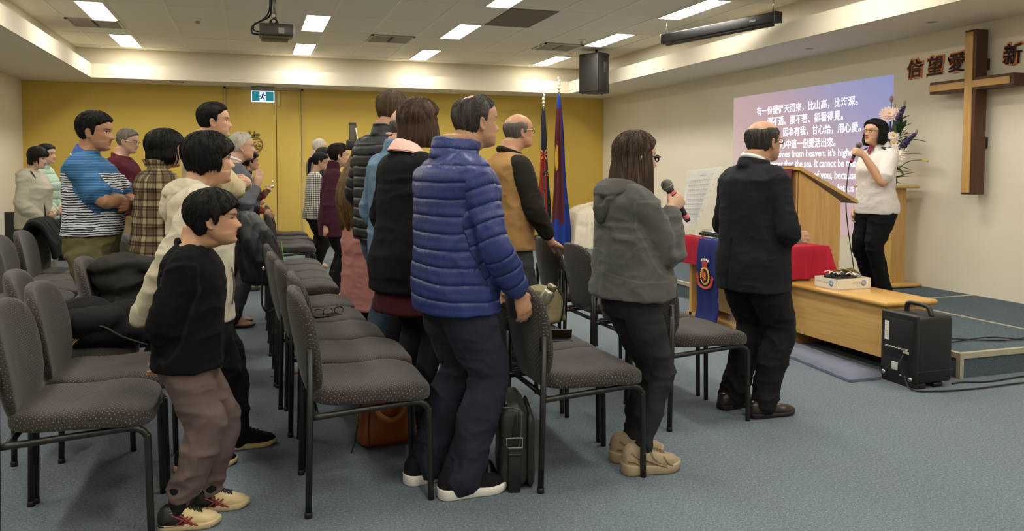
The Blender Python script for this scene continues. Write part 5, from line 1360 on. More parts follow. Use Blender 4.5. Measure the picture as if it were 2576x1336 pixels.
def make_trousers(R, g, vox, parent):
    mb = MB(); h = R.h; top = g.get('top', .60) * h; infl = g.get('infl', .012)
    R.torso(mb, .455 * h, top, infl, 0, 0, rows=14)
    k = g.get('w', (1, 1, 1, 1)); jo = []
    for sd in (-1, 1):
        hip, kn, ank, fr, ft = R.legs[sd]; lo = ank.copy(); lo.z = g.get('hem', .035) * h
        rs = [.060 * h * k[0], .057 * h * k[0], .048 * h * (k[0] + k[1]) / 2, .042 * h * k[1], .040 * h * k[2], .036 * h * (k[2] + k[3]) / 2, .034 * h * k[3]]
        pts = [hip, hip.lerp(kn, .33), hip.lerp(kn, .7), kn, kn.lerp(lo, .35), kn.lerp(lo, .75), lo]
        limb(mb, pts, rs, 22, 5); jo += [(tuple(kn), .08 * h, .8), (tuple(lo + Vector((0, 0, .04 * h))), .07 * h, g.get('bunch', 1.0)), (tuple(hip), .09 * h, .5)]
    limb(mb, [Vector((-.035 * h, -.04 * h, .50 * h)), Vector((-.035 * h, .04 * h, .50 * h))], [.05 * h * k[0], .05 * h * k[0]], 16, 3)
    me = fuse(mb, vox, 3); folds(me, g.get('fold', .010), R.sp.get('seed', 1) + 20, jo, g.get('fscale', (10, 10, 12)))
    if g.get('cuffed'):
        co = get_co(me); no = get_no(me)
        f = np.exp(-((co[:, 2] - (g.get('hem', .035) + .012) * h) / (.012 * h)) ** 2); set_co(me, co - no * (f * .012)[:, None])
    return finish(me, g['name'], g['mat'], parent)

def make_shoe(R, sd, g, parent):
    hip, kn, ank, fr, (fx, fy) = R.legs[sd]; h = R.h; L_ = g.get('len', .160) * h; W_ = L_ * .185 * g.get('wide', 1.0); sole = g.get('sole', .024); st = g.get('style', 'sneaker')
    Mx = Matrix.Translation((fx, fy, 0)) @ Matrix.Rotation(fr, 4, 'Z')
    us = np.linspace(0, 1, 30)
    hw = np.interp(us, [0, .03, .1, .3, .5, .68, .85, .95, 1], [.25, .58, .78, .80, .84, 1.0, .88, .58, .15]) * W_
    hi_ = {'sneaker': [.062, .085, .10, .105, .095, .075, .056, .046, .03], 'dress': [.05, .072, .082, .082, .068, .052, .044, .038, .024], 'chunky': [.075, .105, .118, .118, .104, .08, .064, .054, .034]}[st]
    ht = np.interp(us, [0, .04, .12, .25, .42, .6, .8, .93, 1], hi_) * (L_ / .26) + sole * .2
    mb = MB(); rings = []
    for u, a, t in zip(us, hw, ht):
        x = -.5 * L_ + u * L_; r = []
        for k in range(20):
            an = 2 * pi * k / 20; y = a * math.copysign(abs(cos(an)) ** .75, cos(an)); zz = sole * .5 + (t - sole * .5) * (.5 + .5 * math.copysign(abs(sin(an)) ** .7, sin(an)))
            narrow = 1 - .35 * max(0, (zz / max(t, .01)) - .35) * (1.1 if u < .7 else .6); r.append(Mx @ Vector((x, y * narrow, max(zz, sole * .5))))
        rings.append(r)
    loft(mb, rings); o = mb.build('shoe', g['mat'], parent)
    # sole
    ms = MB(); n_ = 44; out = []
    for k in range(n_):
        a = 2 * pi * k / n_; u = .5 - .5 * cos(a); wv = np.interp(u, us, hw) * 1.06 * math.copysign(1, sin(a)) if abs(sin(a)) > 1e-6 else 0; out.append((-.5 * L_ * 1.02 + u * L_ * 1.04, wv, u))
    rings = []
    for f, ex in ((0, .93), (.12, 1.0), (.85, 1.02), (1, .98)):
        rings.append([Mx @ Vector((p[0] * (1 if f > .1 else .97), p[1] * ex, sole * f * (1.25 - .35 * min(1, p[2] * 1.6)) + (.012 * (L_ / .26) * max(0, p[2] - .82) / .18 * (1 - f * .3)) + .001)) for p in out])
    loft(ms, rings); ms.build('sole', g.get('solemat', g['mat']), o)
    if g.get('lace'):
        ml = MB()
        for i in range(5):
            u = .40 + i * .065; x = -.5 * L_ + u * L_; t = np.interp(u, us, ht) + .002; y = np.interp(u, us, hw) * .42
            ml.tube([Mx @ Vector((x, -y, t - .006)), Mx @ Vector((x + .006, 0, t + .002)), Mx @ Vector((x + .012, y, t - .006))], .0028, 6, smooth_path=3); ml.tube([Mx @ Vector((x, y, t - .006)), Mx @ Vector((x + .006, 0, t + .003)), Mx @ Vector((x + .012, -y, t - .006))], .0028, 6, smooth_path=3)
        ml.build('laces', g['lace'], o)
    if g.get('extra'): g['extra'](Mx, L_, W_, o, sd)
    return o

def make_glasses(R, parent, mat, round_=True, thick=.006):
    mb = MB(); Mx = R.hm
    for s in (-1, 1):
        pts = []
        for k in range(21):
            a = 2 * pi * k / 20; ry, rz = (.085, .078) if round_ else (.095, .065); pts.append(Mx @ Vector((.418 - .35 * (abs(s * .155 + ry * cos(a)) - .06) ** 2 * 2, s * .155 + ry * cos(a), -.008 + rz * sin(a))))
        mb.tube(pts, thick * R.Hh * 2.2, 6)
        mb.tube([Mx @ Vector((.43, s * .245, .02)), Mx @ Vector((.30, s * .325, .02)), Mx @ Vector((.0, s * .345, .015)), Mx @ Vector((-.07, s * .345, -.03))], thick * R.Hh * 2.2, 6, smooth_path=3)
    mb.tube([Mx @ Vector((.465, -.07, .0)), Mx @ Vector((.475, 0, .015)), Mx @ Vector((.465, .07, .0))], thick * R.Hh * 2, 6)
    return mb.build('glasses', mat, parent)

ARM = {
 'down': dict(e=(-.015, .035, -.170), w=(.015, .045, -.318), hd=(.12, 0, -1), curl=.30),
 'down_slim': dict(e=(-.02, .022, -.170), w=(.012, .018, -.318), hd=(.12, 0, -1), curl=.35),
 'folded': dict(e=(.095, .040, -.118), w=(.130, -.100, -.120), hd=(-.1, -1, -.05), hn=(-1, 0, 0), curl=.4),
 'folded_over': dict(e=(.09, .040, -.122), w=(.160, -.105, -.105), hd=(-.15, -1, .12), hn=(-1, 0, -.1), curl=.5),
 'clasp': dict(e=(-.01, .045, -.165), w=(.115, -.045, -.245), hd=(.5, -.9, -.15), curl=.55),
}
people_group = 'people standing among the chairs'
def person(sp):
    R = Rig(sp); vox = sp.get('vox', .0055); gv = sp.get('gvox', .009)
    me = build_body(R, vox); me.materials.append(sp['skin']); me.name = 'person'
    o = bpy.data.objects.new('person', me); COL.objects.link(o); o.location = sp['loc']; o.rotation_euler = (0, 0, radians(sp.get('head', 0.0)))
    tag(o, sp['label'], 'person', people_group)
    if sp.get('trousers'): make_trousers(R, dict(sp['trousers']), gv, o)
    for g in sp.get('tops', ()): make_top(R, g, g.get('vox', gv), o)
    for sd in (-1, 1):
        if sp.get('shoes'): make_shoe(R, sd, sp['shoes'], o)
        if sp.get('sock'):
            hip, kn, ank, fr, ft = R.legs[sd]; q = MB(); limb(q, [ank + Vector((.0, 0, -.02 * R.h)), ank + Vector((0, 0, .03 * R.h)), ank + Vector((0, 0, .07 * R.h))], [.027 * R.h, .026 * R.h, .026 * R.h], 18, 4); q.build('sock', sp['sock'], o)
    hs = sp.get('hair')
    if hs:
        mb = MB(); P, F = hair_cap(R, hs['cap'], seed=sp.get('seed', 1), groove=hs.get('groove', .10)); P = npx(R.hm, P)
        mb.add(P.tolist(), F)
        if hs.get('fuse') or hs.get('parts'):
            for fn in hs.get('parts', ()): fn(mb, R)
            hm = fuse(mb, hs.get('vox', .005), 4); strands(hm, R.hm, hs.get('amp', .006), hs.get('freq', 16), sp.get('seed', 1), hs.get('zf', 1.0))
        else:
            hm = mb.mesh('hair', hs['mat'])
        lk = MB(); near = vox < .0063
        if hs.get('locks', 1): cap_locks(lk, R, hs['cap'], int((420 if near else 120) * hs.get('locks', 1)), sp.get('seed', 1) + 50, rad=hs.get('lrad', .011), lift=hs.get('lift', .012), over=hs.get('over', .035))
        for kw in hs.get('slocks', ()): skirt_locks(lk, R.hm, R.Hh, seed=sp.get('seed', 1) + 70, **kw)
        if lk.v:
            import bmesh
            m2 = lk.mesh('locks', hs['mat']); bm = bmesh.new(); bm.from_mesh(hm); bm.from_mesh(m2); nm = bpy.data.meshes.new('hair'); bm.to_mesh(nm); bm.free(); bpy.data.meshes.remove(m2); bpy.data.meshes.remove(hm); hm = nm; hm.polygons.foreach_set('use_smooth', np.ones(len(hm.polygons), bool))
        hair_attr(hm, R); finish(hm, 'hair', hs['mat'], o)
    if sp.get('glasses'): make_glasses(R, o, sp['glasses'][0], *sp['glasses'][1:])
    for fn in sp.get('more', ()): fn(R, o, sp)
    return R, o

folds(DS.data, .035, 61, (), (5, 5, 4)); _c = get_co(DS.data); _c[:, 2] = np.maximum(_c[:, 2], .002); set_co(DS.data, _c)

# ------------------------------------------------------------------ cloth materials with their own patterns
def stripe_shirt():
    n = N('striped_polo_cloth'); co = n.coord(); s = n.sep(co)
    f = n.noise(n.coord('Object', (5, 5, 120)), 1.0, 3, .6); zz = n.math('ADD', s[2], n.math('MULTIPLY', n.noise(n.coord('Object', (9, 9, 14)), 1.0, 3), .022)); sw = n.math('ADD', n.math('FRACT', n.math('MULTIPLY', zz, 68.0)), n.math('MULTIPLY', n.math('SUBTRACT', f, .5), .9))
    body = n.mix(n.math('GREATER_THAN', sw, .55), lin((222, 222, 226)), lin((30, 36, 62)))
    fine = n.math('GREATER_THAN', n.math('FRACT', n.math('MULTIPLY', s[2], 105.0)), .72)
    blue = n.mix(fine, lin((44, 92, 140)), lin((96, 140, 176)))
    aa = n.n('ShaderNodeAttribute'); aa.attribute_name = 'arm'; up = n.math('GREATER_THAN', s[2], 1.275); slv = n.math('GREATER_THAN', aa.outputs['Fac'], .5); msk = n.math('MAXIMUM', up, slv)
    n.base(n.mix(msk, body, blue)); n.set(.85, 0, .2); n.bump(n.noise(co, 500, 2), .2, .002); return n.m
def plaid():
    n = N('brown_plaid_wool'); co = n.coord(); s = n.sep(co); ang = n.math('MULTIPLY', n.math('ARCTAN2', s[1], s[0]), .19); u = n.math('DIVIDE', ang, .105); v = n.math('DIVIDE', s[2], .105)
    def bands(t):
        fr = n.math('FRACT', t); a = n.math('MULTIPLY', n.math('GREATER_THAN', fr, .05), n.math('LESS_THAN', fr, .14)); b = n.math('MULTIPLY', n.math('GREATER_THAN', fr, .20), n.math('LESS_THAN', fr, .29)); c = n.math('MULTIPLY', n.math('GREATER_THAN', fr, .62), n.math('LESS_THAN', fr, .70))
        l_ = n.math('MULTIPLY', n.math('GREATER_THAN', fr, .32), n.math('LESS_THAN', fr, .58)); return n.math('MAXIMUM', n.math('MAXIMUM', a, b), c), l_
    du, lu = bands(u); dv, lv = bands(v); dark = n.math('MULTIPLY', n.math('ADD', du, dv), .5); light = n.math('MULTIPLY', n.math('ADD', lu, lv), .5)
    c = n.mix(light, lin((108, 92, 70)), lin((178, 164, 130))); c = n.mix(n.math('MULTIPLY', dark, 1.25), c, lin((44, 34, 28)))
    f = n.noise(co, 420, 2); n.base(n.mix(n.math('MULTIPLY', f, .3), c, lin((60, 50, 40)))); n.set(.95, 0, .15); n.bump(f, .3, .003); return n.m
def houndstooth():
    n = N('black_white_check'); co = n.coord(); s = n.sep(co); ang = n.math('MULTIPLY', n.math('ARCTAN2', s[1], s[0]), .17); u = n.math('FRACT', n.math('DIVIDE', ang, .022)); v = n.math('FRACT', n.math('DIVIDE', s[2], .022))
    a = n.math('GREATER_THAN', u, .5); b = n.math('GREATER_THAN', v, .5); k = n.math('MULTIPLY', n.math('ADD', a, b), .5); d = n.math('GREATER_THAN', n.math('FRACT', n.math('ADD', n.math('MULTIPLY', u, 2), n.math('MULTIPLY', v, 2))), .5)
    k2 = n.math('MAXIMUM', n.math('GREATER_THAN', k, .75), n.math('MULTIPLY', n.math('GREATER_THAN', k, .25), d)); n.base(n.mix(k2, lin((226, 222, 212)), lin((26, 24, 24)))); n.set(.9, 0, .2); return n.m
def denim(name, c1, c2):
    n = N(name); co = n.coord(); f = n.noise(n.coord('Object', (240, 240, 90)), 1, 3); g = n.noise(co, 5, 4); h_ = n.noise(n.coord('Object', (14, 14, 40)), 1, 3)
    k = n.math('ADD', n.math('MULTIPLY', f, .35), n.math('ADD', n.math('MULTIPLY', g, .4), n.math('MULTIPLY', h_, .25)))
    n.base(n.ramp(k, [(.3, lin(c1)), (.7, lin(c2))])); n.set(.88, 0, .2); n.bump(f, .3, .002); return n.m
def fleece(name, rgb, zline=None, blotch=8):
    n = N(name); c = lin(rgb); co = n.coord(); s = n.sep(co); aa = n.n('ShaderNodeAttribute'); aa.attribute_name = 'arm'
    f = n.noise(co, 380, 2); g = n.noise(co, blotch, 5, .6); seam = n.math('LESS_THAN', n.math('ABSOLUTE', n.math('SUBTRACT', aa.outputs['Fac'], .5)), .22)
    if zline: seam = n.math('MAXIMUM', seam, n.math('LESS_THAN', n.math('ABSOLUTE', n.math('SUBTRACT', n.math('ADD', s[2], n.math('MULTIPLY', n.math('ABSOLUTE', s[1]), .22)), zline)), .0035))
    b = n.mix(f, tuple(x * .82 for x in c), tuple(min(1, x * 1.15) for x in c)); b = n.mix(n.math('MULTIPLY', g, .45), b, tuple(x * .62 for x in c)); n.base(n.mix(n.math('MULTIPLY', seam, .5), b, tuple(min(1, x * 1.25 + .01) for x in c)))
    n.set(.95, 0, .15, .1 if max(rgb) > 60 else 0); n.bump(n.math('ADD', n.math('MULTIPLY', f, .25), n.math('ADD', n.math('MULTIPLY', seam, .8), n.math('MULTIPLY', g, .6))), .5, .005); return n.m
def nylon(name, rgb, rough=.38, quilt=False):
    n = N(name); co = n.coord(); c = lin(rgb); f = n.noise(co, 30, 4, .6, .5); b = n.mix(f, tuple(x * .8 for x in c), tuple(min(1, x * 1.2) for x in c)); n.set(rough, 0, .4)
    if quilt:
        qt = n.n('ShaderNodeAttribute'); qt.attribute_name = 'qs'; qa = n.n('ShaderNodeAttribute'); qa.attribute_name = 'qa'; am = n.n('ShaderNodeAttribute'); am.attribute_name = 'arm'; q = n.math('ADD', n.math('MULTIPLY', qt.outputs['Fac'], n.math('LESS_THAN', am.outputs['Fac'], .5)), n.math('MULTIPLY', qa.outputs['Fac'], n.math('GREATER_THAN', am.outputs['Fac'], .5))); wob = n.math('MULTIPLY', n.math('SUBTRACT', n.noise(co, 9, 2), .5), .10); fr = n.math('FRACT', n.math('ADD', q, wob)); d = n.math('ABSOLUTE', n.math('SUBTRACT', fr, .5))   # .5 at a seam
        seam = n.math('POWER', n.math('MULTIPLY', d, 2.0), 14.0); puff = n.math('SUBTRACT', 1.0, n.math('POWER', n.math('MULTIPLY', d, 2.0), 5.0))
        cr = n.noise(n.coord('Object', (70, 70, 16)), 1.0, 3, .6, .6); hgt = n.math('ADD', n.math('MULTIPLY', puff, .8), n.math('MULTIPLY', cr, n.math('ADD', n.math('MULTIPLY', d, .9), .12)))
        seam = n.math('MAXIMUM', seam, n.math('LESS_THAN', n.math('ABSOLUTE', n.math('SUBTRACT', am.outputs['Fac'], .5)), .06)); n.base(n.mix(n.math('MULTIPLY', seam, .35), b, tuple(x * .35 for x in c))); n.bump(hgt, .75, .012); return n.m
    n.base(b); n.bump(f, .35, .006); return n.m
HB = hair_mat('black_hair', (13, 11, 10), (40, 33, 28)); HBS = hair_mat('glossy_black_hair', (12, 11, 12), (32, 29, 30), .30)
HBR = hair_mat('brown_hair', (66, 48, 36), (112, 86, 62)); HDB = hair_mat('dark_brown_hair', (64, 48, 38), (122, 96, 74)); HG = hair_mat('grey_hair', (104, 98, 90), (150, 144, 134)); HW = hair_mat('white_hair', (196, 188, 172), (230, 224, 212)); HGB = hair_mat('greying_black_hair', (66, 61, 56), (124, 116, 106)); HBL = hair_mat('dark_blond_hair', (88, 66, 42), (176, 142, 92)); HSB = hair_mat('sandy_hair', (82, 66, 48), (136, 112, 80))
def sk(name, tone, **k): return skin_mat('skin_' + name, tone, **k)
WIRE = plain('thin_gold_wire', (170, 150, 110), .3, .7); DARKRIM = plain('dark_rim', (30, 26, 26), .35)
F_ = fabric
BLACKTR = F_('black_trouser_cloth', (16, 15, 16), .9); NAVYTR = F_('navy_trouser_cloth', (34, 38, 52), .85); WHITESOLE = plain('white_sole', (226, 222, 214), .6); BLACKSOLE = plain('black_sole', (18, 17, 17), .6); BLACKKNIT = F_('black_knit', (20, 20, 21), .95, 300); CREAMSOLE = plain('cream_sole', (206, 182, 134), .65)
BLACKLEATHER = plain('black_leather', (30, 26, 24), .32, bump=.2, scale=120)
def A(**k): return k
def bob(zb, phi, thick=.13, flare=.03, zt=.22, **k):
    return lambda mb, R: skirt(mb, R.hm, phi, zt, zb, thick, flare, **k)
def add_tail(pts, rs):
    return lambda mb, R: limb(mb, [R.hm @ Vector(p) for p in pts], [r * R.Hh for r in rs], 14, 5)

# ---- boy
def boy_shoe(Mx, L_, W_, o, sd):
    q = MB(); P = []
    for i in range(12):
        u = .0 + .44 * i / 11; row = []
        for k in range(17):
            a = -pi * .08 + pi * 1.16 * k / 16; hw = np.interp(u, [0, .03, .1, .3, .5], [.30, .62, .82, .84, .88]) * W_ * 1.03; tt = np.interp(u, [0, .04, .12, .25, .44], [.068, .09, .106, .110, .098]) * (L_ / .26) + .002
            y = hw * math.copysign(abs(cos(a)) ** .75, cos(a)); z = .016 + (tt - .016) * max(0, math.copysign(abs(sin(a)) ** .7, sin(a))) * (.98) + .004; y *= 1 - .35 * max(0, z / tt - .35) * 1.05; row.append(Mx @ Vector((-.5 * L_ - .002 + u * L_, y, z)))
        P.append(row)
    q.grid(P); q.build('heel_panel', M['black_plastic'], o)
    q = MB()
    def sp_(u, f): 
        hw = np.interp(u, [0, .03, .1, .3, .5, .68, .85, .95, 1], [.25, .58, .78, .80, .84, 1.0, .88, .58, .15]) * W_; tt = np.interp(u, [0, .04, .12, .25, .42, .6, .8, .93, 1], [.062, .085, .10, .105, .095, .075, .056, .046, .03]) * (L_ / .26) + .005
        z = .014 + (tt - .014) * f; nar = 1 - .35 * max(0, f - .35) * 1.1; c_ = max(0, 1 - f ** 3) ** .4; return Mx @ Vector((-.5 * L_ + u * L_, sgn * hw * (.25 + .78 * c_) * nar, z))
    for sgn in (-1, 1):
        q = MB()
        for pl in ([(.22, .62), (.36, .45), (.48, .28), (.58, .12)], [(.36, .62), (.44, .48), (.52, .32), (.66, .08)], [(.30, .14), (.40, .34), (.50, .60)], [(.40, .10), (.48, .34), (.57, .62)]):
            q.tube([sp_(*p) for p in pl], .0034, 6, smooth_path=3)
        q.build('side_stripe', plain('dark_red_trim', (128, 40, 40), .45), o)
def chunky_shoe(Mx, L_, W_, o, sd):
    def sp_(u, f, sgn):
        hw = np.interp(u, [0, .03, .1, .3, .5, .68, .85, .95, 1], [.25, .58, .78, .80, .84, 1.0, .88, .58, .15]) * W_; tt = np.interp(u, [0, .04, .12, .25, .42, .6, .8, .93, 1], [.075, .105, .118, .118, .104, .08, .064, .054, .034]) * (L_ / .26) + .010
        z = .022 + (tt - .022) * f; nar = 1 - .35 * max(0, f - .35) * (1.1 if u < .7 else .6); c_ = max(0, 1 - f ** 3) ** .4; return Mx @ Vector((-.5 * L_ + u * L_, sgn * hw * (.22 + .80 * c_) * nar, z))
    q = MB(); q2 = MB()
    for sgn in (-1, 1):
        for pl, r in (([(.10, .75), (.22, .52), (.40, .42), (.56, .30), (.70, .15)], .006), ([(.40, .92), (.48, .60), (.58, .35)], .005), ([(.66, .80), (.72, .45), (.80, .22)], .005), ([(.04, .45), (.16, .38), (.26, .16)], .006)):
            q.tube([sp_(*p_, sgn) for p_ in pl], r, 6, smooth_path=3)
    q.build('overlay_panels', plain('taupe_suede', (136, 118, 94), .9, bump=.3, scale=200), o)
def drawstring(R, o, sp):
    q = MB(); h = R.h
    for s in (-1, 1): q.tube([Vector((.088 * h, s * .006, .515 * h)), Vector((.097 * h, s * .012, .49 * h)), Vector((.092 * h, s * .016, .462 * h))], .003, 6, smooth_path=3)
    q.build('drawstring', plain('dark_cord', (60, 50, 48), .8), o)
person(dict(label='boy in a black sweatshirt and taupe trousers, hands behind his back, front left', loc=(-.225, 3.135, 0), head=-2, h=1.215, child=True, build=1.06, Hh=.196, headfwd=.058, lean=.055, seed=2, vox=.0042, gvox=.007, handk=.95,
    skin=sk('boy', (190, 145, 113), eye=.013, brow=(40, 30, 26)), armR=dict(e=(-.060, .030, -.160), w=(-.075, -.055, -.295), hd=(-.15, .75, -.6), hn=(-1, 0, .1), curl=.6), armL=dict(e=(-.06, .035, -.155), w=(-.085, -.075, -.280), hd=(-.1, -.5, -.8), hn=(-1, 0, 0), curl=.5),
    footR=(-.0, -.070, .0), footL=(.095, .065, .05), hpitch=.03, hyaw=-.02, sock=BLACKKNIT,
    hair=dict(cap=short_hair(.095, .085, .20, .03, -.10, -.30, fringe=.02, jag=.03, puff=.03), mat=HB, groove=.09),
    tops=[dict(name='sweatshirt', mat=fleece('black_sweatshirt', (17, 16, 16)), infl=.022, arm=.013, hem=.475, flare=.012, straight=.9, collar='crew', cuff=True, cuffback=.03, fold=.014, ztop=.842)],
    trousers=dict(name='trousers', mat=F_('taupe_sweatpants', (104, 88, 84), .95, 350), w=(1.18, 1.3, 1.35, 1.0), hem=.060, top=.58, fold=.015, cuffed=True, bunch=1.6, infl=.022),
    shoes=dict(mat=plain('cream_leather', (206, 184, 140), .5, var=.15, scale=40), solemat=plain('worn_white_sole', (196, 178, 140), .6), len=.172, wide=1.1, lace=M['black_plastic'], extra=boy_shoe), more=[drawstring]))

# ---- older child in a cream hoodie
def pouch(R, o, sp):
    h = R.h; q = MB(); q.tube([R.P(Vector((.080 * h, -.088 * h, .60 * h))), R.P(Vector((.086 * h, -.092 * h, .545 * h))), R.P(Vector((.078 * h, -.100 * h, .49 * h)))], [.003, .005, .003], 8, smooth_path=4); q.build('pocket_opening', plain('pocket_shadow_lining', (92, 84, 72), .9), o)
person(dict(label='child with black bowl haircut in a cream hoodie just behind the boy', loc=(-.215, 3.77, 0), head=8, h=1.455, child=True, build=1.08, ear=.72, Hh=.222, headfwd=.03, lean=.0, seed=3, vox=.0046, gvox=.008,
    skin=sk('hoodie_child', (196, 153, 122), eye=.018), armR=dict(e=(-.075, .03, -.155), w=(-.135, .0, -.27), hd=(-.3, 0, -.9), curl=.6), armL=ARM['down'], footR=(.0, -.105, .0), footL=(.20, .085, -.05), hpitch=.03, hyaw=.12,
    hair=dict(cap=short_hair(.085, .08, .16, -.02, -.2, -.34, fringe=.02, jag=.03, puff=.03), mat=HB, slocks=[dict(phi=1.9, z_bot=-.22, thick=.088, flare=0, count=220, curl=.05)], parts=[bob(-.22, 1.95, .085, .0, .2, taper=.05, curl=.05)], fuse=True, amp=.006, freq=18),
    tops=[dict(name='hoodie', mat=fleece('cream_fleece', (208, 198, 174)), infl=.030, arm=.016, hem=.435, flare=.0, straight=.9, hood=True, cuff=True, cuffback=-.075, fold=.014)],
    trousers=dict(name='trousers', mat=BLACKTR, w=(1.15, 1.2, 1.2, 1.15), hem=.035, fold=.012, top=.56), shoes=dict(mat=BLACKKNIT, solemat=CREAMSOLE, len=.175, lace=M['black_plastic']), more=[pouch]))

# ---- woman in the plaid coat
def ruffle(R, o, sp):
    q = MB(); h = R.h; P = []
    for k in range(49):
        a = 2 * pi * k / 48; w_ = .004 * sin(k * pi); row = []
        for (r_, z) in ((.042, .858), (.046, .872), (.050 + .006 * (k % 2), .888), (.046 + .006 * (k % 2), .889), (.040, .872), (.038, .858)):
            row.append(R.P(Vector((r_ * h * cos(a) - .008 * h, r_ * h * sin(a), z * h - .006 * cos(a)))))
        P.append(row)
    q.grid(P); q.build('ruffled_collar', sp['tops'][0]['mat'], o)
person(dict(label='woman with a short black bob in a brown plaid coat, seen from behind', loc=(-.53, 5.28, 0), head=28, h=1.525, sex='f', ear=.72, Hh=.215, seed=4, skin=sk('plaid_woman', (190, 149, 120)), armR=dict(e=(.02, .05, -.165), w=(.105, .03, -.235), curl=.4), armL=dict(e=(.02, .05, -.165), w=(.105, .03, -.235), curl=.4), headfwd=.03,
    hair=dict(cap=short_hair(.13, .12, .22, .06, -.16, -.30, puff=.04), mat=HB, slocks=[dict(phi=1.85, z_bot=-.40, thick=.135, flare=.03, count=240, curl=.12)], parts=[bob(-.40, 1.9, .13, .03, .2, taper=.05, curl=.12, part=0)], fuse=True, amp=.007, freq=15),
    tops=[dict(name='coat', mat=plaid(), infl=.030, arm=.024, ztop=.86, neck=.004, hem=.425, flare=.025, straight=.9, fold=.012)],
    trousers=dict(name='trousers', mat=BLACKTR, w=(1.1, 1.1, 1.1, 1.0), top=.56), shoes=dict(mat=BLACKLEATHER, style='dress'), more=[ruffle]))

# ---- tall man, beige jacket, arms folded
person(dict(label='tall dark haired man in a beige jacket with folded arms behind the cream hoodie', loc=(-.29, 5.80, 0), head=4, h=1.745, build=1.05, seed=5, Hh=.235, skin=sk('tall_man', (197, 153, 124), eye=.018), armR=ARM['folded'], armL=ARM['folded_over'], hpitch=.05, hyaw=-.08,
    hair=dict(cap=short_hair(.075, .035, .32, .16, -.04, -.22, jag=.02), mat=HB), 
    tops=[dict(name='jacket', mat=F_('beige_jacket_cloth', (196, 180, 142), .8), infl=.024, arm=.016, hem=.50, straight=.8, collar='stand', cz=.875, cr=.05, cuff=True, fold=.013)],
    trousers=dict(name='trousers', mat=BLACKTR, w=(1.1, 1.1, 1.1, 1.0)), shoes=dict(mat=BLACKLEATHER, style='dress')))
# ---- white haired man with praying hands
def tie(R, o, sp):
    h = R.h; q = MB(); 
    P = [[R.P(Vector((x * h, y * h, z * h))) for y in (-.012 - g, .012 + g)] for (x, z, g) in ((.045, .845, -.004), (.062, .80, 0), (.080, .74, .004), (.078, .66, .006), (.074, .60, .0))]; q.grid(P); q.grid([[p + Vector((.004, 0, 0)) for p in r] for r in P]); q.build('tie', plain('dark_red_tie', (120, 40, 40), .6), o)
def white_collar(R, o, sp):
    h = R.h; q = MB(); pts = []
    for k in range(25):
        a = 2 * pi * k / 24; pts.append(R.P(Vector((.037 * h * cos(a) - .006 * h, .038 * h * sin(a), (.868 - .014 * cos(a)) * h))))
    q.tube(pts, .0075 * h, 8); q.build('shirt_collar', plain('white_shirt_cotton', (222, 220, 220), .8), o)
person(dict(label='white haired older man in a grey suit with raised praying hands, behind the children', loc=(-.12, 6.95, 0), head=6, h=1.60, seed=6, Hh=.225, build=1.04, skin=sk('white_haired_man', (199, 157, 134), age=.5, brow=(150, 140, 130)), armR=dict(e=(.04, .03, -.160), w=(.110, -.075, -.075), hd=(.25, .05, 1), hn=(0, 1, 0), curl=.08, thumb=.2), armL=dict(e=(.04, .03, -.160), w=(.112, -.080, -.075), hd=(.25, -.05, 1), hn=(0, -1, 0), curl=.08, thumb=.2), hpitch=.02,
    hair=dict(cap=short_hair(.05, .03, .34, .20, .02, -.2), mat=HW), tops=[dict(name='suit_jacket', mat=F_('grey_suit', (92, 94, 98), .85), infl=.020, arm=.014, hem=.46, straight=.8, fold=.010)],
    trousers=dict(name='trousers', mat=F_('grey_suit_trouser', (52, 52, 56), .85)), shoes=dict(mat=plain('dusky_pink_leather', (176, 128, 116), .5), solemat=BLACKSOLE, style='dress', lace=M['black_plastic']), more=[white_collar, tie]))
# ---- bald bearded man
person(dict(label='bald man with a short grey beard standing before the yellow door', loc=(-.15, 10.0, 0), head=5, h=1.70, seed=7, build=1.08, skin=sk('bald_man', (198, 157, 132), stub=(150, 136, 122), age=.3), armR=ARM['clasp'], armL=ARM['clasp'], vox=.0075, gvox=.012, hair=dict(cap=balding(0, .012, .02, front=.02), mat=HG),
    tops=[dict(name='shirt', mat=F_('dark_plum_shirt', (110, 50, 58), .85), hem=.50, fold=.01, collar='shirt')], trousers=dict(name='trousers', mat=BLACKTR), shoes=dict(mat=BLACKLEATHER, style='dress')))
# ---- woman in a black vest
person(dict(label='woman with short black hair in a black padded vest and patterned blouse near the door', loc=(-.05, 9.0, 0), head=8, h=1.485, sex='f', seed=8, vox=.0075, gvox=.011, skin=sk('vest_woman', (190, 147, 118)), armR=dict(e=(.0, .035, -.165), w=(.12, -.01, -.225), hd=(.8, -.3, -.4), curl=.5), armL=dict(e=(.03, .03, -.160), w=(.15, -.06, -.10), hd=(.3, -.6, .6), curl=.5),
    hair=dict(cap=short_hair(.10, .08, .24, .08, -.1, -.28, puff=.03), mat=HB),
    tops=[dict(name='blouse', mat=F_('maroon_print_blouse', (132, 60, 62), .85, 60, .7), hem=.50, infl=.014), dict(name='vest', mat=nylon('black_vest_nylon', (26, 26, 28), .45, True), hem=.48, infl=.034, sleeve='long', arm=.016, collar='stand', cz=.87, cr=.048, cuffback=.05, quilt=(.07, .007))],
    trousers=dict(name='trousers', mat=BLACKTR), shoes=dict(mat=BLACKLEATHER, style='dress')))
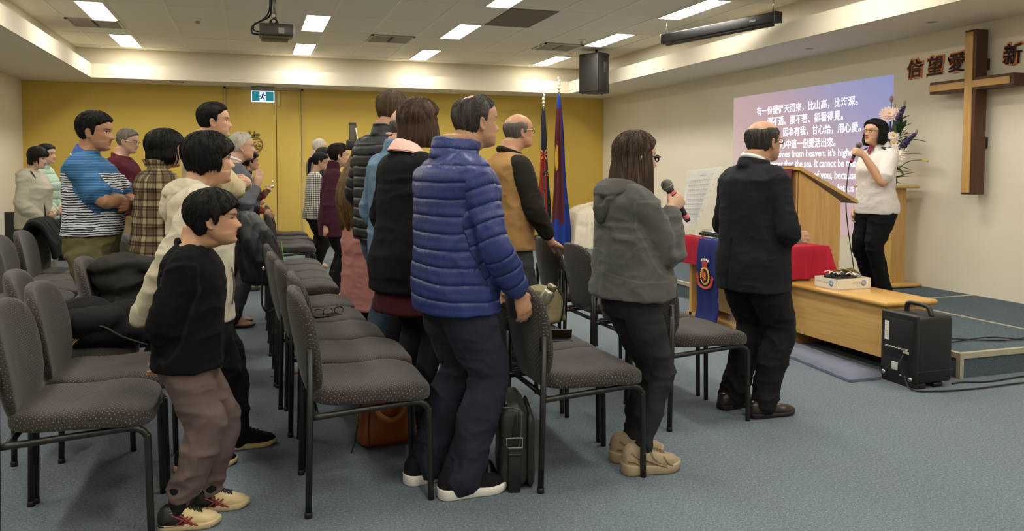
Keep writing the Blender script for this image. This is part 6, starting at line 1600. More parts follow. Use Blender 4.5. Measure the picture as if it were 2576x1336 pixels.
# ---- man in the striped polo shirt
def polo_collar(R, o, sp):
    h = R.h; q = MB(); P = []
    for k in range(33):
        a = pi * .16 + (2 * pi - pi * .32) * k / 32; row = []
        for (r_, z) in ((.037, .852), (.038, .868), (.043, .871), (.054, .850), (.062, .832)):
            row.append(R.P(Vector((r_ * h * cos(a) * .98 - .004 * h, r_ * h * sin(a) * .98, (z - .012 - .026 * cos(a)) * h))))
        P.append(row)
    q.grid(P); q.grid([[p * 1.0 + Vector((0, 0, -.004)) for p in r] for r in P]); q.build('collar', plain('royal_blue_knit', (46, 84, 152), .85), o)
    q = MB(); q.tube([r[4] + Vector((0, 0, .002)) for r in P], .004, 6); q.build('collar_piping', WHITESOLE, o)
person(dict(label='man in a blue and white striped polo shirt and olive trousers with folded arms', loc=(-.935, 5.45, 0), head=-8, headfwd=.018, h=1.645, build=1.06, belly=.02, seed=9, Hh=.232, vox=.005, gvox=.008, lean=.0, bend=.02, armw=1.12, skin=sk('striped_man', (174, 128, 97), eye=.018), armR=dict(ARM['folded'], bare=True), armL=dict(ARM['folded'], w=(.15, -.10, -.135), bare=True), hpitch=-.06, hyaw=-.05,
    hair=dict(cap=short_hair(.07, .035, .27, .13, -.10, -.24, jag=.02), mat=HB),
    tops=[dict(name='polo_shirt', mat=stripe_shirt(), infl=.030, arm=.020, hem=.545, straight=.95, sleeve='short', cut=.82, fold=.012, vox=.008, ztop=.862, neck=.003)],
    trousers=dict(name='trousers', mat=F_('olive_trouser_cotton', (104, 98, 66), .9, 300), w=(1.2, 1.2, 1.1, 1.0), top=.60, infl=.020, fold=.014), shoes=dict(mat=BLACKLEATHER), more=[polo_collar]))
# ---- man in maroon sweater with glasses
person(dict(label='grey haired man with glasses in a maroon jumper behind the striped shirt man', loc=(-1.16, 8.35, 0), head=-12, h=1.675, build=1.1, belly=.012, seed=10, vox=.007, gvox=.010, skin=sk('maroon_man', (198, 159, 136), age=.3), armR=dict(e=(.02, .05, -.165), w=(.13, -.03, -.215), hd=(.4, -.9, -.1), curl=.55), armL=dict(e=(.02, .05, -.165), w=(.135, -.04, -.21), hd=(.4, -.9, -.1), curl=.55), hpitch=-.12, hyaw=-.1,
    hair=dict(cap=short_hair(.06, .035, .30, .14, -.04, -.22), mat=HG), glasses=(WIRE, False),
    tops=[dict(name='jumper', mat=F_('maroon_wool', (84, 28, 40), .95, 350), infl=.028, arm=.018, hem=.52, straight=.9, collar='shirt', cuff=True, fold=.012)], trousers=dict(name='trousers', mat=F_('khaki_cotton', (146, 126, 92), .9), top=.56, infl=.018), shoes=dict(mat=BLACKLEATHER)))
# ---- girl in a grey jacket, girl in a mint jacket
def jacket_lines(R, o, sp):
    h = R.h; q = MB()
    q.tube([R.P(Vector((x * h, y * h, z * h))) for x, y, z in ((.03, -.085, .845), (.062, -.075, .78), (.088, -.055, .68), (.096, -.045, .56), (.098, -.042, .475))], .007, 6, smooth_path=5); q.tube([R.P(Vector((x * h, y * h, z * h))) for x, y, z in ((.0, -.095, .83), (.0, -.128, .76), (.01, -.14, .70))], .004, 6, smooth_path=4)
    q.build('black_trim', BLACKSOLE, o)
def white_tee(R, o, sp): pass
person(dict(label='girl with a black fringe in a light grey hooded jacket at the far left', loc=(-2.10, 9.2, 0), head=-14, h=1.515, sex='f', seed=11, vox=.007, gvox=.010, Hh=.205, skin=sk('grey_jacket_girl', (206, 170, 147)), armR=dict(e=(.0, .04, -.165), w=(.09, -.01, -.275), curl=.4), armL=ARM['clasp'], hpitch=-.18, hyaw=-.1,
    hair=dict(cap=short_hair(.08, .07, .12, -.02, -.24, -.34, puff=.02), mat=HB, parts=[bob(-.38, 1.6, .075, .0, .2, curl=.05), add_tail([(.16, -.29, .10), (.22, -.31, -.1), (.24, -.26, -.30)], [.05, .06, .02])], fuse=True),
    tops=[dict(name='jacket', mat=F_('light_grey_shell', (182, 176, 158), .6), infl=.036, arm=.024, hem=.46, straight=1.0, hood=True, fold=.012, cuff=True)], trousers=dict(name='trousers', mat=F_('pale_grey_trouser', (170, 168, 160), .9)), shoes=dict(mat=WHITESOLE), more=[jacket_lines]))
person(dict(label='girl with a black ponytail in a mint padded jacket, farthest left behind the grey jacket', loc=(-2.14, 9.75, 0), head=-14, h=1.565, sex='f', seed=12, vox=.0075, gvox=.011, skin=sk('mint_girl', (206, 170, 145)), armR=ARM['clasp'], armL=ARM['clasp'], hyaw=-.1,
    hair=dict(cap=short_hair(.06, .045, .28, .10, -.06, -.24), mat=HB, parts=[add_tail([(-.38, 0, .12), (-.52, 0, .0), (-.54, 0, -.3), (-.5, 0, -.65)], [.08, .12, .11, .04])], fuse=True),
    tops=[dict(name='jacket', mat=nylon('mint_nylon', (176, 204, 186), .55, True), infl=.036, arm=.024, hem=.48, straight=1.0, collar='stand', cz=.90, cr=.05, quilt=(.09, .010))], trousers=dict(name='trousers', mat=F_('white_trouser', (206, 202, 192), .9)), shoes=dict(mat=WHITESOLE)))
# ---- houndstooth, maroon tunic, two heads behind
person(dict(label='woman with a black ponytail in a black and white checked blouse by the yellow wall', loc=(.74, 9.75, 0), head=4, h=1.50, sex='f', seed=13, vox=.0075, gvox=.010, skin=sk('check_woman', (196, 155, 125)), armR=ARM['down_slim'], armL=ARM['clasp'], hpitch=-.1, hyaw=-.1, glasses=(WIRE, False),
    hair=dict(cap=short_hair(.075, .06, .20, .05, -.10, -.26), mat=HB, parts=[add_tail([(-.40, 0, .16), (-.56, 0, .05), (-.60, 0, -.35), (-.56, 0, -.85)], [.07, .12, .11, .04])], fuse=True),
    tops=[dict(name='blouse', mat=houndstooth(), infl=.018, arm=.012, hem=.475, flare=.02, straight=.7, fold=.008)], trousers=dict(name='trousers', mat=BLACKTR), shoes=dict(mat=BLACKLEATHER, style='dress')))
person(dict(label='woman with swept back dark hair in a plum turtleneck tunic by the far chairs', loc=(.80, 8.15, 0), head=2, h=1.545, sex='f', seed=14, vox=.0062, gvox=.009, Hh=.215, build=1.06, skin=sk('tunic_woman', (201, 159, 129), eye=.017), armR=dict(e=(-.045, .035, -.165), w=(-.06, .02, -.305), hd=(.05, 0, -1), curl=.4), armL=ARM['down'], hyaw=-.06,
    hair=dict(cap=short_hair(.11, .06, .30, .13, -.08, -.26, puff=.05), mat=hair_mat('dark_swept_hair', (28, 22, 20), (66, 48, 42))),
    tops=[dict(name='tunic', mat=F_('plum_wool', (66, 30, 44), .95, 350), infl=.024, arm=.015, hem=.41, flare=.022, straight=.7, collar='turtle', fold=.011)], trousers=dict(name='trousers', mat=BLACKTR, w=(1.1, 1.1, 1.1, 1.1)), shoes=dict(mat=BLACKLEATHER, style='dress')))
person(dict(label='person with thin white hair half hidden behind the checked blouse woman', loc=(.88, 11.6, 0), head=0, h=1.735, seed=15, vox=.0085, gvox=.013, skin=sk('thin_hair_man', (206, 170, 152)), armR=ARM['clasp'], armL=ARM['clasp'], hair=dict(cap=short_hair(.035, .035, .40, .24, .0, -.22), mat=HW), tops=[dict(name='shirt', mat=F_('dim_shirt', (120, 118, 120), .9), hem=.5)], trousers=dict(name='trousers', mat=BLACKTR)))
person(dict(label='person with glossy black hair between the white hair and the plum tunic', loc=(.86, 10.7, 0), head=0, h=1.58, sex='f', seed=16, vox=.0085, gvox=.013, skin=sk('dark_hair_woman', (200, 162, 138)), armR=ARM['clasp'], armL=ARM['clasp'], hair=dict(cap=short_hair(.08, .07, .25, .08, -.14, -.28), mat=HBS), tops=[dict(name='shirt', mat=F_('dark_shirt', (40, 40, 44), .9), hem=.5)], trousers=dict(name='trousers', mat=BLACKTR)))
# ---- woman with very long hair in the pink coat
person(dict(label='woman with very long wavy dark blond hair in a long pink coat', loc=(.77, 5.72, 0), head=24, h=1.535, sex='f', build=.92, seed=17, vox=.0065, gvox=.010, skin=sk('pink_coat_woman', (202, 164, 140)), armR=ARM['down_slim'], armL=ARM['down_slim'],
    hair=dict(cap=short_hair(.06, .05, .27, .1, -.2, -.3), mat=HBL, parts=[bob(-.9, 1.7, .085, .05, .24, taper=.1, back_extra=.18)] + [add_tail([(-.40, y * .7, .0), (-.62, y, -.55), (-.86, y * 1.15, -1.05), (-1.02, y * 1.1 + .05 * sin(k), -1.65), (-.99, y * 1.05 - .05 * cos(k), -2.2), (-.95, y * .9, -2.75 + .1 * (k % 3))], [.12, .15, .15, .14, .11, .04]) for k, y in enumerate((-.52, -.38, -.22, -.07, .08, .23, .38))], fuse=True, amp=.012, freq=12, zf=1.6, vox=.007),
    tops=[dict(name='coat', mat=F_('pink_wool', (206, 142, 136), .95, 350), infl=.016, arm=.012, hem=.20, flare=.05, straight=.6, fold=.014)], trousers=dict(name='trousers', mat=BLACKTR), shoes=dict(mat=BLACKLEATHER)))
# ---- man in black puffer
person(dict(label='man with sandy tinted short hair in a black puffer jacket and jeans', loc=(.83, 5.13, 0), head=30, h=1.80, seed=18, build=1.06, vox=.0062, gvox=.008, skin=sk('puffer_man', (189, 144, 116)), armR=dict(e=(.0, .03, -.165), w=(.12, -.03, -.235), hd=(.7, -.7, -.1), curl=.5), armL=ARM['clasp'], hyaw=.0,
    hair=dict(cap=short_hair(.08, .04, .27, .13, -.06, -.24, jag=.03), mat=HSB),
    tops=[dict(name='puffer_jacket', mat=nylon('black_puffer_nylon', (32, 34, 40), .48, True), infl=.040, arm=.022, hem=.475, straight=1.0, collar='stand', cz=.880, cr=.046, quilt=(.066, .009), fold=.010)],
    trousers=dict(name='jeans', mat=denim('blue_jeans', (52, 66, 86), (96, 112, 132)), w=(1.05, 1.1, 1.1, 1.1)), shoes=dict(mat=BLACKLEATHER)))
# ---- balding man in denim shirt
person(dict(label='balding man in a light blue denim shirt between the puffer and the black dress', loc=(.80, 4.50, 0), head=24, h=1.655, build=1.08, seed=19, vox=.006, gvox=.008, skin=sk('denim_man', (197, 155, 127)), armR=dict(e=(-.0, .03, -.165), w=(.11, -.03, -.235), curl=.5), armL=ARM['clasp'],
    hair=dict(cap=balding(0, .022, .14, front=.12), mat=HG), tops=[dict(name='denim_shirt', mat=denim('pale_denim', (70, 98, 128), (120, 148, 172)), infl=.022, arm=.014, hem=.40, straight=.95, collar='stand', cz=.88, cr=.044, fold=.013)],
    trousers=dict(name='trousers', mat=BLACKTR), shoes=dict(mat=BLACKLEATHER)))
# ---- woman with brown bob in black dress
def pink_collar(R, o, sp):
    h = R.h; q = MB(); P = []
    for k in range(37):
        a = pi * .12 + (2 * pi - pi * .24) * k / 36; P.append([R.P(Vector((r_ * h * cos(a) * .95 - .010 * h, r_ * h * sin(a) * 1.15, (z - .012 * cos(a)) * h))) for (r_, z) in ((.034, .872), (.042, .868), (.052, .853), (.060, .840))])
    q.grid(P); q.grid([[p + Vector((0, 0, -.006)) for p in r] for r in P]); q.build('collar', plain('pale_pink_collar', (226, 180, 166), .8), o)
person(dict(label='woman with a smooth brown bob in a black dress with pale pink collar', loc=(.76, 3.95, 0), head=22, h=1.645, sex='f', build=1.10, seed=20, vox=.0055, gvox=.008, ear=.72, Hh=.222, skin=sk('bob_woman', (198, 161, 138)), armR=dict(e=(.0, .03, -.165), w=(.10, -.03, -.235), curl=.5), armL=ARM['clasp'],
    hair=dict(cap=short_hair(.10, .09, .25, .08, -.2, -.3, puff=.0), mat=HBR, slocks=[dict(phi=2.2, z_bot=-.56, thick=.102, flare=.045, count=260, curl=.05, rad=.010, end=.025)], parts=[bob(-.56, 2.25, .10, .045, .24, taper=.0, curl=.05)], fuse=True, amp=.004, freq=22, vox=.0045),
    tops=[dict(name='dress', mat=F_('black_dress_knit', (14, 14, 15), .95, 400), infl=.022, arm=.014, hem=.425, flare=.035, straight=.75, fold=.009), dict(name='skirt', mat=F_('maroon_skirt', (74, 30, 36), .9), infl=.012, arm=-.012, hem=.36, ztop=.55, flare=.03, sleeve=None, fold=.008)],
    trousers=dict(name='leggings', mat=F_('charcoal_leggings', (40, 40, 46), .9), w=(.9, .9, .9, .9)), shoes=dict(mat=BLACKLEATHER, style='dress'), more=[pink_collar]))
# ---- older man in the blue puffer jacket
person(dict(label='older man with slicked greying hair in a quilted blue jacket', loc=(.79, 3.14, 0), head=12, h=1.605, build=1.10, belly=.02, seed=21, vox=.0048, gvox=.0065, Hh=.215, headfwd=.055, bend=.06, lean=-.01, skin=sk('blue_jacket_man', (189, 144, 114), age=.8), armR=dict(e=(.035, .05, -.160), w=(.115, .030, -.290), hd=(.35, .1, -.9), curl=.35), armL=dict(e=(.035, .055, -.165), w=(.16, .02, -.285), hd=(.45, 0, -.8), curl=.45), footR=(.02, -.11, -.12), footL=(-.04, .11, .06), hyaw=-.02, hpitch=.02,
    hair=dict(cap=short_hair(.04, .035, .34, .20, .0, -.26, jag=.02, crown=.9), mat=HGB, groove=.16),
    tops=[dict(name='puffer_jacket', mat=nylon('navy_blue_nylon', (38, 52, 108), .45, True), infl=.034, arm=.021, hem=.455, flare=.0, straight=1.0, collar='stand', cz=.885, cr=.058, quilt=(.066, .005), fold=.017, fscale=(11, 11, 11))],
    trousers=dict(name='trousers', mat=NAVYTR, w=(1.2, 1.25, 1.35, 1.35), hem=.03, fold=.014, bunch=1.4), shoes=dict(mat=BLACKKNIT, solemat=WHITESOLE, len=.178, sole=.036, wide=1.1)))
# ---- man in the tan vest
person(dict(label='bald man in a tan vest over black sleeves, hand on a chair back', loc=(1.61, 4.96, 0), head=6, h=1.665, build=1.05, seed=22, vox=.0055, gvox=.008, lean=.02, skin=sk('tan_vest_man', (193, 146, 116), age=.7), armR=dict(e=(.045, .045, -.165), w=(.125, .025, -.292), hd=(.85, .1, -.45), hn=(-.2, 0, -1), curl=.28), armL=ARM['down'], hpitch=.04,
    hair=dict(cap=balding(0, .035, .24, front=.14), mat=HG), glasses=(WIRE, False),
    tops=[dict(name='shirt', mat=F_('black_brown_shirt', (36, 32, 26), .9), infl=.002, arm=.018, inr=.45, cuffback=.03, hem=.50, ztop=.83, collar='shirt', fold=.010, straight=.4), dict(name='vest', mat=F_('tan_wool', (168, 128, 80), .95, 300), infl=.034, hem=.47, straight=.95, sleeve=None, ztop=.845, fold=.012)],
    trousers=dict(name='trousers', mat=F_('charcoal_trouser', (62, 64, 68), .9), w=(1.1, 1.1, 1.1, 1.1)), shoes=dict(mat=BLACKLEATHER)))
# ---- girl singing with the microphone
def seams(R, o, sp):
    h = R.h; q = MB(); pts = []
    for k in range(25):
        a = -pi * .5 - pi * .62 + pi * 1.24 * k / 24 - pi / 2 + pi / 2
        pts.append(a)
    q.lathe([(0, -.003), (.006, -.003), (.006, .003), (0, .003)], (.10 * h, -.06 * h, .52 * h), 12, 'X'); q.build('button', M['chrome'], o)
R_girl, O_girl = person(dict(label='girl with long brown hair and glasses in a grey hoodie holding a microphone', loc=(1.575, 3.10, 0), head=2, lean=-.07, h=1.46, sex='f', build=1.0, seed=23, vox=.0045, gvox=.0065, ear=.72, Hh=.212, headfwd=.03, skin=sk('singing_girl', (205, 166, 140)), armR=dict(e=(.078, .030, -.150), w=(.110, -.015, -.018), hd=(.8, .1, .55), hn=(0, 1, 0), curls=(1.0, 1.05, 1.1, 1.15), thumb=.7, spread=.02), armL=dict(e=(.07, .01, -.150), w=(.155, -.02, -.085), hd=(.8, -.1, .35), hn=(-.2, -1, 0), curls=(.6, .7, .8, .9), thumb=.6), footR=(.05, -.075, -.08), footL=(.07, .085, .05), hyaw=-.02, hpitch=-.02,
    hair=dict(cap=short_hair(.065, .05, .27, .10, -.2, -.3), mat=HDB, slocks=[dict(phi=1.98, z_bot=-1.0, thick=.088, flare=.03, count=330, back_extra=.10, end=.14, rad=.015)], parts=[bob(-.98, 1.95, .082, .025, .24, taper=.08, back_extra=.10)], fuse=True, amp=.007, freq=17, vox=.0048), glasses=(DARKRIM, False, .008),
    tops=[dict(name='hoodie', mat=fleece('charcoal_fleece', (88, 86, 83), .885, 11), infl=.032, arm=.020, hem=.52, flare=.03, straight=.95, hood=True, cuff=True, fold=.015)],
    trousers=dict(name='jeans', mat=denim('black_jeans', (28, 28, 30), (52, 52, 54)), w=(.98, .88, .82, .8), hem=.055, fold=.010, top=.56, bunch=1.5), shoes=dict(mat=plain('beige_mesh', (156, 138, 112), .8, var=.12, bump=.4, scale=120), solemat=plain('beige_sole', (166, 148, 120), .7), style='chunky', len=.180, sole=.040, wide=1.15, lace=plain('beige_lace', (120, 104, 84), .9), extra=chunky_shoe), more=[seams]))
# ---- man in the dark suit
def vent_line(R, co, no):
    h = R.h; m = (co[:, 0] < 0) & (co[:, 2] < .60 * h); d = .012 * np.exp(-((co[:, 1] - .012 - .02 * sstep(.6 * h - co[:, 2], 0, .2 * h)) / .007) ** 2) * m; return co - no * d[:, None]
person(dict(label='balding man with glasses in a dark suit and black shoes facing the lectern', loc=(2.55, 3.62, 0), head=10, h=1.565, build=1.07, seed=24, vox=.005, gvox=.0065, Hh=.222, headfwd=.04, skin=sk('suit_man', (190, 146, 116), age=.3), armR=dict(e=(.010, .045, -.165), w=(.070, -.020, -.195), hd=(.7, -.7, .15), hn=(0, 1, -.3), curl=.5), armL=dict(e=(.010, .045, -.165), w=(.080, -.035, -.185), hd=(.7, -.7, .15), hn=(0, -1, -.3), curl=.45), footR=(.04, -.10, -.14), footL=(.01, .11, .06), hyaw=-.02, hpitch=.05,
    hair=dict(cap=balding(0, .032, .31, front=.22, nape=-.25), mat=HGB), glasses=(WIRE, False),
    tops=[dict(name='suit_jacket', mat=F_('dark_navy_suit', (24, 24, 30), .85, 500, .1), infl=.026, arm=.016, hem=.425, flare=.02, straight=.8, collar='stand', cz=.868, cr=.052, fold=.010, post=vent_line)],
    trousers=dict(name='trousers', mat=F_('black_suit_trouser', (22, 20, 20), .85), w=(1.2, 1.2, 1.25, 1.3), hem=.03, fold=.014, bunch=1.5), shoes=dict(mat=plain('dark_brown_leather', (40, 32, 28), .28), solemat=BLACKSOLE, style='dress', len=.18, sole=.022), more=[white_collar]))
# ---- singer at the lectern
def blouse_bits(R, o, sp):
    h = R.h; q = MB(); P = []
    for k in range(33):
        a = pi * .14 + (2 * pi - pi * .28) * k / 32; P.append([R.P(Vector((r_ * h * cos(a) - .008 * h, r_ * h * sin(a) * 1.12, (z - .020 * cos(a)) * h))) for (r_, z) in ((.032, .876), (.042, .876), (.056, .852), (.062, .838))])
    q.grid(P); q.grid([[p + Vector((0, 0, -.005)) for p in r] for r in P]); q.build('collar', sp['tops'][0]['mat'], o)
    q = MB()
    for s in (-1, 1): q.add([R.P(Vector((x * h, s * y * h, z * h))) for (x, y, z) in ((-.032, .055, .855), (.022, .055, .850), (.022, .098, .832), (-.032, .098, .836), (-.032, .055, .848), (.022, .055, .843), (.022, .098, .824), (-.032, .098, .828))], [(0, 1, 2, 3), (4, 7, 6, 5), (0, 4, 5, 1), (1, 5, 6, 2), (2, 6, 7, 3), (3, 7, 4, 0)], False)
    q.build('epaulette', plain('navy_epaulette', (26, 28, 44), .7), o)
    q = MB(); q.grid([[R.P(Vector((x * h, y * h, z * h))) for y in (-g, 0, g)] for x, z, g in ((.036, .866, .012), (.046, .845, .018), (.052, .825, .012), (.056, .805, .006))]); q.ell(R.P(Vector((.046 * h, 0, .855 * h))), (.012, .018, .014), 10, 8); q.build('neck_scarf', plain('maroon_scarf', (150, 50, 74), .7), o)
R_lady, O_lady = person(dict(label='woman with a black bob and glasses singing on the stage in a white blouse', loc=(5.32, 5.74, ZT), head=178, h=1.585, sex='f', build=1.08, seed=25, vox=.005, gvox=.007, ear=.72, Hh=.222, headfwd=.02, skin=sk('stage_singer', (203, 159, 129), mouth=.25, eye=.018, lip=(176, 96, 90)), mouth=.2, armL=dict(e=(.085, .045, -.145), w=(.160, -.015, .005), hd=(.8, -.25, .45), hn=(.1, -.95, 0), curls=(1.0, 1.05, 1.1, 1.1), thumb=.7, bare=True, spread=.02), armR=dict(e=(.0, .03, -.165), w=(.06, .01, -.30), bare=True, curl=.4), footR=(0, -.09, -.1), footL=(.0, .09, .1), hpitch=.16, hyaw=.10, hroll=.05,
    hair=dict(cap=short_hair(.085, .075, .30, .10, -.2, -.3, puff=.03), mat=HBS, slocks=[dict(phi=1.95, z_bot=-.50, thick=.098, flare=.05, count=200, curl=.06, rad=.010, end=.03)], parts=[bob(-.50, 1.95, .095, .05, .26, taper=.0, curl=.06)], fuse=True, amp=.003, freq=20, vox=.0048), glasses=(WIRE, False),
    tops=[dict(name='blouse', mat=F_('white_blouse', (226, 220, 216), .85, 400, .04), infl=.018, arm=.016, hem=.475, flare=.014, straight=.45, sleeve='short', cut=.80, fold=.009)],
    trousers=dict(name='trousers', mat=BLACKTR, w=(1.2, 1.1, 1.05, 1.05), hem=.03, infl=.016), shoes=dict(mat=BLACKLEATHER, style='dress'), more=[blouse_bits]))

# ------------------------------------------------------------------ things people hold
def at_local(o, p): return o.matrix_world @ Vector(p)
def mic_build(c, axis, L_, label, tape=None, switch=True, head_r=.026):
    """c = grip point, axis points to the head"""
    t = bpy.data.objects.new('microphone', None); COL.objects.link(t); tag(t, label, 'microphone', 'hand held microphones')
    z = Vector(axis).normalized(); t.matrix_world = Matrix.Translation(c) @ z.to_track_quat('Z', 'Y').to_matrix().to_4x4()
    g = L_ * .42
    MB().lathe([(0, -L_ * .50), (.0115, -L_ * .50), (.013, -L_ * .46), (.0145, -.02), (.0165, L_ * .24), (.019, L_ * .285), (0, L_ * .29)], n=24).build('handle', M['black_plastic'], t)
    q = MB(); q.lathe([(.0, L_ * .285), (.021, L_ * .287), (.0245, L_ * .33), (head_r, L_ * .355), (head_r, L_ * .37), (.0245, L_ * .43), (.017, L_ * .478), (.0, L_ * .50)], n=26); q.build('grille_head', plain('mic_grille', (118, 116, 106), .45, .5, bump=.8, scale=900), t)
    MB().lathe([(head_r, L_ * .352), (head_r + .0015, L_ * .356), (head_r + .0015, L_ * .368), (head_r, L_ * .372)], n=26).build('grille_band', plain('mic_band', (140, 138, 128), .35, .7), t)
    if tape:
        pk = plain('pink_tape', tape, .6)
        MB().lathe([(.0168, L_ * .16), (.0178, L_ * .165), (.0185, L_ * .225), (.0172, L_ * .23)], n=24).build('tape_band', pk, t)
        MB().lathe([(.0135, -L_ * .44), (.0145, -L_ * .435), (.015, -L_ * .35), (.0138, -L_ * .345)], n=24).build('tape_band', pk, t)
    return t
def find_person(word):
    for o in bpy.data.objects:
        if o.get('category') == 'person' and word in o['label']: return o
def fist(R, o, sd, along=.40, out=.16):
    sh, e, w_, a = R.arms[sd]; d = R.RT(Vector(a['hd'])).normalized(); n = R.RT(Vector(a['hn'])); n = (n - d * n.dot(d)).normalized(); th = d.cross(n) if sd < 0 else n.cross(d); Lh = .106 * R.h * R.sp.get('handk', 1.0)
    Mw = Matrix.Translation(o.location) @ Matrix.Rotation(o.rotation_euler.z, 4, 'Z')
    return Mw @ (w_ + d * along * Lh + n * out * Lh), Mw.to_3x3() @ th, Mw.to_3x3() @ d, Mw.to_3x3() @ n
c_, th_, d_, n_ = fist(R_girl, O_girl, -1)
mic_build(c_, th_, .215, 'black microphone with pink tape and a grey grille held by the girl in the hoodie', (214, 108, 128))
c_, th_, d_, n_ = fist(R_lady, O_lady, 1)
mic2 = mic_build(c_, th_, .20, 'black corded microphone held at the mouth of the singer on the stage')
tl = c_ - th_.normalized() * .10
MB().lathe([(.0133, -.096), (.0143, -.095), (.0143, -.075), (.0136, -.074)], n=20).build('ring', plain('red_ring', (170, 44, 60), .5), mic2)
tag(MB().tube([tl, tl - th_.normalized() * .04, Vector((4.868, 5.60, 1.05)), Vector((4.870, 5.57, .80)), Vector((4.876, 5.50, .46)), Vector((4.89, 5.48, ZT + .01)), Vector((5.05, 5.52, ZT + .007))], .0045, 8, smooth_path=8).build('microphone_cable', M['black_plastic']), 'thin black microphone cable hanging from the stage singer beside the lectern', 'cable')
# music sheet in a clear sleeve, held in the girl's left hand
sh_ = bpy.data.objects.new('music_sheet', None); COL.objects.link(sh_); tag(sh_, 'music sheet in a clear plastic sleeve held up by the girl in the hoodie', 'sheet music')
TL, TR, BLc, BR = [Vector(p) for p in ((1.945, 3.27, 1.300), (2.135, 3.28, 1.318), (1.862, 3.20, 1.050), (1.985, 3.26, 1.035))]
def bil(u, v, off=0.0):
    p = (TL * (1 - u) + TR * u) * (1 - v) + (BLc * (1 - u) + BR * u) * v; nn = (TR - TL).cross(BLc - TL).normalized(); return p + nn * (off + .010 * sin(v * 2.6) * u + .006 * sin(u * 3 + v * 4))
n = N('paper_sheet'); n.base(lin((222, 218, 214))); n.set(.8, 0, .2); n.b.inputs['Transmission Weight'].default_value = 0.0
q = MB(); q.grid([[bil(.0 + .84 * i / 12, .03 + .93 * j / 16) for j in range(17)] for i in range(13)]); q.grid([[bil(.0 + .84 * i / 12, .03 + .93 * j / 16, .0012) for j in range(17)] for i in range(13)]); q.build('page', n.m, sh_)
n = N('clear_sleeve'); n.base((.95, .95, .95)); n.set(.12, 0, .6); n.b.inputs['Alpha'].default_value = .22; n.bump(n.noise(n.coord(), 28, 3, .6, .8), .7, .01)
q = MB(); q.grid([[bil(-.03 + 1.05 * i / 14, 0 + j / 16, -.004) for j in range(17)] for i in range(15)]); q.grid([[bil(-.03 + 1.05 * i / 14, j / 16, .005) for j in range(17)] for i in range(15)]); q.build('sleeve', n.m, sh_)
q = MB()
for k in range(9): q.grid([[bil(.93 + .05 * i, .07 + k * .105 + .035 * j, .0065) for j in range(2)] for i in range(2)])
q.build('punched_strip', plain('sleeve_strip', (216, 206, 176), .5), sh_)
q = MB()
def dash(u0, u1, v, t): q.grid([[bil(u0 + (u1 - u0) * i / 4, v + t * j, -.0015) for j in range(2)] for i in range(5)])
dash(.42, .55, .09, .012); dash(.38, .60, .115, .008); dash(.72, .80, .11, .01)
for k in range(8):
    v = .19 + k * .085
    for s_ in range(5): dash(.08, .78, v + s_ * .007, .0022)
    rr = random.Random(k)
    for s_ in range(9): u = .1 + s_ * .075; dash(u, u + .022, v + rr.uniform(0, .025), .010)
    for s_ in range(8): u = .1 + s_ * .083; dash(u, u + rr.uniform(.03, .06), v + .047, .007)
q.build('printed_music', plain('grey_print', (150, 148, 148), .8), sh_)

# ------------------------------------------------------------------ bags and belongings
def bagbox(mb, a, b_, c, r, taper=.0, n=10):
    """rounded box standing on z=0, half sizes a,b, height c"""
    rings = []
    for i in range(n + 1):
        f = i / n; z = c * f; e = min(f, 1 - f) * n; sh = r * (1 - math.sqrt(max(0, 1 - (1 - min(1, e / 1.6)) ** 2))); k = 1 - taper * f
        rings.append(sring((0, 0, z), max(.005, a * k - sh), max(.005, b_ * k - sh), 40, 6.0))
    loft(mb, rings)
LEA = nylon('black_bag_leather', (40, 41, 36), .45)
bb = empty('shoulder_bag', (1.035, 3.16, 0), radians(-14)); tag(bb, 'black shoulder bag standing on the carpet between the blue jacket man and a chair', 'bag')
q = MB(); bagbox(q, .062, .165, .350, .03, .04); mm = fuse(q, .008, 2); folds(mm, .006, 3); finish(mm, 'body', LEA, bb)
q = MB(); bagbox(q, .02, .155, .31, .015, .05); mm = fuse(q, .007, 2); folds(mm, .004, 5); o_ = finish(mm, 'front_pocket', LEA, bb); o_.location = (.072, 0, .0)
q = MB(); q.tube([(-.05, -.166, .345), (.02, -.168, .335), (.03, -.174, .27), (.02, -.176, .18)], .004, 8, smooth_path=5); q.tube([(-.03, -.14, .352), (-.01, .15, .352)], .004, 8); q.build('zip', plain('zip_dark', (84, 82, 76), .4, .5), bb)
q = MB(); q.box((-.022, -.182, .0), (.026, -.170, .175), .004); q.box((-.024, -.186, .15), (.028, -.172, .162), .003); q.box((-.024, -.186, .172), (.028, -.172, .184), .003); q.build('strap', M['black_plastic'], bb)
q = MB(); q.tube([(-.03, -.182, .185), (-.03, -.182, .225), (.034, -.182, .225), (.034, -.182, .185), (-.03, -.182, .185)], .004, 8); q.build('buckle', M['chrome'], bb)
q = MB(); q.prism([(-.006, .215), (.004, .32), (.014, .30), (.010, .21)], .003, (.0, -.170, 0)); q.build('open_pocket', plain('pocket_dark', (8, 8, 8), .9), bb)
MB().tube([(-.06, -.14, .02), (-.09, -.17, .02), (-.10, -.10, .10), (-.07, -.02, .02)], .012, 8, smooth_path=6).build('strap_loop', M['black_plastic'], bb)
TAN = nylon('cognac_leather', (140, 72, 30), .4)
hb = empty('handbag', (.60, 3.73, 0), radians(8)); tag(hb, 'cognac brown leather handbag on the carpet under the chair by the aisle', 'handbag')
q = MB(); bagbox(q, .145, .075, .27, .035, .18); mm = fuse(q, .008, 2); folds(mm, .010, 9); finish(mm, 'body', TAN, hb)
q = MB(); q.tube([(-.07, -.072, .20), (-.055, -.085, .16), (.0, -.088, .135), (.05, -.085, .16), (.06, -.072, .20)], [.012, .014, .014, .014, .012], 8, smooth_path=6); q.build('handle', plain('tan_leather', (168, 108, 56), .4), hb)
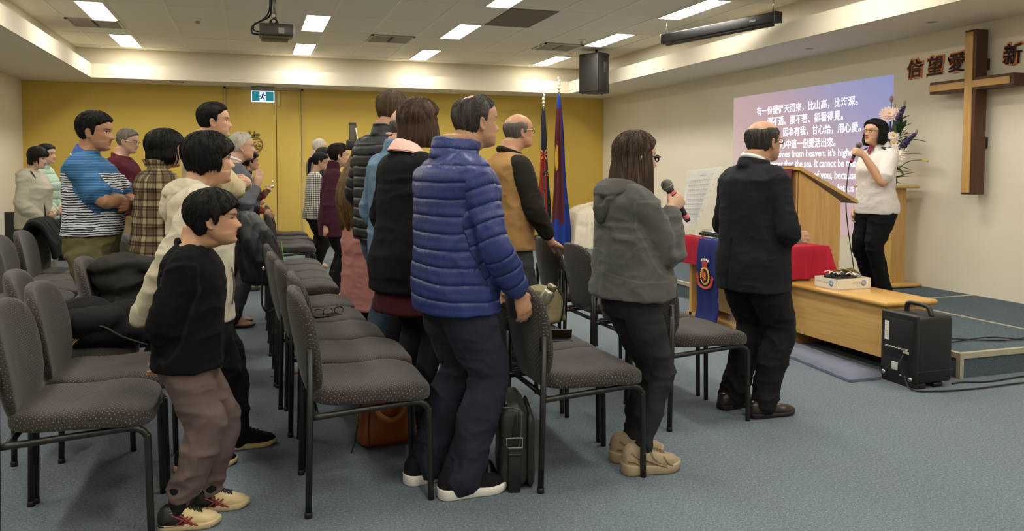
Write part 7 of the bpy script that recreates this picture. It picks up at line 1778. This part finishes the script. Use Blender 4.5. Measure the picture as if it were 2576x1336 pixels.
q = MB(); q.tube([(-.10, -.07, .005), (-.108, -.074, .1), (-.10, -.066, .2)], .003, 6, smooth_path=4); q.build('seam', plain('seam_dark', (60, 28, 14), .6), hb)
q = MB(); q.tube([(-.13, -.03, .22), (-.15, -.04, .17), (-.155, -.045, .11)], .004, 6); q.ell((-.152, -.045, .13), (.008, .008, .012), 8, 6); q.build('charm', plain('charm_gold', (150, 130, 90), .3, .8), hb); MB().tube([(-.155, -.045, .11), (-.17, -.06, .05), (-.19, -.07, .004)], .004, 6, smooth_path=4).build('tassel', M['black_plastic'], hb)
# olive tote with a steel bottle, on the chair behind the blue jacket
ot = empty('tote_bag', (1.50, 4.02, .475), radians(18)); tag(ot, 'olive canvas bag on the seat behind the chair back', 'bag')
q = MB(); bagbox(q, .085, .12, .20, .05, .22); mm = fuse(q, .009, 2); folds(mm, .014, 12); finish(mm, 'body', F_('olive_canvas', (132, 122, 92), .9), ot)
q = MB(); q.tube([(.03, -.12, .02), (.05, -.115, .13), (.02, -.09, .2)], .005, 6, smooth_path=4); q.build('piping', M['black_plastic'], ot)
bo = empty('steel_bottle', (1.475, 3.93, .61)); bo.rotation_euler = (radians(12), radians(28), 0); tag(bo, 'brushed steel water bottle leaning out of the olive bag', 'bottle')
STL = plain('brushed_steel', (172, 166, 148), .32, .85)
q = MB(); q.lathe([(0, -.05), (.032, -.05), (.034, -.045), (.034, .045), (.026, .062), (0, .062)]); q.build('body', STL, bo); q = MB(); q.lathe([(0, .06), (.024, .06), (.026, .066), (.026, .09), (.022, .094), (0, .094)]); q.build('cap', plain('steel_cap', (150, 140, 108), .3, .8), bo)
# items left on seats
gz = empty('spectacles', (.44, 4.60, .476), radians(20)); tag(gz, 'black spectacles lying on the seat in the middle row', 'glasses')
q = MB()
for s in (-1, 1): q.tube([(.028 * cos(a) * 1.0 + s * .034, .0, .02 + .02 * sin(a)) for a in [2 * pi * k / 16 for k in range(17)]], .0028, 6); q.tube([(s * .06, 0, .028), (s * .062, .06, .026), (s * .058, .12, .01)], .0025, 6, smooth_path=3)
q.build('frame', M['black_plastic'], gz)
ph = empty('phone', (.40, 4.545, .477), radians(12)); tag(ph, 'black phone lying on the seat beside the spectacles', 'phone')
MB().box((-.075, -.036, 0), (.075, .036, .009), .004).build('body', M['black_plastic'], ph); MB().box((-.068, -.032, .009), (.068, .032, .0095)).build('screen', plain('phone_glass', (26, 26, 30), .1), ph)
pw = empty('folding_phone_case', (1.40, 3.545, .477), radians(-15)); tag(pw, 'black phone case left on the seat next to the blue jacket man', 'phone case')
MB().box((-.07, -.038, 0), (.07, .038, .008), .003).build('back', M['black_plastic'], pw)
q = MB(); q.add([(-.07, .038, .006), (.07, .038, .006), (.07, .006, .05), (-.07, .006, .05), (-.07, .041, .008), (.07, .041, .008), (.07, .010, .052), (-.07, .010, .052)], [(0, 1, 2, 3), (4, 7, 6, 5), (0, 4, 5, 1), (1, 5, 6, 2), (2, 6, 7, 3), (3, 7, 4, 0)], False); q.build('flap', plain('case_brown', (60, 48, 40), .5), pw)
pu = empty('purse', (2.02, 4.20, .477), radians(-10)); tag(pu, 'small dark brown purse on the seat left of the girl in the hoodie', 'purse')
q = MB(); bagbox(q, .09, .05, .06, .02, .1); mm = fuse(q, .006, 2); folds(mm, .006, 14); finish(mm, 'body', nylon('brown_patent', (66, 40, 34), .3), pu)
q = MB(); q.ell((-.04, -.03, .075), (.05, .016, .022), 12, 8, Matrix.Rotation(.4, 3, 'Y')); q.ell((.05, -.03, .07), (.045, .016, .022), 12, 8, Matrix.Rotation(-.5, 3, 'Y')); q.ell((.005, -.038, .068), (.015, .014, .015), 10, 6); q.build('bow', plain('dusky_satin', (88, 58, 52), .35), pu)

# coats
WOOL = F_('black_wool', (22, 21, 21), .97, 260, .2, .4); CHAR = F_('charcoal_knit', (44, 42, 40), .95, 260)
def cloth_heap(name, label, loc, blobs, amp, seed, mat, cat='coat', vox=.011, scale=(7, 7, 9), rz=0.0):
    t = empty(name, loc, rz); q = MB()
    for (c, r, rot) in blobs: q.ell(c, r, 20, 12, Matrix.Rotation(rot, 3, 'Z'))
    mm = fuse(q, vox, 3); folds(mm, amp, seed, (), scale); tag(t, label, cat); finish(mm, 'cloth', mat, t); return t
def cloth_over(name, label, loc, path, half_w, thick, amp, seed, mat, rz=0.0, cat='coat', vox=.010, wob=.03):
    """garment hung over an edge: path in local xz, width along y"""
    t = empty(name, loc, rz); P = catmull([Vector((p[0], 0, p[1])) for p in path], 5); rr_ = random.Random(seed); rings = []
    for i, p in enumerate(P):
        tt = (P[min(i + 1, len(P) - 1)] - P[max(i - 1, 0)]).normalized(); nn = Vector((tt.z, 0, -tt.x)); w_ = half_w * (1 + wob * sin(i * .7 + seed)) ; ring = []
        for k in range(28):
            a = 2 * pi * k / 28; ring.append(p + Vector((0, 1, 0)) * w_ * math.copysign(abs(cos(a)) ** .6, cos(a)) + nn * thick * math.copysign(abs(sin(a)) ** .8, sin(a)))
        rings.append(ring)
    q = MB(); loft(q, rings); mm = fuse(q, vox, 2); folds(mm, amp, seed, (), (8, 13, 5)); tag(t, label, cat); finish(mm, 'cloth', mat, t); return t
hp_ = cloth_heap('coat', 'black wool coat heaped on the seat behind the boy', (-.66, 4.16, .48), [((0, 0, .06), (.24, .21, .08), 0), ((-.05, -.1, .12), (.16, .13, .06), .4), ((.1, .05, .11), (.16, .14, .07), -.3), ((.22, -.06, .03), (.12, .08, .035), .5), ((-.1, .12, .13), (.12, .12, .07), 0)], .028, 31, WOOL)
q = MB()
for (a, b_) in (((-.10, -.20, .06), (-.16, -.25, -.01)), ((-.09, -.20, .06), (-.13, -.26, -.01)), ((-.08, -.20, .06), (-.12, -.25, .0))): q.tube([a, Vector(a).lerp(Vector(b_), .5) + Vector((0, -.01, .01)), b_], .0025, 6, smooth_path=4)
q.build('fringe', plain('straw_cord', (190, 160, 110), .8), hp_)
q = MB(); q.tube([(-.15, -.2, .10), (.0, -.22, .12), (.1, -.21, .06), (.2, -.18, .01)], .004, 6, smooth_path=5); q.build('piping', plain('coat_piping', (70, 68, 64), .8), hp_)
cloth_heap('coat', 'charcoal coat bundled up high on the seat beside the plaid coat', (-.60, 4.70, .485), [((-.03, 0, .10), (.17, .17, .10), 0), ((-.06, -.02, .22), (.15, .15, .10), 0), ((-.09, -.04, .30), (.12, .12, .065), .3), ((.06, -.02, .30), (.13, .11, .05), -.3), ((.17, .0, .24), (.11, .10, .04), .2), ((.16, -.05, .14), (.10, .12, .09), 0)], .040, 33, CHAR, scale=(8, 8, 11))
cloth_over('coat', 'black coat draped over a chair back behind the grey jacket girl', (-1.63, 7.34, 0), [(-.09, .55), (-.075, .72), (-.02, .86), (.06, .85), (.13, .72), (.16, .60)], .30, .026, .030, 37, WOOL)
PAD = nylon('black_padded_nylon', (34, 35, 38), .40)
pc_ = empty('padded_coat', (.0, 5.36, 0)); tag(pc_, 'black padded coat hanging over chair backs behind the child in the cream hoodie', 'coat'); q = MB(); rings = []
for z, x, a, b_ in ((1.035, -.05, .03, .10), (1.02, -.045, .07, .14), (.97, -.02, .095, .16), (.88, .02, .115, .17), (.76, .045, .13, .18), (.66, .06, .135, .18), (.585, .065, .125, .17), (.57, .065, .08, .12)): rings.append(sring((x, 0, z), a, b_, 40, 2.6))
loft(q, rings); limb(q, [(-.06, -.15, .99), (.0, -.19, .84), (.07, -.20, .72), (.10, -.19, .60)], [.05, .055, .05, .045], 16, 5); mm = fuse(q, .009, 2); folds(mm, .024, 39, (), (13, 13, 6)); finish(mm, 'cloth', nylon('black_padded_nylon', (22, 23, 25), .55), pc_)
q = MB(); t_ = empty('bag_strap', (.13, 5.05, 0)); tag(t_, 'looped black bag strap hanging from the chair back', 'strap'); q.tube([(-.06, 0, .70), (-.075, .0, .50), (-.04, .0, .43), (.02, .0, .47), (.045, 0, .53)], .006, 8, smooth_path=6); q.build('strap', M['black_plastic'], t_); q = MB(); q.ell((-.06, -.005, .70), (.012, .006, .012), 10, 6); q.ell((.045, -.005, .535), (.009, .006, .009), 10, 6); q.build('ring', M['chrome'], t_)
sc_ = empty('scarf', (-.80, 6.82, 0)); tag(sc_, 'cream striped scarf looped over a chair back left of the plaid coat', 'scarf')
q = MB()
for k in range(4): q.tube([(.03 + .02 * k, -.20 + .03 * k, .79), (.02 + .02 * k, -.13 + .02 * k, .865 - .006 * k), (.03 + .02 * k, .0, .895 - .01 * k), (.03 + .02 * k, .12, .87 - .01 * k)], .017, 8, smooth_path=6)
q.build('cloth', F_('cream_wool', (206, 196, 172), .95), sc_)
tag(cloth_over('green_cloth', 'bit of bright green cloth hanging at a chair by the door', (.235, 6.9, 0), [(0, .70), (.01, .6), (.02, .5)], .04, .01, .006, 43, plain('green_cloth', (84, 150, 60), .8)), cat='cloth')
# low black cabinet by the yellow wall
cb = empty('low_cabinet', (-2.2, 12.9, 0)); tag(cb, 'low black cabinet against the yellow wall at the left', 'cabinet')
MB().box((-.75, -.25, .05), (.75, .25, .74), .01).build('body', M['black_metal'], cb); MB().box((-.78, -.28, .74), (.78, .27, .79), .012).build('top', M['black_plastic'], cb); MB().box((-.7, -.2, 0), (.7, .2, .05)).build('plinth', M['skirting'], cb)
for s in (-1, 1): MB().box((-.36 + s * .36 - .34, -.258, .09), (-.36 + s * .36 + .34 if s < 0 else .70, -.25, .70), .003).build('door', M['black_plastic'], cb)
# phone filming on a tripod
tp = empty('phone_tripod', (.80, 6.62, 0)); tag(tp, 'phone on a tripod with white cables above the long haired woman', 'tripod')
for k in range(3):
    a = 2 * pi * k / 3 + .5; MB().tube([(0, 0, .55), (.28 * cos(a), .28 * sin(a), .006)], .011, 8).build('leg', M['black_metal'], tp)
MB().tube([(0, 0, .5), (0, 0, 1.46)], .012, 10).build('pole', M['black_metal'], tp); MB().box((-.05, -.02, 1.46), (.045, .03, 1.545), .01).build('clamp', M['black_plastic'], tp)
MB().box((-.030, -.008, 1.53), (.030, .008, 1.685), .007).build('phone', M['black_plastic'], tp); MB().box((-.024, -.0095, 1.545), (.024, -.008, 1.66)).build('phone_back', plain('olive_case', (84, 80, 62), .4), tp)
MB().tube([(.024, -.012, 1.64), (.034, -.015, 1.57), (.045, -.018, 1.51), (.02, -.02, 1.47), (-.005, -.02, 1.43)], .005, 6, smooth_path=5).tube([(.045, -.018, 1.51), (.065, -.02, 1.47), (.085, -.02, 1.45)], .006, 6, smooth_path=4).build('cable', plain('white_cable', (232, 230, 222), .5), tp)
